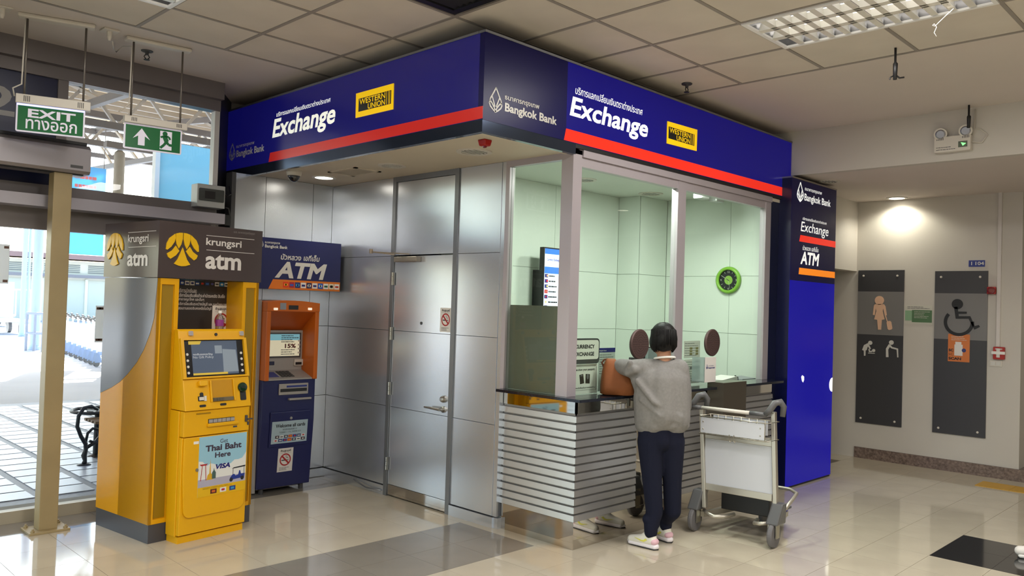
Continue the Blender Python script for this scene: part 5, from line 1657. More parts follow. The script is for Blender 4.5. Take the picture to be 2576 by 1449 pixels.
# EXIT
e0, e1 = PL(40, 240, 1, 5.92), PL(228, 270, 1, 5.79)
u = (e1 - e0); u.z = 0
eo = Vector((e0.x, e0.y, 0))
fA1 = Frame(eo, u)
wE = u.length
def fz(fr, x, y): return fr.px(x, y)[1]
f, g, t, pl = exit_sign(eo, u, wE, CZ, (fz(fA1, 40, 232) + fz(fA1, 228, 262)) / 2 + 0.0, (fz(fA1, 40, 254) + fz(fA1, 226, 285)) / 2, (fz(fA1, 40, 328) + fz(fA1, 214, 349)) / 2, True, 'lit green exit sign with EXIT over Thai lettering')
zt_, zb_ = (fz(fA1, 40, 254) + fz(fA1, 226, 285)) / 2 - 0.012, (fz(fA1, 40, 328) + fz(fA1, 214, 349)) / 2 + 0.01
hh = zt_ - zb_
write(MB(), g, 'EXIT', 0.07, wE - 0.085, zb_ + 0.55 * hh, zb_ + 0.90 * hh, 0.001, 0.03).build('lettering', m_exw, pl)
write(MB(), g, 'ทางออก', 0.06, wE - 0.075, zb_ + 0.08 * hh, zb_ + 0.48 * hh, 0.001, 0.012).build('lettering', m_exw, pl)
MB().tube([f.pt(0.035, CZ - 0.02, -0.01), f.pt(0.03, CZ - 0.3, -0.01), f.pt(0.028, fz(fA1, 40, 232) + 0.06, -0.01), f.pt(-0.02, fz(fA1, 40, 232) + 0.03, -0.02), f.pt(-0.01, fz(fA1, 40, 232) - 0.02, -0.03)], 0.005, 8).build('lead', m_offw, t, smooth=True)
# running man
e0, e1 = PL(312, 296, 1, 5.85), PL(470, 314, 1, 5.79)
u = (e1 - e0); u.z = 0
eo = Vector((e0.x, e0.y, 0))
fA2 = Frame(eo, u)
w2 = u.length
zb0 = (fz(fA2, 312, 289) + fz(fA2, 470, 313)) / 2; zba = (fz(fA2, 312, 308) + fz(fA2, 470, 328)) / 2; zp = (fz(fA2, 313, 372) + fz(fA2, 459, 390)) / 2
f, g, t, pl = exit_sign(eo, u, w2, CZ, zb0, zba, zp, False, 'green exit sign with white arrow and running man')
zt_, zb_ = zba - 0.012, zp + 0.01
hh = zt_ - zb_
A0, A1 = 0.014, w2 - 0.04
ww_ = A1 - A0
def RR(u_, v_): return (A0 + u_ * ww_, zb_ + v_ * hh)
q = MB(); g.poly(q, [RR(0.13, 0.42), RR(0.285, 0.90), RR(0.44, 0.42), RR(0.345, 0.56), RR(0.345, 0.14), RR(0.225, 0.14), RR(0.225, 0.56)], 0, 0.001); q.build('arrow', m_exw, pl)
q = MB(); g.poly(q, [RR(0.62, 0.08), RR(0.84, 0.08), RR(0.84, 0.92), RR(0.62, 0.92)], 0, 0.001); q.build('doorway', m_exw, pl)
q = MB()
g.disc(q, *RR(0.71, 0.80), 0.017, 0.017, 0.001, 0.002, 14)
def limb(pts, t_):
    for i in range(len(pts) - 1):
        (x0, y0), (x1, y1) = RR(*pts[i]), RR(*pts[i + 1])
        l = math.hypot(x1 - x0, y1 - y0)
        ox, oy = -(y1 - y0) / l * t_, (x1 - x0) / l * t_
        g.poly(q, [(x0 - ox, y0 - oy), (x1 - ox, y1 - oy), (x1 + ox, y1 + oy), (x0 + ox, y0 + oy)], 0.001, 0.002)
limb([(0.70, 0.70), (0.745, 0.45)], 0.016)
limb([(0.63, 0.62), (0.70, 0.70), (0.78, 0.68), (0.81, 0.56)], 0.007)
limb([(0.745, 0.45), (0.78, 0.32), (0.87, 0.30)], 0.009)
limb([(0.74, 0.45), (0.70, 0.30), (0.63, 0.14)], 0.009)
q.build('running_man', m_exg, pl)
MB().tube([PL(283, 105, 2, CZ - 0.07), DP(285, 122, depth_of(PL(283, 105, 2, CZ))), DP(292, 131, depth_of(PL(300, 115, 2, CZ))), DP(310, 117, depth_of(PL(318, 105, 2, CZ))), f.pt(0.035, CZ - 0.06, -0.01), f.pt(0.033, CZ - 0.3, -0.01), f.pt(0.03, zb0 + 0.08, -0.012), f.pt(-0.03, zb0 + 0.02, -0.03)], 0.005, 8).build('lead', m_offw, t, smooth=True)
# ceiling sockets
for (x, y, lab) in ((276, 76, 'white ceiling socket with plug beside the running-man sign'), (6, 18, 'white ceiling socket with plug beside the EXIT sign')):
    p = PL(x, y, 2, CZ)
    t = empty('ceiling_socket', p, lab, 'socket')
    MB().box(p.x - 0.05, p.x + 0.05, p.y - 0.05, p.y + 0.05, CZ - 0.012, CZ).build('plate', m_offw, t, bevel=0.003)
    MB().lathe((p.x, p.y, CZ - 0.012), -Z, [(0.018, 0), (0.016, 0.035), (0.008, 0.06)], 14).build('plug', m_offw, t)

# ------------------------------------------------------------------ air curtain, post, boxes by the glass front
ac0 = PL(230, 378, 1, 6.12); ac1 = PL(226, 440, 1, 6.12)
ac = empty('air_curtain', (0.8, 6.25, ac1.z), 'long metallic air curtain over the entrance', 'air curtain')
mb = MB()
zt_, zb_ = ac0.z + 0.03, ac1.z
pr = [(6.12, zb_ + 0.02), (6.12, zt_ - 0.03), (6.16, zt_), (6.36, zt_), (6.36, zb_), (6.14, zb_)]
n = len(pr)
xa, xb = -1.4, ac0.x
mb.add([(x, y, z) for x in (xa, xb) for y, z in pr], [tuple(range(n)), tuple(range(2 * n - 1, n - 1, -1))] + [(i, (i + 1) % n, (i + 1) % n + n, i + n) for i in range(n)])
body = mb.build('housing', mat('curtain_metal', (150, 146, 150), 0.33, metal=0.6), ac)
MB().box(xa, xb - 0.02, 6.15, 6.34, zt_, zt_ + 0.02).build('intake_grille', m_black, ac)
MB().box(xb - 0.13, xb - 0.05, 6.118, 6.121, zb_ + 0.035, zb_ + 0.055).build('badge', m_dgrey, body)
MB().box(xa, xb - 0.03, 6.17, 6.20, zb_ - 0.006, zb_).build('outlet_slot', m_black, ac)
MB().box(xa, xb - 0.3, 6.36, FY - 0.03, zb_ + 0.05, zb_ + 0.1).build('bracket', m_dgrey, ac)

post = empty('steel_post', (1.785, 6.22, 0), 'cream painted square steel post standing inside the glass front', 'post')
m_post = mat('post_cream', (160, 142, 104), 0.45, var=(3.0, 0.10))
MB().box(1.728, 1.845, 6.165, 6.28, 0.015, zb_ - 0.002).build('shaft', m_post, post, bevel=0.004)
MB().box(1.66, 1.915, 6.12, 6.33, 0, 0.016).build('base_plate', m_post, post, bevel=0.002)
for x, y in ((1.685, 6.145), (1.89, 6.145), (1.685, 6.305), (1.89, 6.305)):
    MB().lathe((x, y, 0.016), Z, [(0.014, 0), (0.014, 0.012), (0.008, 0.013), (0.007, 0.024)], 6).build('bolt', m_post, post)

# breaker box on the end of the facade
fQ = Frame((0, 6.42, 0), X)
a0, a1, b0, b1 = px_rect(fQ, [(497, 460), (567, 470), (566, 528), (496, 516)])
eb = empty('breaker_box', fQ.pt((a0 + a1) / 2, b0), 'grey electrical breaker box beside the end of the glass front', 'breaker box')
q = MB(); fQ.box(q, a0, a1, b0, b1, -0.12, 0); bx = q.build('case', mat('box_grey', (176, 178, 176), 0.45), eb, bevel=0.005)
q = MB(); fQ.rrect(q, a0 + 0.012, a1 - 0.012, b0 + 0.05, b1 - 0.035, 0.01, 0, 0.006); q.build('window', mat('box_window', (70, 74, 74), 0.12), eb)
q = MB(); fQ.box(q, a0 + 0.06, a1 - 0.09, b0 + 0.07, b1 - 0.055, 0.006, 0.0075); q.build('breaker_row', m_black, eb)
q = MB()
q.tube([fQ.pt(a1, b1 - 0.05, -0.03), fQ.pt(a1 + 0.03, b1 - 0.075, -0.03), fQ.pt(a1 + 0.07, b1 - 0.05, -0.05), fQ.pt(a1 + 0.08, b1 + 0.02, -0.10)], 0.006, 8)
q.build('cable', m_black, eb, smooth=True)
q = MB(); q.tube([fQ.pt(a1, b0 + 0.02, -0.03), fQ.pt(a1 + 0.045, b0 + 0.01, -0.03), fQ.pt(a1 + 0.07, b0 - 0.06, -0.04), fQ.pt(a1 + 0.075, b0 - 0.35, -0.05), fQ.pt(a1 + 0.075, b0 - 1.0, -0.05)], 0.008, 8)
q.build('cable', m_black, eb, smooth=True)
a0, a1, b0, b1 = px_rect(fQ, [(566, 540), (580, 542), (580, 562), (566, 560)])
tr = MB(); fQ.box(tr, a0, a1, b0 - 0.02, b1, -0.1, 0.0); tr = tr.build('adapter', m_black, None)
tag(tr, 'small black power adapter at the end of the door header', 'adapter')
# door stickers hanging on the glass
fq = Frame((0, FY - 0.012, 0), X)
for pix, lab in (([(-30, 612), (24, 615), (21, 714), (-33, 712)], 'grey notice board taped to the glass at the far left edge'), ([(241, 768), (262, 770), (258, 862), (238, 860)], 'narrow grey notice taped to the glass beside the kiosk')):
    a0, a1, b0, b1 = px_rect(fq, pix)
    q = MB(); fq.box(q, a0, a1 + (0.06 if pix[0][0] > 0 else 0), b0, b1, 0, 0.004); q = q.build('glass_notice', sheet_mat('notice_grey', (225, 225, 225), 0.85), None)
    tag(q, lab, 'notice')
    r_ = MB()
    for (u_, v_) in ((a0 + 0.005, b1 - 0.03), (a0 + 0.005, b0 + 0.01), (a1 - 0.035, b1 - 0.03), (a1 - 0.035, b0 + 0.01)):
        fq.box(r_, u_, u_ + 0.03, v_, v_ + 0.018, 0.004, 0.005)
    r_.build('tape_print', mat('tape_brown', (96, 70, 60), 0.5), q)
# ------------------------------------------------------------------ clock on the end wall of the booth
sc6b = 480 / 1140
def zb(x, y): return (1640 + x * sc6b, 440 + y * sc6b)
cc_ = fI4.px(1834.5, 705)
ck = empty('wall_clock', fI4.pt(cc_[0], cc_[1] - 0.13), 'round lime-green wall clock with black face inside the booth', 'clock')
cp = fI4.pt(*cc_)
MB().lathe(cp, fI4.n, [(0.128, 0), (0.134, 0.012), (0.130, 0.034), (0.112, 0.042), (0.100, 0.034), (0.100, 0.012), (0.128, 0)], 40).build('rim', mat('clock_green', (124, 176, 60), 0.3), ck, smooth=True)
MB().lathe(cp + fI4.n * 0.001, fI4.n, [(0.102, 0), (0.102, 0.014)], 36).build('face', mat('clock_face', (26, 30, 30), 0.3), ck)
MB().lathe(cp + fI4.n * 0.015, fI4.n, [(0.044, 0), (0.044, 0.001)], 28).build('centre_disc', mat('clock_centre', (130, 172, 70), 0.4), ck)
g = fI4.off(0.015)
q = MB()
m_clk = mat('clock_marks', (200, 206, 190), 0.4)
for k in range(12):
    t = math.pi / 2 - k * math.pi / 6
    if k % 3 == 0:
        s = {0: '12', 3: '3', 6: '6', 9: '9'}[k]
        x, y = cc_[0] + 0.082 * math.cos(t), cc_[1] + 0.082 * math.sin(t)
        wd_ = 0.011 if len(s) > 1 else 0.006
        write(q, g, s, x - wd_, x + wd_, y - 0.01, y + 0.01, 0.001, 0.0)
    else:
        for r0, r1 in ((0.074, 0.092),):
            ca_, sa_ = math.cos(t), math.sin(t)
            g.poly(q, [(cc_[0] + r0 * ca_ - 0.0015 * sa_, cc_[1] + r0 * sa_ + 0.0015 * ca_), (cc_[0] + r1 * ca_ - 0.0015 * sa_, cc_[1] + r1 * sa_ + 0.0015 * ca_), (cc_[0] + r1 * ca_ + 0.0015 * sa_, cc_[1] + r1 * sa_ - 0.0015 * ca_), (cc_[0] + r0 * ca_ + 0.0015 * sa_, cc_[1] + r0 * sa_ - 0.0015 * ca_)], 0, 0.001)
q.build('print', m_clk, ck)
for ang, L, nm in ((150, 0.078, 'minute_hand'), (148, 0.045, 'hour_hand'), (-78, 0.085, 'second_hand')):
    t = math.radians(ang)
    ca_, sa_ = math.cos(t), math.sin(t)
    th_ = 0.0028 if 'sec' not in nm else 0.0014
    q = MB(); g.poly(q, [(cc_[0] - 0.012 * ca_ - th_ * sa_, cc_[1] - 0.012 * sa_ + th_ * ca_), (cc_[0] + L * ca_ - th_ * 0.4 * sa_, cc_[1] + L * sa_ + th_ * 0.4 * ca_), (cc_[0] + L * ca_ + th_ * 0.4 * sa_, cc_[1] + L * sa_ - th_ * 0.4 * ca_), (cc_[0] - 0.012 * ca_ + th_ * sa_, cc_[1] - 0.012 * sa_ - th_ * ca_)], 0.002, 0.004); q.build(nm, m_clk, ck)

# ------------------------------------------------------------------ speech plates on the glass
m_plate = mat('speech_plate', (92, 72, 70), 0.5, metal=0.3, bump=(400, 0.4))
for (x, y), lab in (((1610, 866), 'dark round speech plate on the glass left of the head of the woman'), ((1793, 862), 'dark round speech plate on the right-hand glass pane')):
    p = fB.px(x, y)
    t = empty('speech_plate', fB.pt(p[0], p[1] - 0.11), lab, 'speech plate')
    MB().lathe(fB.pt(p[0], p[1], -0.018), fB.n, [(0.112, 0), (0.116, 0.010), (0.116, 0.018), (0.110, 0.024)], 40).build('plate', m_plate, t)
    q = MB()
    for r_ in range(1, 6):
        for k in range(6 * r_):
            a = 2 * math.pi * k / (6 * r_)
            fB.disc(q, p[0] + 0.018 * r_ * math.cos(a), p[1] + 0.018 * r_ * math.sin(a), 0.0032, 0.0032, 0.0062, 0.0068, 6)
    q.build('perforation_dots', m_black, t)

# ------------------------------------------------------------------ boards and notices behind the glass
fO = Frame((0, CY + 0.062, 0), X)
sq = 130 / 1177
def zc(x, y): return (1430 + x * sq, 850 + y * sq)
a0, a1, b0, b1 = px_rect(fO, [zc(40, 5), zc(665, 12), zc(650, 575), zc(30, 600)])
a0 -= 0.05
t = empty('currency_board', fO.pt((a0 + a1) / 2, b0), 'white board reading currency exchange standing behind the corner post', 'sign board')
q = MB(); fO.rrect(q, a0, a1, b0, b1, 0.03, 0, 0.02); q.build('frame', m_dgrey, t)
w, h = a1 - a0, b1 - b0
q = MB(); fO.rrect(q, a0 + 0.014, a1 - 0.012, b0 + 0.032, b1 - 0.012, 0.022, 0.02, 0.022); fc = q.build('face', m_paper, t)
g = fO.off(0.022)
letter(g, 'CURRENCY', zc(150, 200), zc(595, 200), zc(400, 152), zc(400, 243), m_print, fc, 0.04, 0, 0.001)
letter(g, 'EXCHANGE', zc(148, 360), zc(583, 360), zc(400, 320), zc(400, 412), m_print, fc, 0.04, 0, 0.001)
a0, a1, b0, b1 = px_rect(fO, [zc(40, 600), zc(655, 605), zc(645, 1255), zc(40, 1290)])
a0 -= 0.05
t = MB(); fO.box(t, a0, a1, b0, b1, 0, 0.003); t = t.build('passport_notice', m_paper, None)
tag(t, 'white notice about passports standing below the currency exchange board', 'notice')
g = fO.off(0.003)
q = MB()
for (x0, x1, y0, y1) in ((20, 632, 640, 646), (20, 632, 1185, 1192), (626, 632, 640, 1190)):
    r_ = px_rect(g, [zc(x0, y0), zc(x1, y0), zc(x1, y1), zc(x0, y1)])
    g.box(q, *r_, 0, 0.0008)
q.build('print', m_greyprint, t)
letter(g, 'Please show your passport.', zc(90, 720), zc(600, 720), zc(400, 690), zc(400, 760), m_print, t, 0.02, 0, 0.001)
letter(g, 'โปรดแสดงหนังสือเดินทางของท่าน', zc(-40, 1130), zc(605, 1130), zc(400, 1105), zc(400, 1150), m_print, t, 0.01, 0, 0.001)
q = MB()
g.ppoly(q, [zc(248, 845), zc(335, 822), zc(355, 1032), zc(265, 1055)], 0, 0.001)
g.ppoly(q, [zc(392, 820), zc(487, 825), zc(480, 1038), zc(385, 1036)], 0, 0.001)
q.build('passport_print', mat('passport_ink', (56, 50, 46), 0.5), t)
q = MB(); p = g.px(*zc(437, 880)); g.disc(q, p[0], p[1], 0.012, 0.02, 0.001, 0.0016, 16); p = g.px(*zc(295, 860)); g.box(q, p[0] - 0.012, p[0] + 0.012, p[1] - 0.004, p[1] + 0.004, 0.001, 0.0016); q.build('crest_print', m_greyprint, t)
# rate sheet
a0, a1, b0, b1 = px_rect(fO, [zc(685, 228), zc(1050, 225), zc(1040, 1200), zc(668, 1200)])
t = MB(); fO.box(t, a0, a1, b0, b1, 0, 0.003); t = t.build('rate_sheet', mat('sheet_pale', (196, 204, 200), 0.4), None)
tag(t, 'pale rate sheet with blue heading behind the brown bag', 'notice')
g = fO.off(0.003)
r_ = px_rect(g, [zc(685, 228), zc(1050, 225), zc(1050, 325), zc(685, 328)])
q = MB(); g.box(q, a0, a1, r_[2], b1, 0, 0.001); q.build('heading_print', mat('sheet_blue', (40, 44, 120), 0.4), t)
letter(g, 'Bangkok Bank', zc(700, 290), zc(865, 290), zc(780, 277), zc(780, 310), m_wh_off, t, 0.03, 0, 0.002)
q = MB(); lines(q, g, a0 + 0.01, a1 - 0.01, b0 + 0.12, r_[2] - 0.01, 9, 0.3, 0.001, 12); q.build('print', m_greyprint, t)
# sheets at the mullion
sd = 260 / 1983
def zd_(x, y): return (1700 + x * sd, 820 + y * sd)
for pix, lab, n, seed in (([zd_(150, 290), zd_(462, 278), zd_(455, 605), zd_(150, 622)], 'upper white sheet of tables beside the middle mullion', 6, 21), ([zd_(150, 655), zd_(452, 622), zd_(465, 1085), zd_(150, 1110)], 'lower white form hanging beside the middle mullion', 9, 22)):
    a0, a1, b0, b1 = px_rect(fO, pix)
    t = MB(); fO.box(t, a0, a1, b0, b1, 0, 0.003); t = t.build('paper_notice', m_paper, None)
    tag(t, lab, 'notice')
    g = fO.off(0.003)
    q = MB(); lines(q, g, a0 + 0.012, a1 - 0.012, b0 + 0.012, b1 - 0.012, n, 0.22, 0.001, seed)
    if n > 6:
        g.box(q, a0 + 0.35 * (a1 - a0), a1 - 0.02, b1 - 0.085, b1 - 0.06, 0.001, 0.0014)
    q.build('print', m_greyprint, t)
    if n == 6:
        q = MB()
        for u in (0.35, 0.72):
            for v in (0.18, 0.34, 0.5):
                g.box(q, a0 + u * (a1 - a0), a0 + (u + 0.16) * (a1 - a0), b0 + v * (b1 - b0), b0 + (v + 0.12) * (b1 - b0), 0.001, 0.0016)
        q.build('table_print', mat('print_olive', (150, 140, 96), 0.6), t)
# leaflet holder on the steel box
fR = Frame((0, 3.50, 0), X)
a0, a1, b0, b1 = px_rect(fR, [zd_(560, 605), zd_(772, 595), zd_(768, 965), zd_(555, 965)])
b0 = 1.0755
t = empty('leaflet_holder', fR.pt((a0 + a1) / 2, b0), 'white acrylic leaflet holder with blue logo standing on the steel box', 'leaflet holder')
q = MB(); fR.box(q, a0, a1, b0, b1, -0.008, 0); fc = q.build('front_card', m_paper, t)
q = MB(); fR.poly(q, [(a0 - 0.001, b0), (a0, b0), (a0, b1), (a0 - 0.001, b1)], -0.12, 0); q.build('side', mat('acrylic', (170, 196, 190), 0.1, alpha=0.5), t)
q = MB(); fR.box(q, a0, a1, b0, b0 + 0.01, -0.12, -0.008); q.build('base', m_paper, t)
g = fR.off(0.0)
lotus(g, zd_(582, 780), zd_(612, 780), zd_(598, 740), zd_(598, 825), mat('logo_blue', (50, 60, 130), 0.4), fc)
letter(g, THB, zd_(625, 765), zd_(720, 765), zd_(670, 755), zd_(670, 775), MATS['logo_blue'], fc, 0.0, 0)
letter(g, 'Bangkok Bank', zd_(622, 800), zd_(747, 800), zd_(690, 785), zd_(690, 822), MATS['logo_blue'], fc, 0.03, 0)
# desk inside, computer
dk = MB().box(4.40, 7.12, 3.92, 4.35, 0.72, 0.75).build('desk_top', mat('desk_grey', (150, 152, 146), 0.35), None)
tag(dk, 'grey clerk desk inside the booth below the windows', 'desk')
for x in (4.45, 5.75, 7.07):
    MB().box(x - 0.02, x + 0.02, 3.95, 4.32, 0.004, 0.72).build('leg', m_dgrey, dk)
p = PL(1668, 886, 1, 3.95)
mo = empty('monitor', (p.x, 4.05, 0.75), 'computer monitor on the clerk desk behind the woman', 'monitor')
MB().box(p.x - 0.12, p.x + 0.10, 4.02, 4.05, 1.02, p.z + 0.03).build('screen', mat('monitor_grey', (150, 160, 160), 0.3), mo)
MB().box(p.x - 0.13, p.x + 0.11, 4.05, 4.07, 1.01, p.z + 0.04).build('case', m_black, mo)
MB().box(p.x - 0.03, p.x + 0.01, 4.07, 4.09, 0.76, 1.1).build('stand', m_black, mo)
MB().box(p.x - 0.10, p.x + 0.08, 4.02, 4.18, 0.75, 0.762).build('foot', m_black, mo)
p = PL(1590, 905, 1, 3.80)
wc = empty('webcam', (p.x, 3.80, 1.037), 'small dark webcam on a stalk behind the glass', 'camera')
MB().tube([(p.x, 3.80, 1.037), (p.x, 3.80, p.z - 0.02)], 0.008, 8).build('stalk', m_dgrey, wc)
MB().box(p.x - 0.02, p.x + 0.045, 3.78, 3.82, p.z - 0.03, p.z + 0.02).build('body', m_dgrey, wc, bevel=0.006)
p = PL(1818, 940, 1, 3.78)
bi = empty('ring_binder', (p.x, 3.8, 1.037), 'open white ring binder lying on the worktop behind the glass', 'binder')
MB().hexa([(p.x - 0.14, 3.70, 1.037), (p.x + 0.12, 3.70, 1.037), (p.x + 0.14, 3.88, 1.037), (p.x - 0.12, 3.88, 1.037), (p.x - 0.14, 3.70, 1.05), (p.x + 0.12, 3.70, 1.075), (p.x + 0.14, 3.88, 1.075), (p.x - 0.12, 3.88, 1.05)]).build('cover', m_paper, bi)
MB().tube([(p.x + 0.12, 3.69, 1.04), (p.x + 0.13, 3.70, 1.065), (p.x + 0.11, 3.72, 1.08)], 0.006, 8).build('spine', m_black, bi)
pp_ = MB().hexa([(p.x + 0.25, 3.72, 1.037), (p.x + 0.5, 3.72, 1.037), (p.x + 0.48, 3.86, 1.037), (p.x + 0.23, 3.86, 1.037), (p.x + 0.25, 3.72, 1.041), (p.x + 0.5, 3.72, 1.041), (p.x + 0.48, 3.86, 1.055), (p.x + 0.23, 3.86, 1.041)]).build('paper_pad', mat('pad_grey', (150, 152, 156), 0.6), None)
tag(pp_, 'grey paper pad lying on the worktop beside the binder', 'paper pad')
# rate display seen through the side window
TVY = 4.86
fV2 = Frame((0, TVY, 0), X)
a0, b1 = fV2.px(1369, 621); _, b0 = fV2.px(1369, 762)
b0 -= 0.25
a1 = a0 + 0.235
tv = empty('rate_display', fV2.pt((a0 + a1) / 2, b0), 'flat display of currency rates seen through the side window', 'display')
q = MB(); fV2.box(q, a0, a1, b0, b1, -0.05, 0); q.build('case', m_black, tv)
q = MB(); fV2.box(q, a0 + 0.012, a1 - 0.012, b0 + 0.012, b1 - 0.012, 0, 0.002); tsn = q.build('screen', mat('tv_white', (230, 234, 250), 0.2, emit=(225, 232, 255), es=0.8), tv)
q = MB(); fV2.box(q, a0 + 0.07, a1 - 0.07, b0 + 0.2, b1 - 0.2, -0.195, -0.05); q.build('wall_mount', m_black, tv)
g = fV2.off(0.002)
m_tvb = mat('tv_blue', (60, 110, 220), 0.2, emit=(70, 120, 235), es=0.8)
q = MB(); g.box(q, a0 + 0.012, a1 - 0.012, b1 - 0.06, b1 - 0.012, 0, 0.001); z_ = fV2.px(1385, 680)[1]; g.box(q, a0 + 0.012, a1 - 0.012, z_ - 0.03, z_ + 0.03, 0, 0.001); q.build('print', m_tvb, tsn)
q = MB(); z_ = fV2.px(1385, 654)[1]; write(q, g, 'Currency Exchange', a0 + 0.04, a1 - 0.02, z_ - 0.015, z_ + 0.015, 0.001, 0.02); z_ = fV2.px(1385, 680)[1]; q.build('lettering', mat('tv_ink', (50, 50, 170), 0.3), tsn)
z0_ = fV2.px(1385, 688)[1]
for k, col in enumerate(((50, 50, 120), (60, 50, 120), (60, 60, 130), (180, 40, 60), (30, 40, 110), (230, 230, 235), (40, 40, 110), (210, 50, 40), (60, 60, 130), (190, 40, 40), (40, 60, 120))):
    zz = z0_ - 0.022 - k * 0.047
    q = MB(); g.box(q, a0 + 0.018, a0 + 0.06, zz - 0.016, zz + 0.016, 0, 0.001); o_ = q.build('flag', mat('flag%d' % k, col, 0.3, emit=col, es=0.5), tsn)
    q = MB(); g.box(q, a0 + 0.04 if k < 3 else a0 + 0.032, a0 + 0.06 if k < 3 else a0 + 0.046, zz - 0.008, zz + 0.008, 0.001, 0.0016); q.build('flag_mark', mat('flagm%d' % (k % 3), ((230, 180, 130), (230, 60, 60), (240, 220, 120))[k % 3], 0.3), o_)
q = MB(); lines(q, g, a0 + 0.07, a1 - 0.03, z0_ - 0.022 - 10.5 * 0.047, z0_ - 0.0, 11, 0.25, 0.001, 31); q.build('print', m_print, tsn)
# interior emergency lamp and dome camera
p = PL(1778, 508, 2, IZ - 0.14)
il = empty('emergency_light', (p.x, p.y, IZ - 0.06), 'twin-head emergency lamp on the ceiling inside the booth', 'emergency light')
MB().box(p.x - 0.1, p.x + 0.12, p.y - 0.05, p.y + 0.05, IZ - 0.05, IZ).build('body', m_offw, il, bevel=0.006)
for dx in (-0.12, 0.14):
    MB().box(p.x + dx - 0.07, p.x + dx + 0.07, p.y - 0.06, p.y + 0.03, IZ - 0.13, IZ - 0.05).build('lamp_head', mat('lamp_case', (180, 184, 180), 0.3), il, bevel=0.012)
p = PL(1776, 488, 2, IZ)
dc = empty('dome_camera', (p.x, p.y, IZ), 'dome camera on the ceiling inside the booth', 'camera')
p = Vector((p.x, p.y - 0.12, IZ))
MB().lathe(p, -Z, [(0.07, 0), (0.07, 0.03), (0.055, 0.04)], 24).build('base', m_white, dc)
q = MB(); q.ell(p - Z * 0.04, 0.05, 0.05, 0.055, 18, 10); q.build('dome', MATS['dome_black'], dc, smooth=True)

# ------------------------------------------------------------------ washroom signs (wall x = 9.7)
fZ = Frame((WX, 0, 0), -Y)
s9 = 496 / 1437
def z9(x, y): return (2080 + x * s9, 460 + y * s9)
m_pdk = mat('plaque_dark', (62, 62, 66), 0.45)
m_pmd = mat('plaque_mid', (124, 122, 122), 0.45)
m_peach = mat('peach', (232, 190, 160), 0.45)
def plaque(pix, zs_, label):
    a0, a1, b0, b1 = px_rect(fZ, pix)
    t = empty('washroom_sign', fZ.pt((a0 + a1) / 2, b0), label, 'sign')
    w1, w2 = zs_
    for nm, v0, v1, m in (('top_board', w1, b1, m_pdk), ('middle_board', w2, w1, m_pmd), ('bottom_board', b0, w2, m_pdk)):
        q = MB(); fZ.box(q, a0, a1, v0, v1, 0.0, 0.018); q.build(nm, m, t)
    for u in (a0 + 0.12 * (a1 - a0), a1 - 0.14 * (a1 - a0)):
        for v in (b1 - 0.065, b0 + 0.055):
            MB().lathe(fZ.pt(u, v, 0.018), fZ.n, [(0.012, 0), (0.012, 0.005), (0.007, 0.008)], 14).build('screw_cap', m_offw, t)
    return a0, a1, b0, b1, t
g = fZ.off(0.018)
zw = lambda x, y: fZ.px(*z9(x, y))[1]
a0, a1, b0, b1, t = plaque([(2157, 680), (2272, 680), (2272, 1075), (2157, 1062)], (zw(390, 793), zw(390, 1108)), 'tall grey sign with peach woman and suitcase, baby change and elder symbols')
q = MB()
def gp(pts): g.ppoly(q, [z9(*p) for p in pts], 0, 0.006)
p = g.px(*z9(384, 857)); g.disc(q, p[0], p[1], 0.052, 0.052, 0, 0.006, 20)
gp([(352, 884), (416, 884), (428, 900), (438, 965), (424, 968), (412, 915), (408, 935), (422, 995), (402, 998), (396, 1070), (374, 1070), (368, 998), (346, 995), (362, 935), (358, 915), (350, 965), (336, 962), (344, 895)])
gp([(424, 968), (432, 968), (444, 1012), (440, 1015)])
gp([(436, 1018), (442, 1008), (462, 1006), (470, 1014), (478, 1060), (470, 1070), (452, 1072), (444, 1064)])
q.build('woman_symbol', m_peach, t)
q = MB()
p = g.px(*z9(317, 1166)); g.disc(q, p[0], p[1], 0.024, 0.024, 0, 0.005, 16)
gp([(258, 1218), (272, 1182), (300, 1168), (312, 1186), (322, 1208), (316, 1214), (300, 1192), (290, 1220), (284, 1220), (282, 1260), (272, 1260), (270, 1222)])
gp([(304, 1212), (310, 1208), (316, 1226), (332, 1222), (330, 1234), (308, 1234)]); p = g.px(*z9(342, 1222)); g.disc(q, p[0], p[1], 0.018, 0.018, 0, 0.005, 14)
gp([(302, 1238), (350, 1240), (350, 1245), (302, 1243)])
q.build('baby_change_symbol', m_wh_off, t)
q = MB()
p = g.px(*z9(471, 1164)); g.disc(q, p[0], p[1], 0.026, 0.026, 0, 0.005, 16)
gp([(432, 1270), (432, 1208), (452, 1176), (464, 1180), (476, 1196), (506, 1204), (520, 1208), (522, 1272), (514, 1272), (510, 1216), (472, 1206), (460, 1196), (448, 1216), (450, 1270)])
q.build('elder_symbol', m_wh_off, t)
a0, a1, b0, b1, t = plaque([(2350, 682), (2483, 682), (2483, 1103), (2350, 1087)], (zw(975, 806), zw(975, 1143)), 'tall grey sign with black wheelchair symbol')
q = MB()
p = g.px(*z9(952, 884)); g.disc(q, p[0], p[1], 0.056, 0.056, 0, 0.006, 20)
gp([(928, 905), (954, 902), (958, 938), (1020, 940), (1020, 954), (960, 955), (962, 972), (1046, 972), (1078, 1044), (1108, 1036), (1116, 1050), (1076, 1070), (1034, 990), (940, 990)])
pc = g.px(*z9(962, 1016)); R0 = 0.150
N = 22
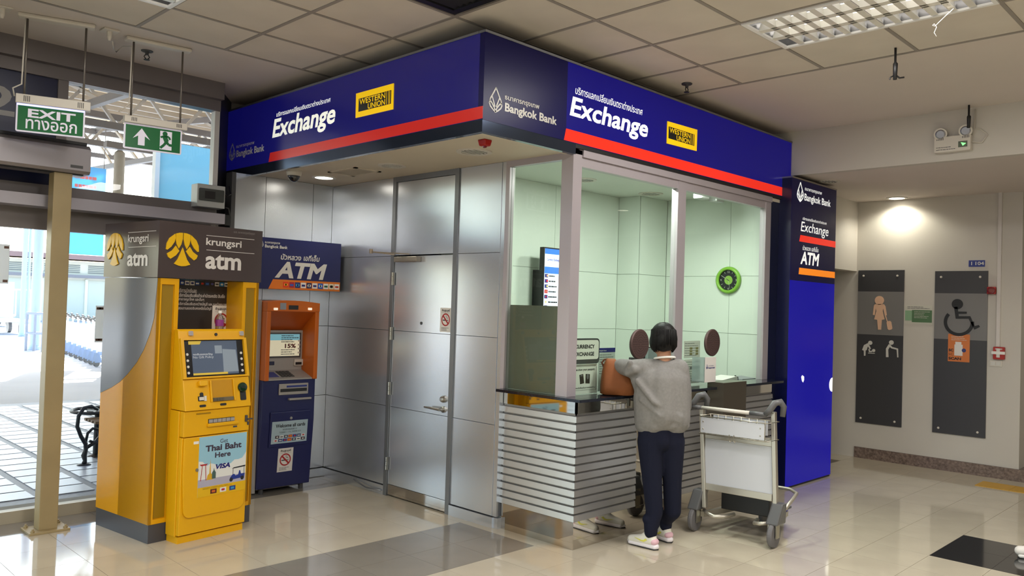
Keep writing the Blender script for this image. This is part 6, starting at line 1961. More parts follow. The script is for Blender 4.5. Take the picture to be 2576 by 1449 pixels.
for k in range(N):
    t0 = math.radians(140) + math.radians(225) * k / N; t1 = math.radians(140) + math.radians(225) * (k + 1) / N
    g.poly(q, [(pc[0] + R0 * math.cos(t0), pc[1] + R0 * math.sin(t0)), (pc[0] + R0 * math.cos(t1), pc[1] + R0 * math.sin(t1)), (pc[0] + 0.78 * R0 * math.cos(t1), pc[1] + 0.78 * R0 * math.sin(t1)), (pc[0] + 0.78 * R0 * math.cos(t0), pc[1] + 0.78 * R0 * math.sin(t0))], 0, 0.006)
q.build('wheelchair_symbol', m_black, t)
# orange poster
a0, a1, b0, b1 = px_rect(g, [z9(885, 1100), z9(1043, 1106), z9(1040, 1308), z9(882, 1300)])
t = MB(); g.box(t, a0, a1, b0, b1, 0, 0.003); t = t.build('scan_poster', mat('poster_orange', (214, 122, 60), 0.5), None)
tag(t, 'orange poster stuck over the wheelchair sign', 'poster')
gg = g.off(0.003)
w, h = a1 - a0, b1 - b0
q = MB(); gg.box(q, a0 + 0.3 * w, a0 + 0.68 * w, b0 + 0.22 * h, b0 + 0.62 * h, 0, 0.001); gg.box(q, a0 + 0.34 * w, a0 + 0.62 * w, b0 + 0.6 * h, b0 + 0.72 * h, 0, 0.0012); q.build('phone_print', m_paper, t)
q = MB(); write(q, gg, 'SCAN', a0 + 0.03 * w, a0 + 0.62 * w, b0 + 0.06 * h, b0 + 0.16 * h, 0.001, 0.05); write(q, gg, 'SC', a0 + 0.03 * w, a0 + 0.26 * w, b0 + 0.36 * h, b0 + 0.46 * h, 0.001, 0.05); write(q, gg, 'SC', a0 + 0.03 * w, a0 + 0.26 * w, b0 + 0.22 * h, b0 + 0.31 * h, 0.001, 0.0); q.build('lettering', m_print, t)
q = MB(); gg.disc(q, a0 + 0.74 * w, b0 + 0.42 * h, 0.1 * w, 0.1 * w, 0.001, 0.0018, 18); q.build('badge_print', mat('badge_blue', (50, 60, 120), 0.5), t)
q = MB(); lines(q, gg, a0 + 0.15 * w, a1 - 0.1 * w, b0 + 0.76 * h, b0 + 0.94 * h, 3, 0.3, 0.001, 41); q.build('print', m_offw, t)
# green notice between the signs
a0, a1, b0, b1 = px_rect(fZ, [z9(570, 890), z9(770, 897), z9(768, 1032), z9(565, 1028)])
t = MB(); fZ.box(t, a0, a1, b0, b1, 0, 0.003); t = t.build('wall_notice', mat('notice_pale', (206, 204, 192), 0.4), None)
tag(t, 'white and green notice on the wall between the two washroom signs', 'notice')
gg = fZ.off(0.003)
w, h = a1 - a0, b1 - b0
q = MB(); gg.box(q, a0 + 0.27 * w, a1 - 0.01 * w, b0 + 0.1 * h, b0 + 0.75 * h, 0, 0.001); q.build('green_print', mat('print_green', (86, 120, 84), 0.5), t)
q = MB(); gg.box(q, a0 + 0.02 * w, a0 + 0.27 * w, b0 + 0.18 * h, b0 + 0.72 * h, 0, 0.001); q.build('green_print', mat('print_mint', (140, 176, 140), 0.5), t)
q = MB(); lines(q, gg, a0 + 0.1 * w, a1 - 0.08 * w, b0 + 0.8 * h, b0 + 0.96 * h, 2, 0.35, 0.001, 51); q.build('print', m_greyprint, t)
q = MB(); lines(q, gg, a0 + 0.35 * w, a1 - 0.08 * w, b0 + 0.3 * h, b0 + 0.7 * h, 5, 0.25, 0.002, 52); q.build('print', m_offw, t)
# room number
a0, a1, b0, b1 = px_rect(fZ, [z9(1036, 564), z9(1154, 565), z9(1152, 612), z9(1034, 611)])
t = MB(); fZ.box(t, a0, a1, b0, b1, 0, 0.006); t = t.build('room_number', mat('number_blue', (44, 60, 136), 0.4), None)
tag(t, 'small blue room number plate above the wheelchair sign', 'number plate')
letter(fZ.off(0.006), 'I 104', z9(1052, 588), z9(1146, 588), z9(1100, 574), z9(1100, 600), m_wh_off, t, 0.02, 0, 0.001)
# sounder, call point, switch, conduit
a0, a1, b0, b1 = px_rect(fZ, [z9(1175, 758), z9(1238, 760), z9(1238, 812), z9(1175, 812)])
t = empty('fire_sounder', fZ.pt((a0 + a1) / 2, b0), 'square red fire sounder high on the wall right of the wheelchair sign', 'fire alarm')
q = MB(); fZ.rrect(q, a0, a1, b0, b1, 0.01, 0, 0.05); q.build('body', MATS['alarm_red'], t, bevel=0.006)
MB().lathe(fZ.pt((a0 + a1) / 2, (b0 + b1) / 2, 0.05), fZ.n, [(0.04, 0), (0.036, 0.01), (0.02, 0.012)], 20).build('horn', MATS['alarm_lens'], t)
a0, a1, b0, b1 = px_rect(fZ, [z9(1220, 1195), z9(1303, 1197), z9(1300, 1288), z9(1218, 1284)])
t = empty('fire_call_point', fZ.pt((a0 + a1) / 2, b0), 'red fire alarm call point with white bar at the foot of the conduit', 'fire alarm')
q = MB(); fZ.rrect(q, a0, a1, b0, b1, 0.008, 0, 0.045); bdy = q.build('body', MATS['alarm_red'], t, bevel=0.004)
cx_, cy_ = (a0 + a1) / 2, (b0 + b1) / 2
q = MB(); fZ.box(q, cx_ - 0.065, cx_ + 0.06, cy_ - 0.012, cy_ + 0.018, 0.045, 0.055); q.build('pull_bar', m_white, t)
q = MB(); fZ.box(q, cx_ - 0.02, cx_ + 0.012, cy_ - 0.045, cy_ + 0.05, 0.045, 0.05); q.build('pull_stem', m_wh_off, t)
q = MB(); write(q, fZ.off(0.045), 'FIRE ALARM', a0 + 0.02, a1 - 0.02, b1 - 0.032, b1 - 0.014, 0.001, 0.02); q.build('lettering', m_wh_off, bdy)
a0, a1, b0, b1 = px_rect(fZ, [z9(1190, 1292), z9(1280, 1296), z9(1278, 1340), z9(1188, 1338)])
t = empty('wall_switch', fZ.pt((a0 + a1) / 2, b0), 'white light switch plate below the red call point', 'switch')
q = MB(); fZ.box(q, a0, a1, b0, b1, 0, 0.01); q.build('plate', m_offw, t, bevel=0.002)
for u0, u1 in ((0.12, 0.46), (0.54, 0.88)):
    q = MB(); fZ.box(q, a0 + u0 * (a1 - a0), a0 + u1 * (a1 - a0), b0 + 0.015, b1 - 0.015, 0.01, 0.016); q.build('rocker', m_wh_off, t)
c0, c1 = fZ.px(*z9(1249, 600))[0], fZ.px(*z9(1275, 600))[0]
zb0 = zw(1262, 1194)
t = MB(); fZ.box(t, c0, c1, zb0, LZ, 0, 0.03); t = t.build('conduit', mat('conduit_white', (214, 208, 204), 0.5), None)
tag(t, 'vertical white cable duct from ceiling to the red call point', 'cable duct')
# tactile strip on the floor
p = PL(2470, 1213, 2, 0.0); p2 = PL(2576, 1232, 2, 0.0)
t = empty('tactile_strip', (p.x, p.y - 0.3, 0), 'yellow tactile paving strip on the floor by the washroom wall', 'tactile strip')
m_tac = mat('tactile_yellow', (196, 150, 50), 0.5)
x0t, x1t = p.x - 0.25, p.x + 0.05
for k in range(4):
    y1t = p.y - k * 0.30
    MB().box(x0t, x1t, y1t - 0.298, y1t, 0, 0.006).build('tactile_tile', m_tac, t)
# passer-by stepping in from the right, only the front shoe is in the picture
sp = PL(2566, 1402, 2, 0.0)
pr_ = Vector((CR.x, CR.y, 0)).normalized()
pw = empty('person', sp + pr_ * 0.55, 'passer-by whose white shoe just shows at the right edge', 'person')
cu, cv = Vector((-0.35, 0.94, 0)), Vector((0.94, 0.35, 0))
m_pskin = mat('ankle_skin', (190, 140, 112), 0.55)
m_pshoe = mat('shoe_white', (226, 220, 214), 0.6)
def Q(s_, z, f=0.0): return sp + pr_ * s_ + Z * z + cu * f
an1 = sp + cu * -0.15 + Z * 0.08
of = sp + pr_ * 0.98
an2 = of + cu * -0.15 + Z * 0.08
hp = Q(0.60, 0.88, -0.1)
neck = Q(0.62, 1.36, -0.1)
caps = [(an1, Q(0.30, 0.46, -0.10), 0.033, 0.048), (Q(0.30, 0.46, -0.10), hp - cv * 0.08, 0.05, 0.075), (an2, Q(0.80, 0.46, -0.08), 0.033, 0.048), (Q(0.80, 0.46, -0.08), hp + cv * 0.08, 0.05, 0.075),
        (hp, neck, 0.12, 0.10), (hp - cv * 0.06, neck - cv * 0.08, 0.09, 0.08), (hp + cv * 0.06, neck + cv * 0.08, 0.09, 0.08), (neck, neck + Z * 0.12, 0.05, 0.045),
        (neck - cv * 0.17, Q(0.56, 1.08, -0.2) - cv * 0.1, 0.045, 0.037), (Q(0.56, 1.08, -0.2) - cv * 0.1, Q(0.52, 0.86, -0.05) - cv * 0.1, 0.037, 0.027), (neck + cv * 0.17, Q(0.72, 1.08, -0.2) + cv * 0.14, 0.045, 0.037), (Q(0.72, 1.08, -0.2) + cv * 0.14, Q(0.74, 0.86, -0.1) + cv * 0.14, 0.037, 0.027), (neck - cv * 0.17, neck + cv * 0.17, 0.05, 0.05)]
for w_, d_ in ((Q(0.52, 0.86, -0.05) - cv * 0.1, -Z), (Q(0.74, 0.86, -0.1) + cv * 0.14, -Z)):
    caps += [(w_, w_ + d_ * 0.08, 0.024, 0.03)]
    for k_ in range(4):
        b_ = w_ + d_ * 0.08 + cu * (0.022 * (k_ - 1.5))
        caps += [(b_, b_ + d_ * (0.075 - 0.006 * abs(k_ - 1)) + cv * 0.01, 0.009, 0.007)]
    caps += [(w_ + d_ * 0.03 + cu * 0.03, w_ + d_ * 0.085 + cu * 0.05, 0.011, 0.008)]
ph = neck + Z * 0.20
Pm = Matrix((cv, cu, Z)).transposed()
blob('body', caps, [(ph, 0.072, 0.09, 0.105, Pm), (ph + cu * 0.035 - Z * 0.06, 0.05, 0.055, 0.05, Pm), (ph + cu * 0.1 - Z * 0.02, 0.012, 0.014, 0.02, Pm)], m_pskin, pw, 0.008, 3)
blob('hair', [], [(ph + Z * 0.02 - cu * 0.012, 0.085, 0.095, 0.1, Pm), (ph - cu * 0.05 - Z * 0.05, 0.075, 0.045, 0.09, Pm)], mat('hair_brown', (34, 26, 22), 0.5), pw, 0.008, 3)
blob('top', [(hp + Z * 0.02, neck - Z * 0.03, 0.145, 0.12), (hp + Z * 0.02 - cv * 0.06, neck - cv * 0.09 - Z * 0.03, 0.115, 0.10), (hp + Z * 0.02 + cv * 0.06, neck + cv * 0.09 - Z * 0.03, 0.115, 0.10), (neck - cv * 0.17 - Z * 0.01, neck - cv * 0.2 - Z * 0.17, 0.062, 0.058), (neck + cv * 0.17 - Z * 0.01, neck + cv * 0.2 - Z * 0.17, 0.062, 0.058), (neck - cv * 0.17 - Z * 0.015, neck + cv * 0.17 - Z * 0.015, 0.06, 0.06)], [], mat('top_grey', (120, 122, 126), 0.9), pw, 0.01, 4)
blob('shorts', [(hp + Z * 0.04, hp - Z * 0.05, 0.14, 0.13), (hp - cv * 0.08, Q(0.43, 0.62, -0.1) - cv * 0.02, 0.10, 0.085), (hp + cv * 0.08, Q(0.72, 0.62, -0.09) + cv * 0.02, 0.10, 0.085)], [], mat('shorts_dark', (40, 42, 50), 0.9), pw, 0.01, 4)
for st_ in (sp, of):
    sh = empty('shoe', st_); sh.parent = pw; sh.location = st_ - pw.location
    blob('upper', [(st_ + Z * 0.045, st_ + cu * -0.16 + Z * 0.055, 0.036, 0.04), (st_ + cu * -0.14 + Z * 0.06, st_ + cu * -0.15 + Z * 0.085, 0.038, 0.036)], [], m_pshoe, sh, 0.006, 4)
    blob('sole', [(st_ + cv * o_ + Z * 0.016, st_ + cv * o_ + cu * -0.17 + Z * 0.016, 0.016, 0.016) for o_ in (-0.02, 0.0, 0.02)], [], m_white, sh, 0.006, 2)
# ------------------------------------------------------------------ luggage trolley
tA, tB = Vector((5.378, 3.287, 0)), Vector((5.435, 2.683, 0))
tu = (tB - tA).normalized()
fT2 = Frame(tA, tu)
TW = (tB - tA).length
m_tal = mat('trolley_alu', (190, 184, 172), 0.35, metal=0.7)
m_tgr = mat('trolley_grey', (92, 92, 94), 0.4)
m_tpl = mat('trolley_panel', (206, 210, 218), 0.35)
m_wire = mat('trolley_wire', (170, 164, 150), 0.3, metal=0.8)
ty = empty('luggage_trolley', (tA + tB) / 2, 'airport luggage trolley with white panels parked beside the woman', 'trolley')
sT = 360 / 1134
def zt2(x, y): return (1680 + x * sT, 960 + y * sT)
UL, UR = 0.055, TW + 0.015
up = []
for x, (pb, pt) in ((0, ((298, 870), (272, 215))), (1, ((860, 960), (840, 240)))):
    b0 = fT2.px(*zt2(*pb)); b1 = fT2.px(*zt2(*pt))
    up.append((b0, b1))
    q = MB()
    p0, p1 = fT2.pt(b0[0], 0.19, 0), fT2.pt(b1[0], b1[1], 0.0)
    q.bar(p0, p1, 0.03, 0.045, up=fT2.n)
    q.build('upright', m_tal, ty, bevel=0.005)
(lb, lt), (rb, rt) = up
zht = (lt[1] + rt[1]) / 2
# big panel and rails
g = fT2
a0, a1 = (lb[0] + lt[0]) / 2 + 0.012, (rb[0] + rt[0]) / 2 - 0.012
pz1 = (g.px(*zt2(290, 445))[1] + g.px(*zt2(830, 515))[1]) / 2
pz0 = (g.px(*zt2(305, 805))[1] + g.px(*zt2(838, 890))[1]) / 2
q = MB(); g.box(q, a0, a1, pz0, pz1, -0.01, 0.004); q.build('back_panel', m_tpl, ty)
q = MB(); g.box(q, a0, a1, pz0 - 0.05, pz0, -0.018, 0.012); q.build('bottom_rail', m_tal, ty, bevel=0.004)
q = MB(); g.box(q, a0, a1, pz1, pz1 + 0.05, -0.018, 0.012); q.build('top_rail', m_tal, ty, bevel=0.004)
# basket with front plate
bc0 = 0.17
gb = fT2.off(bc0)
r_ = px_rect(gb, [zt2(258, 275), zt2(765, 345), zt2(762, 468), zt2(262, 400)])
q = MB(); gb.box(q, r_[0], r_[1], r_[2], r_[3], -0.004, 0.0); q.build('basket_plate', m_tpl, ty, bevel=0.0015)
for u in (0.04, 0.94):
    for v in (0.25, 0.72):
        p = gb.pt(r_[0] + u * (r_[1] - r_[0]), r_[2] + v * (r_[3] - r_[2]))
        MB().lathe(p, fT2.n, [(0.006, 0), (0.004, 0.003)], 10).build('rivet', m_wire, ty)
q = MB()
for z in (r_[2] - 0.008, r_[3] + 0.008):
    q.tube([gb.pt(r_[0] - 0.01, z, 0), gb.pt(r_[1] + 0.02, z, 0), gb.pt(r_[1] + 0.04, z, -0.17), gb.pt(r_[0] + 0.0, z, -0.17), gb.pt(r_[0] - 0.01, z, 0)], 0.004, 6)
for k in range(9):
    a = r_[0] + (r_[1] - r_[0]) * k / 8
    q.tube([gb.pt(a, r_[3] + 0.008, -0.006), gb.pt(a, r_[2] - 0.008, -0.006), gb.pt(a, r_[2] - 0.008, -0.165), gb.pt(a, r_[3] + 0.008, -0.165)], 0.003, 6)
q.build('wire_basket', m_wire, ty, smooth=True)
q = MB(); gb.box(q, r_[0] + 0.02, r_[1] - 0.04, r_[2] + 0.01, r_[3] + 0.005, -0.172, -0.168); q.build('basket_back', m_tpl, ty)
q = MB(); ah = gb.px(*zt2(500, 470))[0]
for d in (-0.012, 0.022):
    q.tube([gb.pt(ah + d, r_[2] + 0.01, 0.004), gb.pt(ah + d, r_[2] - 0.03, 0.006), gb.pt(ah + d + 0.012, r_[2] - 0.042, 0.012), gb.pt(ah + d + 0.02, r_[2] - 0.028, 0.016)], 0.003, 6)
q.build('hook', m_wire, ty)
# handle bar with looped grips
gh = fT2.off(0.06)
h0, h1 = gh.px(*zt2(270, 205)), gh.px(*zt2(650, 250))
zh = (h0[1] + h1[1]) / 2
MB().tube([gh.pt(h0[0], zh), gh.pt(h1[0], zh)], 0.014, 12).build('handle_bar', m_offw, ty, smooth=True)
hl, hr = gh.px(*zt2(175, 195))[0], gh.px(*zt2(770, 262))[0]
MB().tube([gh.pt(hl, zh), gh.pt(h0[0], zh)], 0.016, 12).build('grip', m_tgr, ty, smooth=True)
MB().tube([gh.pt(h1[0], zh), gh.pt(hr + 0.01, zh)], 0.016, 12).build('grip', m_tgr, ty, smooth=True)
for a, s in ((hl, 1), (hr, 1)):
    pts = [gh.pt(a, zh, 0), gh.pt(a + 0.03 * s, zh + 0.03, -0.005), gh.pt(a + 0.06 * s, zh + 0.085, -0.02), gh.pt(a + 0.09 * s, zh + 0.095, -0.05), gh.pt(a + 0.105 * s, zh + 0.06, -0.075), gh.pt(a + 0.10 * s, zh - 0.01, -0.07)]
    MB().tube(pts, [0.018, 0.022, 0.024, 0.024, 0.022, 0.018], 12).build('grip_loop', m_tgr, ty, smooth=True)
# wheels, forks
def wheel(cp, ax, r, w, parent):
    e = empty('wheel', cp)
    e.parent = parent; e.location = Vector(cp) - parent.location
    MB().lathe(Vector(cp) - ax * w / 2, ax, [(r * 0.62, 0), (r * 0.92, 0), (r, w * 0.25), (r, w * 0.75), (r * 0.92, w), (r * 0.62, w)], 32).build('tyre', mat('tyre_grey', (104, 102, 104), 0.6), e, smooth=False)
    MB().lathe(Vector(cp) - ax * w * 0.4, ax, [(r * 0.2, 0), (r * 0.64, 0.002), (r * 0.64, w * 0.8 - 0.002), (r * 0.2, w * 0.8)], 28).build('hub', m_dgrey, e)
    MB().lathe(Vector(cp) - ax * w * 0.6, ax, [(0.012, 0), (0.012, w * 1.2)], 14).build('axle', m_wire, e)
for a in (0.0, TW):
    c = fT2.pt(a, 0.092, 0.0)
    wheel(c, tu, 0.092, 0.036, ty)
    q = MB()
    s = 1 if a == 0 else 1
    for d in (-0.028, 0.028):
        fT2.poly(q, [(a + d - 0.004, 0.07), (a + d + 0.004, 0.07), (a + d + 0.004, 0.22), (a + d - 0.004, 0.22)], -0.03, 0.03)
    q.build('fork', m_wire, ty)
    q = MB()
    q.hexa([fT2.pt(a - 0.045, 0.165, 0.055), fT2.pt(a + 0.045, 0.165, 0.055), fT2.pt(a + 0.055, 0.165, -0.09), fT2.pt(a - 0.035, 0.165, -0.09), fT2.pt(a - 0.01, 0.32, 0.025), fT2.pt(a + 0.075, 0.32, 0.025), fT2.pt(a + 0.075, 0.32, -0.05), fT2.pt(a - 0.005, 0.32, -0.05)])
    q.build('wheel_guard', m_tgr, ty, bevel=0.012)
# base: side rails forward, front loop, platform, front wheel
q = MB()
q.bar(fT2.pt(0.05, 0.13, -0.02), fT2.pt(0.14, 0.11, -0.62), 0.03, 0.04)
q.bar(fT2.pt(TW - 0.03, 0.13, -0.02), fT2.pt(TW - 0.14, 0.11, -0.62), 0.03, 0.04)
q.build('side_rail', m_tal, ty)
q = MB()
q.tube([fT2.pt(0.06, 0.16, -0.03), fT2.pt(0.10, 0.15, 0.0), fT2.pt(0.16, 0.14, 0.02), fT2.pt(0.22, 0.14, -0.03), fT2.pt(0.26, 0.15, -0.12)], 0.014, 10)
q.build('cross_tube', m_tal, ty, smooth=True)
q = MB()
q.tube([fT2.pt(TW - 0.04, 0.16, -0.03), fT2.pt(TW - 0.10, 0.15, 0.0), fT2.pt(TW - 0.15, 0.14, -0.02), fT2.pt(TW - 0.16, 0.15, -0.10)], 0.014, 10)
q.build('cross_tube', m_tal, ty, smooth=True)
q = MB()
q.tube([fT2.pt(TW - 0.0, 0.19, -0.05), fT2.pt(TW + 0.03, 0.30, -0.28), fT2.pt(TW + 0.03, 0.33, -0.36), fT2.pt(TW - 0.04, 0.34, -0.42), fT2.pt(0.05, 0.34, -0.42), fT2.pt(-0.02, 0.33, -0.36), fT2.pt(-0.02, 0.30, -0.28), fT2.pt(0.02, 0.19, -0.05)], 0.013, 10)
q.build('nose_loop', m_tal, ty, smooth=True)
q = MB(); fT2.box(q, 0.13, TW - 0.10, 0.16, 0.30, -0.22, -0.17); q.build('skirt', m_black, ty, bevel=0.008)
q = MB(); fT2.box(q, 0.12, TW - 0.10, 0.155, 0.17, -0.62, -0.20); q.build('platform', m_tgr, ty)
wheel(fT2.pt(TW / 2, 0.07, -0.58), tu, 0.07, 0.034, ty)
q = MB(); fT2.box(q, TW / 2 - 0.03, TW / 2 + 0.03, 0.13, 0.16, -0.62, -0.54); q.build('front_fork', m_tgr, ty)

# ------------------------------------------------------------------ the woman at the counter
PD = 5.62
def J(x, y, d=0.0): return DP(x, y, PD + d)
pg = PL(1655, 1375, 2, 0.0)
wo = empty('person', Vector((4.78, 3.18, 0)), 'person with short black hair in grey sweater and navy trousers at the counter', 'person')
m_skin = mat('skin', (190, 140, 112), 0.55)
m_sweat = mat('sweater_grey', (132, 130, 128), 0.95, spec=0.2, var=(60, 0.07), bump=(260, 0.5))
m_trou = mat('trousers_navy', (24, 27, 44), 0.9, spec=0.2, bump=(200, 0.3))
m_hair = mat('hair_black', (12, 11, 12), 0.5, spec=0.25, bump=(140, 0.6))
k = PD / FOC
# joints
head = J(1668, 853, 0.02)
neck0, neck1 = J(1671, 905, 0.03), J(1670, 872, 0.03)
chest = J(1664, 945, 0.03)
hipc = J(1664, 1085, 0.02)
LS, LE, LWR = J(1622, 926, 0.02), J(1564, 922, 0.14), J(1540, 920, 0.23)
RS, RE, RWR = J(1708, 928, 0.02), J(1720, 1022, 0.10), J(1690, 990, 0.33)
LHp, LK = J(1640, 1100, 0.02), J(1641, 1215, 0.0)
RHp, RK = J(1690, 1100, 0.03), J(1690, 1215, 0.06)
lheel, ltoe = PL(1650, 1383, 2, 0.0), PL(1597, 1369, 2, 0.0)
rheel, rtoe = PL(1685, 1365, 2, 0.0), PL(1672, 1347, 2, 0.0)
ldir = (ltoe - lheel).normalized()
rdir = Vector((ldir.x * 0.8 + 0.25, ldir.y, 0)).normalized()
LAn = lheel + ldir * 0.045 + Z * 0.10
RAn = rheel + rdir * 0.045 + Z * 0.10
caps = [(neck0, neck1, 0.05, 0.047), (chest, hipc, 0.095, 0.08), (chest - CR * 0.06, hipc - CR * 0.04, 0.07, 0.06), (chest + CR * 0.06, hipc + CR * 0.03, 0.07, 0.06),
        (LS, LE, 0.045, 0.038), (LE, LWR, 0.037, 0.026), (RS, RE, 0.045, 0.038), (RE, RWR, 0.037, 0.026), (LS, RS, 0.05, 0.05),
        (LHp, LK, 0.06, 0.04), (LK, LAn, 0.04, 0.03), (RHp, RK, 0.06, 0.04), (RK, RAn, 0.04, 0.03),
        (LAn - Z * 0.05, LAn - Z * 0.05 + ldir * 0.11, 0.03, 0.026), (RAn - Z * 0.05, RAn - Z * 0.05 + rdir * 0.11, 0.03, 0.026)]
fwd = Vector((CF.x, CF.y, 0)).normalized()
fdir = (fwd * 0.9 - CR * 0.35).normalized()
side = Vector((fdir.y, -fdir.x, 0))
def hand(w, d, s, up_=Z):
    d = d.normalized()
    sd = d.cross(up_).normalized() * s
    out = []
    palm = w + d * 0.075
    for o in (-0.022, 0.0, 0.022):
        out.append((w + d * 0.015 + sd * o * 0.6, palm + sd * o, 0.017, 0.014))
    for i, (o, L) in enumerate(((-0.03, 0.055), (-0.011, 0.07), (0.010, 0.076), (0.030, 0.068))):
        b_ = palm + sd * o
        m_ = b_ + d * L * 0.55 - up_ * 0.006
        out.append((b_, m_, 0.0088, 0.0082))
        out.append((m_, m_ + d * L * 0.4 - up_ * 0.022, 0.0082, 0.0068))
    tb = w + d * 0.03 + sd * 0.03
    tm = tb + d * 0.028 + sd * 0.028 - up_ * 0.004
    out.append((tb, tm, 0.012, 0.010))
    out.append((tm, tm + d * 0.03 + sd * 0.008 - up_ * 0.008, 0.010, 0.008))
    return out
caps += hand(LWR, -Z * 0.95 - CR * 0.1, 1, CF) + hand(RWR, (RWR - RE) + fdir * 0.1, -1)
Hm = Matrix((side, fdir, Z)).transposed()
fc = head + fdir * 0.02
ells = [(head, 0.072, 0.088, 0.098, Hm), (head + fdir * 0.035 - Z * 0.055, 0.052, 0.055, 0.055, Hm),
        (head + fdir * 0.098 - Z * 0.018, 0.012, 0.014, 0.022, Hm), (head + fdir * 0.09 - Z * 0.055, 0.022, 0.010, 0.008, Hm),
        (head + side * 0.074 - Z * 0.015, 0.010, 0.018, 0.028, Hm), (head - side * 0.074 - Z * 0.015, 0.010, 0.018, 0.028, Hm),
        (head + fdir * 0.085 + side * 0.03 + Z * 0.0, 0.014, 0.008, 0.008, Hm), (head + fdir * 0.085 - side * 0.03 + Z * 0.0, 0.014, 0.008, 0.008, Hm)]
blob('body', caps, ells, m_skin, wo, 0.0065, 3)
for s in (-1, 1):
    q = MB(); q.ell(head + fdir * 0.089 + side * 0.03 * s + Z * 0.002, 0.009, 0.006, 0.006, 12, 8, Hm); q.build('eye', m_black, wo, smooth=True)
# hair: rounded bob, longer towards the ears, short at the nape
hc = head + Z * 0.012 - fdir * 0.004
hells = [(hc + Z * 0.012, 0.088, 0.098, 0.096, Hm), (hc - fdir * 0.035 - Z * 0.012, 0.086, 0.062, 0.085, Hm),
         (hc + side * 0.062 - Z * 0.03 + fdir * 0.01, 0.026, 0.06, 0.068, Hm), (hc - side * 0.064 - Z * 0.032 + fdir * 0.01, 0.025, 0.06, 0.066, Hm),
         (hc + side * 0.064 - Z * 0.045 - fdir * 0.02, 0.018, 0.035, 0.05, Hm), (hc - side * 0.02 - Z * 0.058 - fdir * 0.035, 0.058, 0.045, 0.042, Hm), (hc - Z * 0.045 - fdir * 0.055, 0.052, 0.03, 0.045, Hm)]
hair = blob('hair', [], hells, m_hair, wo, 0.006, 3)
q = MB()
rnd = random.Random(3)
for i in range(260):
    a = rnd.uniform(-2.5, 2.5)
    ex, ey = math.sin(a), -math.cos(a)
    r1 = rnd.uniform(0.97, 1.03)
    base = hc + side * ex * 0.086 * r1 + fdir * (ey * 0.094 * r1 - 0.004)
    topp = hc + side * ex * 0.025 + fdir * ey * 0.03 + Z * 0.103
    low = -0.052 - 0.045 * abs(math.sin(a)) + rnd.uniform(-0.010, 0.010)
    q.tube([topp, hc + side * ex * 0.08 * r1 + fdir * (ey * 0.09 * r1) + Z * 0.05, base - Z * 0.01, base + Z * low * 0.65, base * 1.0 + Z * low - side * ex * 0.024 - fdir * ey * 0.022], [0.002, 0.0035, 0.0035, 0.003, 0.001], 5)
q.build('hair_strands', m_hair, hair, smooth=True)
# collar of the shirt
q = MB()
cN = J(1672, 901, 0.028)
pts = [cN + side * 0.072 * math.cos(t) + fdir * 0.062 * math.sin(t) + Z * (0.0 - 0.012 * math.sin(t)) for t in [2 * math.pi * i / 24 for i in range(24)]]
q.tube(pts, 0.008, 8, closed=True)
q.build('shirt_collar', m_white, wo, smooth=True)
# sweater
sc_ = [(J(1650, 924, 0.03), J(1694, 924, 0.03), 0.060, 0.060), (LS, RS, 0.068, 0.066),
       (J(1640, 960, 0.02), J(1645, 1050, 0.02), 0.125, 0.135), (J(1690, 960, 0.03), J(1688, 1050, 0.03), 0.125, 0.135),
       (J(1632, 1000, 0.02), J(1632, 1062, 0.02), 0.108, 0.100), (J(1697, 1000, 0.04), J(1694, 1058, 0.04), 0.110, 0.105),
       (J(1664, 960, -0.02), J(1664, 1040, -0.03), 0.11, 0.12),
       (LS + Z * -0.005, J(1590, 928, 0.05), 0.072, 0.066), (J(1590, 928, 0.05), LE, 0.066, 0.056), (LE, LWR - (LWR - LE) * 0.12, 0.056, 0.040),
       (J(1604, 955, 0.04), J(1625, 1000, 0.04), 0.05, 0.06),
       (RS, J(1717, 985, 0.04), 0.070, 0.064), (J(1717, 985, 0.04), RE, 0.064, 0.056), (RE, RWR - (RWR - RE) * 0.12, 0.054, 0.040),
       # hem band and folds
       (J(1612, 1071, 0.02), J(1646, 1071, -0.07), 0.040, 0.040), (J(1646, 1071, -0.07), J(1690, 1068, -0.07), 0.040, 0.040), (J(1690, 1068, -0.07), J(1720, 1066, 0.02), 0.040, 0.042),
       (J(1612, 1071, 0.02), J(1660, 1072, 0.13), 0.04, 0.04), (J(1660, 1072, 0.13), J(1720, 1066, 0.03), 0.04, 0.04),
       (J(1604, 958, -0.05), J(1645, 1012, -0.135), 0.022, 0.018), (J(1645, 1012, -0.135), J(1712, 1050, -0.085), 0.018, 0.024), (J(1612, 1005, -0.065), J(1660, 1046, -0.14), 0.016, 0.014), (J(1660, 1046, -0.14), J(1712, 1060, -0.08), 0.014, 0.022),
       (J(1722, 1040, 0.0), J(1726, 1070, -0.01), 0.030, 0.026), (J(1598, 930, -0.02), J(1578, 940, 0.02), 0.03, 0.02), (J(1585, 912, -0.01), J(1575, 938, 0.03), 0.02, 0.016)]
blob('sweater', sc_, [], m_sweat, wo, 0.008, 5)
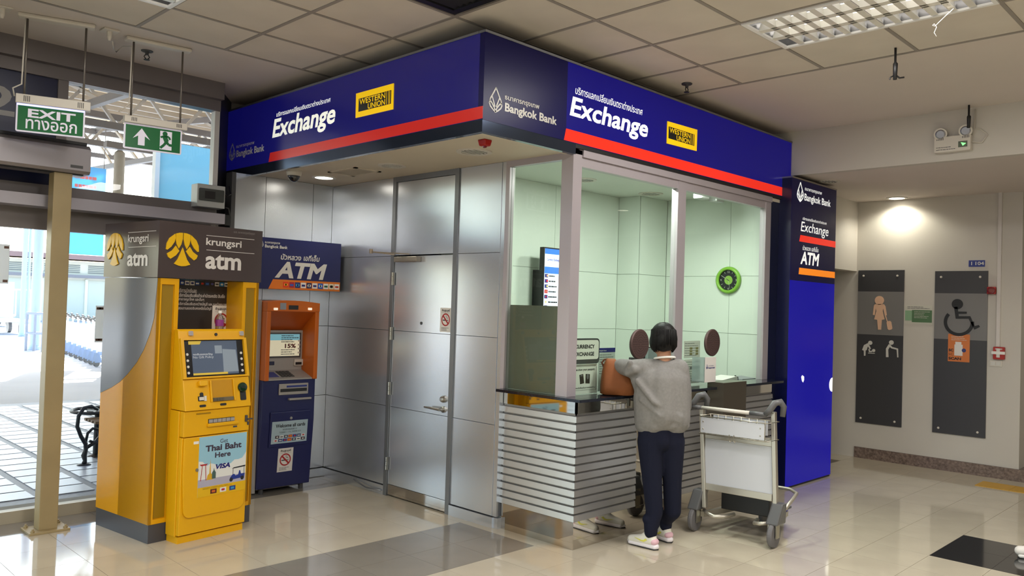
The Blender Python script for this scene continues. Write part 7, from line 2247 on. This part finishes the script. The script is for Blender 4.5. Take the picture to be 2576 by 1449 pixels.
# trousers
tr_caps = [(J(1640, 1075, 0.02), J(1640, 1110, 0.02), 0.098, 0.096), (J(1684, 1075, 0.03), J(1685, 1110, 0.03), 0.100, 0.096), (J(1662, 1085, -0.01), J(1662, 1105, -0.01), 0.085, 0.085),
           (J(1636, 1110, 0.01), J(1641, 1215, 0.0), 0.092, 0.068), (J(1641, 1215, 0.0), J(1646, 1290, 0.0), 0.068, 0.058), (J(1646, 1290, 0.0), LAn + Z * 0.05, 0.058, 0.048), (LAn + Z * 0.06, LAn + Z * 0.01, 0.050, 0.046),
           (J(1690, 1110, 0.03), J(1691, 1215, 0.05), 0.092, 0.066), (J(1691, 1215, 0.05), J(1692, 1285, 0.07), 0.066, 0.060), (J(1692, 1285, 0.07), RAn + Z * 0.05, 0.060, 0.046), (RAn + Z * 0.06, RAn + Z * 0.01, 0.048, 0.044),
           (LAn + Z * 0.10 - CR * 0.02, LAn + Z * 0.07 + CR * 0.02, 0.042, 0.042), (RAn + Z * 0.10 - CR * 0.02, RAn + Z * 0.08 + CR * 0.03, 0.042, 0.040)]
blob('trousers', tr_caps, [], m_trou, wo, 0.008, 5)
# running shoes
m_sh = mat('shoe_cloth', (226, 222, 210), 0.8, bump=(300, 0.3))
m_sole = mat('shoe_sole', (234, 228, 232), 0.5)
m_pink = mat('shoe_pink', (222, 180, 190), 0.7)
for nm, hl_, d in (('left', lheel, ldir), ('right', rheel, rdir)):
    sd = Vector((d.y, -d.x, 0))
    he = hl_ + d * 0.0
    sh = empty('shoe', he); sh.parent = wo; sh.location = he - wo.location
    def s_(f_, s, z): return he + d * f_ + sd * s + Z * z
    blob('upper', [(s_(0.03, 0, 0.055), s_(0.10, 0, 0.052), 0.036, 0.036), (s_(0.10, 0, 0.052), s_(0.20, -0.004, 0.036), 0.037, 0.028), (s_(0.03, 0, 0.06), s_(0.035, 0, 0.095), 0.032, 0.030), (s_(0.10, 0, 0.065), s_(0.06, 0, 0.095), 0.028, 0.03)], [], m_sh, sh, 0.005, 4)
    blob('sole', [(s_(0.005, -0.012, 0.020), s_(0.20, -0.020, 0.016), 0.020, 0.016), (s_(0.005, 0.012, 0.020), s_(0.20, 0.016, 0.016), 0.020, 0.016), (s_(0.205, -0.01, 0.016), s_(0.225, 0.0, 0.020), 0.016, 0.012), (s_(0.0, 0, 0.022), s_(0.1, 0, 0.018), 0.022, 0.018)], [], m_sole, sh, 0.005, 2)
    q = MB()
    q.ell(s_(0.014, 0, 0.052), 0.036, 0.030, 0.026, 14, 10, Matrix((sd, d, Z)).transposed()); q.build('heel_patch', m_pink, sh, smooth=True)
    q = MB()
    for j in range(4):
        f_ = 0.085 + j * 0.022
        q.tube([s_(f_, -0.024, 0.078 - j * 0.006), s_(f_ + 0.008, 0, 0.094 - j * 0.008), s_(f_, 0.024, 0.078 - j * 0.006)], 0.0035, 6)
    q.build('laces', m_offw, sh, smooth=True)
    # swoosh-like mark on the outer flank
    q = MB()
    for sg_ in (-1,):
        fl = Frame(s_(0.0, 0.036 * sg_, 0.0), -d if sg_ > 0 else d)
    fl = Frame(s_(0.0, -0.039, 0.0), d if (d.cross(Z)).dot(EYE - he) > 0 else -d)
    fl = Frame(he + (sd if sd.dot(EYE - he) > 0 else -sd) * 0.0385, d if d.cross(Z).dot(EYE - he) > 0 else -d)
    sgn = 1 if fl.u.dot(d) > 0 else -1
    pts = [(0.05, 0.062), (0.075, 0.045), (0.10, 0.046), (0.155, 0.062), (0.10, 0.054), (0.078, 0.056), (0.066, 0.070)]
    fl.poly(q, [(sgn * a, b) for a, b in pts], -0.004, 0.0005)
    q.build('side_mark', mat('shoe_yellow', (220, 216, 90), 0.5), sh)
    MB().tube([s_(0.0, -0.028, 0.004), s_(0.1, -0.032, 0.004), s_(0.2, -0.028, 0.004), s_(0.232, 0.0, 0.006), s_(0.2, 0.024, 0.004), s_(0.1, 0.03, 0.004), s_(0.0, 0.028, 0.004), s_(-0.018, 0, 0.004)], 0.004, 6, closed=True).build('outsole', m_black, sh, smooth=True)

# ------------------------------------------------------------------ brown bag on the worktop
m_bag = mat('bag_brown', (128, 72, 30), 0.7, var=(9, 0.10), bump=(180, 0.35))
bcn = PL(1553, 990, 2, 1.037)
bd = depth_of(bcn) - 0.09
bu = Vector((CR.x, CR.y, 0)).normalized()
bf = Vector((CF.x, CF.y, 0)).normalized()
bg = empty('brown_bag', Vector((bcn.x, bcn.y, 1.038)), 'brown cloth tote bag resting on the worktop beside the woman', 'bag')
kb = bd / FOC
rows = [  # left px, right px, y px, depth half
    (1516, 1588, 1003, 0.060), (1510, 1595, 990, 0.075), (1511, 1596, 972, 0.080), (1513, 1591, 952, 0.075), (1515, 1580, 935, 0.062), (1519, 1566, 918, 0.045), (1523, 1553, 908, 0.028), (1528, 1547, 902, 0.012)]
mb = MB()
n = 28
vs, fs = [], []
for i, (xl_, xr_, yy, hd_) in enumerate(rows):
    c = DP((xl_ + xr_) / 2, yy, bd - 0.01)
    if i == 0: c = Vector((c.x, c.y, 1.039))
    hw = (xr_ - xl_) / 2 * kb
    for j in range(n):
        t = 2 * math.pi * j / n
        cx, sx = math.cos(t), math.sin(t)
        e = 0.55
        x = math.copysign(abs(cx) ** e, cx) * hw
        y = math.copysign(abs(sx) ** e, sx) * hd_
        wr = 1 + 0.05 * math.sin(3 * t + i * 1.3) * (i > 0)
        vs.append(c + bu * x + bf * y * wr)
for i in range(len(rows) - 1):
    for j in range(n):
        j2 = (j + 1) % n
        fs.append((i * n + j, i * n + j2, (i + 1) * n + j2, (i + 1) * n + j))
fs.append(tuple(range(n))[::-1]); fs.append(tuple((len(rows) - 1) * n + j for j in range(n)))
mb.add(vs, fs)
zmin = 1.0385
mb.v = [(x, y, max(z, zmin)) for x, y, z in mb.v]
mb.build('body', m_bag, bg, smooth=True)
q = MB()
s0 = [DP(x, y, bd - d) for x, y, d in ((1526, 985, 0.065), (1525, 960, 0.065), (1526, 935, 0.055), (1531, 912, 0.03))]
q.tube(s0, 0.0022, 6)
q.build('seam', mat('bag_seam', (100, 54, 22), 0.8), bg, smooth=True)
q = MB()
q.tube([DP(1520, 925, bd), DP(1514, 912, bd + 0.01), DP(1520, 905, bd + 0.01), DP(1530, 903, bd)], 0.007, 8)
q.build('strap', mat('bag_strap', (90, 50, 24), 0.8), bg, smooth=True)
# ------------------------------------------------------------------ outside: forecourt
m_conc = mat('terrazzo', (92, 94, 102), 0.5, var=(40, 0.2))
m_paver = mat('paver_white', (158, 158, 164), 0.35, var=(3, 0.06))
m_asph = mat('forecourt', (170, 172, 178), 0.8, var=(0.8, 0.06))
gz = -0.02
gnd = MB().box(-40, 60, 6.63, 90, -0.3, gz).build('ground', m_asph)
tag(gnd, kind='structure')
pb_ = MB().box(-8, 14, 6.63, 13.6, gz, gz + 0.004).build('pavement', m_conc)
tag(pb_, kind='structure')
pm = MB().box(-0.19, 0.19, -0.135, 0.135, 0, 0.006).mesh('paver'); pm.materials.append(m_paver)
vis2, hid2 = [], MB()
for i in range(-12, 22):
    for j in range(20):
        x, y = 2.275 + 0.45 * i, 7.45 + 0.30 * j
        q = proj((x, y, gz))
        if q and -60 < q[0] < 300 and 900 < q[1] < 1449:
            o = bpy.data.objects.new('paver', pm); COL.objects.link(o); o.parent = pb_; o.location = Vector((x, y, gz + 0.004)) - pb_.location
        else:
            hid2.box(x - 0.19, x + 0.19, y - 0.135, y + 0.135, gz + 0.004, gz + 0.010)
tag(hid2.build('pavers_beyond', m_paver, pb_), kind='stuff')
# cast-iron bench
m_iron = mat('cast_iron', (34, 34, 38), 0.45, metal=0.3)
bn = empty('bench', (3.1, 10.0, gz), 'black cast-iron bench with curled arms on the forecourt', 'bench')
def bench_side(base, s):
    q = MB()
    def P(a, z): return Vector((base.x + a * 0.85, base.y + a * 0.35, gz + 0.01 + z))
    q.tube([P(0, 0.0), P(0.01, 0.04), P(-0.005, 0.09), P(0.015, 0.14), P(0.01, 0.20), P(-0.05, 0.28), P(-0.10, 0.38), P(-0.09, 0.48), P(-0.03, 0.55), P(0.06, 0.56), P(0.14, 0.52)], [0.028, 0.018, 0.026, 0.02, 0.02, 0.018, 0.018, 0.018, 0.018, 0.016, 0.014], 10)
    q.tube([P(0.01, 0.22), P(0.03, 0.30), P(0.09, 0.34), P(0.16, 0.32), P(0.18, 0.25), P(0.12, 0.20), P(0.06, 0.22)], 0.014, 8)
    q.tube([P(0.02, 0.16), P(0.12, 0.20), P(0.25, 0.22), P(0.40, 0.21), P(0.50, 0.1), P(0.52, 0.0)], 0.018, 8)
    q.lathe(P(0, -0.005), Z, [(0.07, 0), (0.06, 0.012), (0.03, 0.02)], 14)
    q.build('side_frame', m_iron, bn, smooth=True)
bench_side(PL(211, 1172, 2, gz), 1)
b2 = PL(211, 1172, 2, gz) + Vector((1.35, -0.1, 0))
bench_side(b2, 1)
b1_ = PL(211, 1172, 2, gz)
m_slat2 = mat('bench_wood', (110, 84, 60), 0.6)
for k in range(4):
    o_ = Vector((0.10 + 0.0 * k, 0.06 + 0.09 * k, 0.40))
    MB().bar(b1_ + o_, b2 + o_, 0.07, 0.025).build('seat_slat', m_slat2, bn)
# round iron table top seen beyond
p = PL(240, 1040, 2, 0.42)
tb = empty('round_table', (p.x + 0.1, p.y, gz), 'small round cast-iron table beyond the bench', 'table')
tc = Vector((p.x + 0.02, p.y, 0))
MB().tube([tc + Vector((0.24 * math.cos(t), 0.24 * math.sin(t), 0.45)) for t in [2 * math.pi * i / 28 for i in range(28)]], 0.016, 8, closed=True).build('ring', m_iron, tb, smooth=True)
MB().lathe(tc + Z * 0.44, Z, [(0.10, 0), (0.10, 0.012)], 20).build('centre', m_iron, tb)
MB().lathe(tc + Z * gz, Z, [(0.12, 0), (0.03, 0.03), (0.025, 0.46)], 14).build('stem', m_iron, tb)
q = MB()
for k in range(3):
    t = k * 2.1
    q.bar(tc + Z * 0.45, tc + Vector((0.24 * math.cos(t), 0.24 * math.sin(t), 0.45)), 0.02, 0.012)
q.build('spoke', m_iron, tb)
# row of trolleys
m_ct = mat('cart_white', (224, 226, 232), 0.4)
m_cb = mat('cart_blue', (120, 140, 176), 0.5)
def make_cart():
    t = empty('luggage_cart', (0, 0, gz))
    q = MB()
    for s in (-0.27, 0.27):
        q.tube([(s, 0, gz + 0.16), (s, 0.0, gz + 1.0)], 0.018, 8)
        q.tube([(s, 0, gz + 0.16), (s * 0.7, 0.6, gz + 0.14)], 0.018, 8)
    q.build('frame', m_ct, t)
    MB().box(-0.26, 0.26, -0.01, 0.01, gz + 0.35, gz + 0.85).build('panel', m_ct, t)
    for s in (-0.27, 0.27):
        MB().tube([(s * 1.15, 0, gz + 1.0), (s * 1.1, -0.06, gz + 1.06), (s * 0.85, -0.03, gz + 1.08), (s * 0.8, 0.02, gz + 1.0)], 0.025, 8).build('grip', m_tgr, t, smooth=True)
        MB().hexa([(s - 0.06, -0.08, gz + 0.1), (s + 0.06, -0.08, gz + 0.1), (s + 0.06, 0.1, gz + 0.1), (s - 0.06, 0.1, gz + 0.1), (s - 0.03, -0.04, gz + 0.32), (s + 0.03, -0.04, gz + 0.32), (s + 0.03, 0.04, gz + 0.32), (s - 0.03, 0.04, gz + 0.32)]).build('wheel_guard', m_cb, t)
        MB().lathe((s - 0.02, 0, gz + 0.09), X, [(0.085, 0), (0.085, 0.04)], 16).build('wheel', m_tgr, t)
    MB().tube([(-0.27, -0.04, gz + 1.0), (0.27, -0.04, gz + 1.0)], 0.016, 8).build('handle_bar', m_ct, t)
    return t
c0 = make_cart()
names = ['first', 'second', 'third', 'fourth', 'fifth', 'sixth', 'seventh', 'eighth', 'ninth', 'tenth']
for k in range(10):
    t = c0 if k == 0 else copy_tree(c0)
    px_, py_ = 148 + k * 13.2, 878 + k * 5.2
    g_ = PL(px_, py_, 2, gz)
    t.location = Vector((g_.x, g_.y, gz))
    t.rotation_euler = (0, 0, math.radians(-62))
    tag(t, '%s luggage cart from the cream post in the row outside the glass' % names[k], 'luggage cart', 'row of luggage carts outside')
# blue columns, railing
m_col = mat('column_blue', (170, 190, 222), 0.5)
def column(px0, px1, py, name, label, ztop=7.0):
    g_ = PL((px0 + px1) / 2, py, 2, gz)
    r = (px1 - px0) / 2 * depth_of(g_) / FOC
    t = empty(name, g_, label, 'column')
    MB().lathe(g_, Z, [(r * 1.3, 0), (r * 1.3, 0.1), (r, 0.12), (r, ztop)], 24).build('shaft', m_col, t, smooth=False)
    return g_
gc = column(74, 97, 880, 'canopy_column', 'thick pale blue canopy column behind the small railing', 6.0)
column(48, 60, 846, 'canopy_column', 'thinner pale column farther away, left of the thick one', 7.0)
column(63, 69, 846, 'drain_pipe', 'slim white pipe standing between the two pale columns', 7.0)
fr_ = Frame((0, gc.y - 0.7, 0), X)
rl = empty('guard_rail', PL(90, 882, 2, gz), 'small grey guard rail around the foot of the blue column', 'railing')
q0, q1 = PL(64, 882, 2, gz), PL(106, 884, 2, gz)
m_rail = mat('rail_grey', (150, 158, 176), 0.5)
for k, p in enumerate((q0, (q0 + q1) / 2, q1)):
    MB().tube([p, p + Z * 1.05], 0.04, 8).build('upright', m_rail, rl)
for z in (0.5, 1.05):
    MB().tube([q0 + Z * z, q1 + Z * z], 0.04, 8).build('rail', m_rail, rl)
# baggage wagons at the far left
m_wag = mat('wagon_white', (226, 228, 232), 0.5)
for k, (px_, py_) in enumerate(((6, 822), (36, 842))):
    g_ = PL(px_, py_, 2, gz)
    t = empty('baggage_wagon', g_, ('pale baggage wagon at the far left outside', 'pale baggage wagon left of the thick blue column')[k], 'baggage wagon')
    MB().box(g_.x - 1.0, g_.x + 0.5, g_.y, g_.y + 2.4, 0.45, 0.55).build('deck', m_wag, t)
    MB().box(g_.x - 1.0, g_.x + 0.5, g_.y + 2.3, g_.y + 2.4, 0.55, 2.0).build('end_wall', m_wag, t)
    q = MB()
    for dx in (-1.0, 0.5):
        q.tube([(g_.x + dx, g_.y, 0.5), (g_.x + dx, g_.y, 1.7)], 0.03, 6)
    q.tube([(g_.x - 1.0, g_.y, 1.7), (g_.x + 0.5, g_.y, 1.7)], 0.03, 6); q.build('rail', m_wag, t)
    for dx in (-0.8, 0.3):
        for dy in (0.3, 2.0):
            MB().lathe((g_.x + dx - 0.06, g_.y + dy, 0.2), X, [(0.22, 0), (0.22, 0.12)], 16).build('wheel', m_tgr, t)
# low building with louvres and roller shutters
BY = 52.0
fBl = Frame((0, BY, 0), X)
m_bw = mat('building_cream', (222, 220, 206), 0.7)
bl = empty('low_building', (9, BY, gz), 'low cream building with louvred vents and a red-brown roof edge', 'building')
zb_ = lambda x, y: fBl.px(x, y)[1]
x0b, x1b = fBl.px(-30, 700)[0], fBl.px(420, 700)[0]
MB().box(x0b, x1b, BY, BY + 8, gz, zb_(150, 655)).build('wall', m_bw, bl)
q = MB()
q.hexa([(x0b, BY - 1.0, zb_(150, 652)), (x1b, BY - 1.0, zb_(150, 652)), (x1b, BY + 9, zb_(150, 640)), (x0b, BY + 9, zb_(150, 640)), (x0b, BY - 1.0, zb_(150, 640)), (x1b, BY - 1.0, zb_(150, 640)), (x1b, BY + 6, zb_(150, 600)), (x0b, BY + 6, zb_(150, 600))])
q.build('roof', mat('roof_redbrown', (140, 112, 108), 0.7), bl)
MB().box(x0b, x1b, BY - 0.5, BY, zb_(150, 697), zb_(150, 690)).build('eave', mat('eave_grey', (130, 126, 130), 0.7), bl)
xx = x0b + 0.4
k = 0
while xx < x1b - 2:
    for j in range(5):
        z0 = zb_(150, 684) + j * 0.10
        MB().box(xx, xx + 1.9, BY - 0.06, BY, z0, z0 + 0.045).build('louvre', mat('louvre_grey', (120, 128, 130), 0.6), bl)
    q = MB().box(xx, xx + 2.2, BY - 0.04, BY, gz, zb_(150, 703)); sh_ = q.build('shutter', mat('shutter_cream', (196, 198, 184), 0.6), bl)
    MB().box(xx + 2.2, xx + 2.36, BY - 0.1, BY, gz, zb_(150, 700)).build('pier', m_bw, bl)
    xx += 2.36
# canopy roof with trusses
m_can = sheet_mat('canopy_sheet', (214, 200, 178), 0.45)
m_truss = mat('truss_grey', (112, 108, 108), 0.6)
m_trussl = mat('truss_light', (176, 170, 164), 0.6)
can = empty('canopy', (4, 16, 0), 'steel canopy roof with trusses over the forecourt', 'canopy')
# roof rises away from the building
def rz(y): return 4.7 + (y - 8) * 0.10
y0c, y1c = 8.2, 24.0
q = MB()
q.hexa([(-14, y0c, rz(y0c)), (16, y0c, rz(y0c)), (16, y1c, rz(y1c)), (-14, y1c, rz(y1c)), (-14, y0c, rz(y0c) + 0.06), (16, y0c, rz(y0c) + 0.06), (16, y1c, rz(y1c) + 0.06), (-14, y1c, rz(y1c) + 0.06)])
q.build('roof_sheet', m_can, can)
for k in range(14):
    y = y0c + 0.4 + k * 0.92
    MB().box(-14, 16, y - 0.03, y + 0.03, rz(y) - 0.10, rz(y)).build('purlin', m_trussl, can)
for tx in (-9, -5.5, -2, 1.2, 4.4, 7.6, 10.8, 14):
    tr_ = empty('truss', (tx, 18, 4)); tr_.parent = can; tr_.location = Vector((tx, 18, 4)) - can.location
    MB().bar((tx, y0c, rz(y0c) - 0.16), (tx, y1c, rz(y1c) - 0.16), 0.10, 0.12).build('top_chord', m_truss, tr_)
    MB().bar((tx, y0c, rz(y0c) - 0.25), (tx, y1c, rz(y1c) - 1.25), 0.10, 0.12).build('bottom_chord', m_truss, tr_)
    q = MB()
    nd = 9
    for i in range(nd):
        ya, yb = y0c + (y1c - y0c) * i / nd, y0c + (y1c - y0c) * (i + 1) / nd
        zt_ = lambda y: rz(y) - 0.16
        zb2 = lambda y: rz(y) - 0.25 - (y - y0c) / (y1c - y0c)
        q.bar((tx, ya, zb2(ya)), (tx, yb, zt_(yb)), 0.05, 0.06)
        q.bar((tx, yb, zt_(yb)), (tx, yb, zb2(yb)), 0.05, 0.06)
    q.build('web_lattice', m_trussl, tr_)
for y in (14.5, 19.0, 23.5):
    gt = empty('cross_truss', (1, y, rz(y) - 0.9)); gt.parent = can; gt.location = Vector((1, y, rz(y) - 0.9)) - can.location
    MB().bar((-14, y, rz(y) - 0.22), (16, y, rz(y) - 0.22), 0.10, 0.14).build('top_chord', m_truss, gt)
    MB().bar((-14, y, rz(y) - 0.85), (16, y, rz(y) - 0.85), 0.10, 0.12).build('bottom_chord', m_truss, gt)
    q = MB()
    x = -14
    while x < 16:
        q.bar((x, y, rz(y) - 0.85), (x + 0.5, y, rz(y) - 0.22), 0.05, 0.05)
        q.bar((x + 0.5, y, rz(y) - 0.22), (x + 1.0, y, rz(y) - 0.85), 0.05, 0.05)
        x += 1.0
    q.build('web_lattice', m_trussl, gt)
# concrete column carrying the canopy, hoardings
g_ = PL(300, 420, 1, 18.0)
cc_o = empty('concrete_column', (g_.x, 18.0, gz), 'weathered concrete canopy column seen through the upper pane', 'column')
rr = 12.5 * depth_of(g_) / FOC
MB().lathe((g_.x, 18.0, gz), Z, [(rr, 0), (rr, PL(300, 382, 1, 18.0).z), (rr * 0.5, PL(300, 376, 1, 18.0).z)], 20).build('shaft', mat('concrete', (150, 144, 134), 0.8, var=(2, 0.15)), cc_o)
MB().box(g_.x - 0.3, g_.x + 0.3, 17.9, 18.1, PL(300, 376, 1, 18.0).z, rz(18) - 0.85).build('bearing', m_truss, cc_o)
m_hoard = sheet_mat('hoarding_blue', (176, 222, 240), 0.6)
# pale blue wind-screen wall on the forecourt, near the glass
hy = 9.2
a_ = PL(398, 480, 1, hy).x
hz1 = PL(440, 360, 1, hy).z
ho = empty('wind_screen', (a_ + 1, hy, gz), 'tall pale blue panel standing outside behind the upper pane', 'panel')
MB().box(a_, a_ + 3.5, hy, hy + 0.05, gz, hz1).build('sheet', m_hoard, ho)
MB().box(a_ - 0.05, a_, hy - 0.02, hy + 0.07, gz, hz1 + 0.02).build('post', m_white, ho)
# blue banner beyond
by_ = 22.0
p0, p1 = PL(168, 412, 1, by_), PL(266, 470, 1, by_)
ba = empty('banner', (p0.x, by_, 0), 'light blue banner with red lettering hung under the canopy', 'banner')
fBn = Frame((0, by_, 0), X)
zlo = PL(200, 640, 1, by_).z
q = MB(); fBn.box(q, p0.x, p1.x, zlo, p0.z, -0.05, 0); bs = q.build('sheet', sheet_mat('banner_blue', (130, 190, 226), 0.5), ba)
for x in (p0.x + 0.05, p1.x - 0.05):
    MB().tube([(x, by_ + 0.02, p0.z), (x, by_ + 0.02, rz(by_) - 0.005)], 0.01, 6).build('rope', m_truss, ba)
q = MB(); lines(q, fBn, p0.x + 0.2, p1.x - 0.1, PL(200, 478, 1, by_).z, PL(200, 434, 1, by_).z, 2, 0.35, 0.004, 61); q.build('print', mat('banner_red', (214, 120, 120), 0.5), bs)
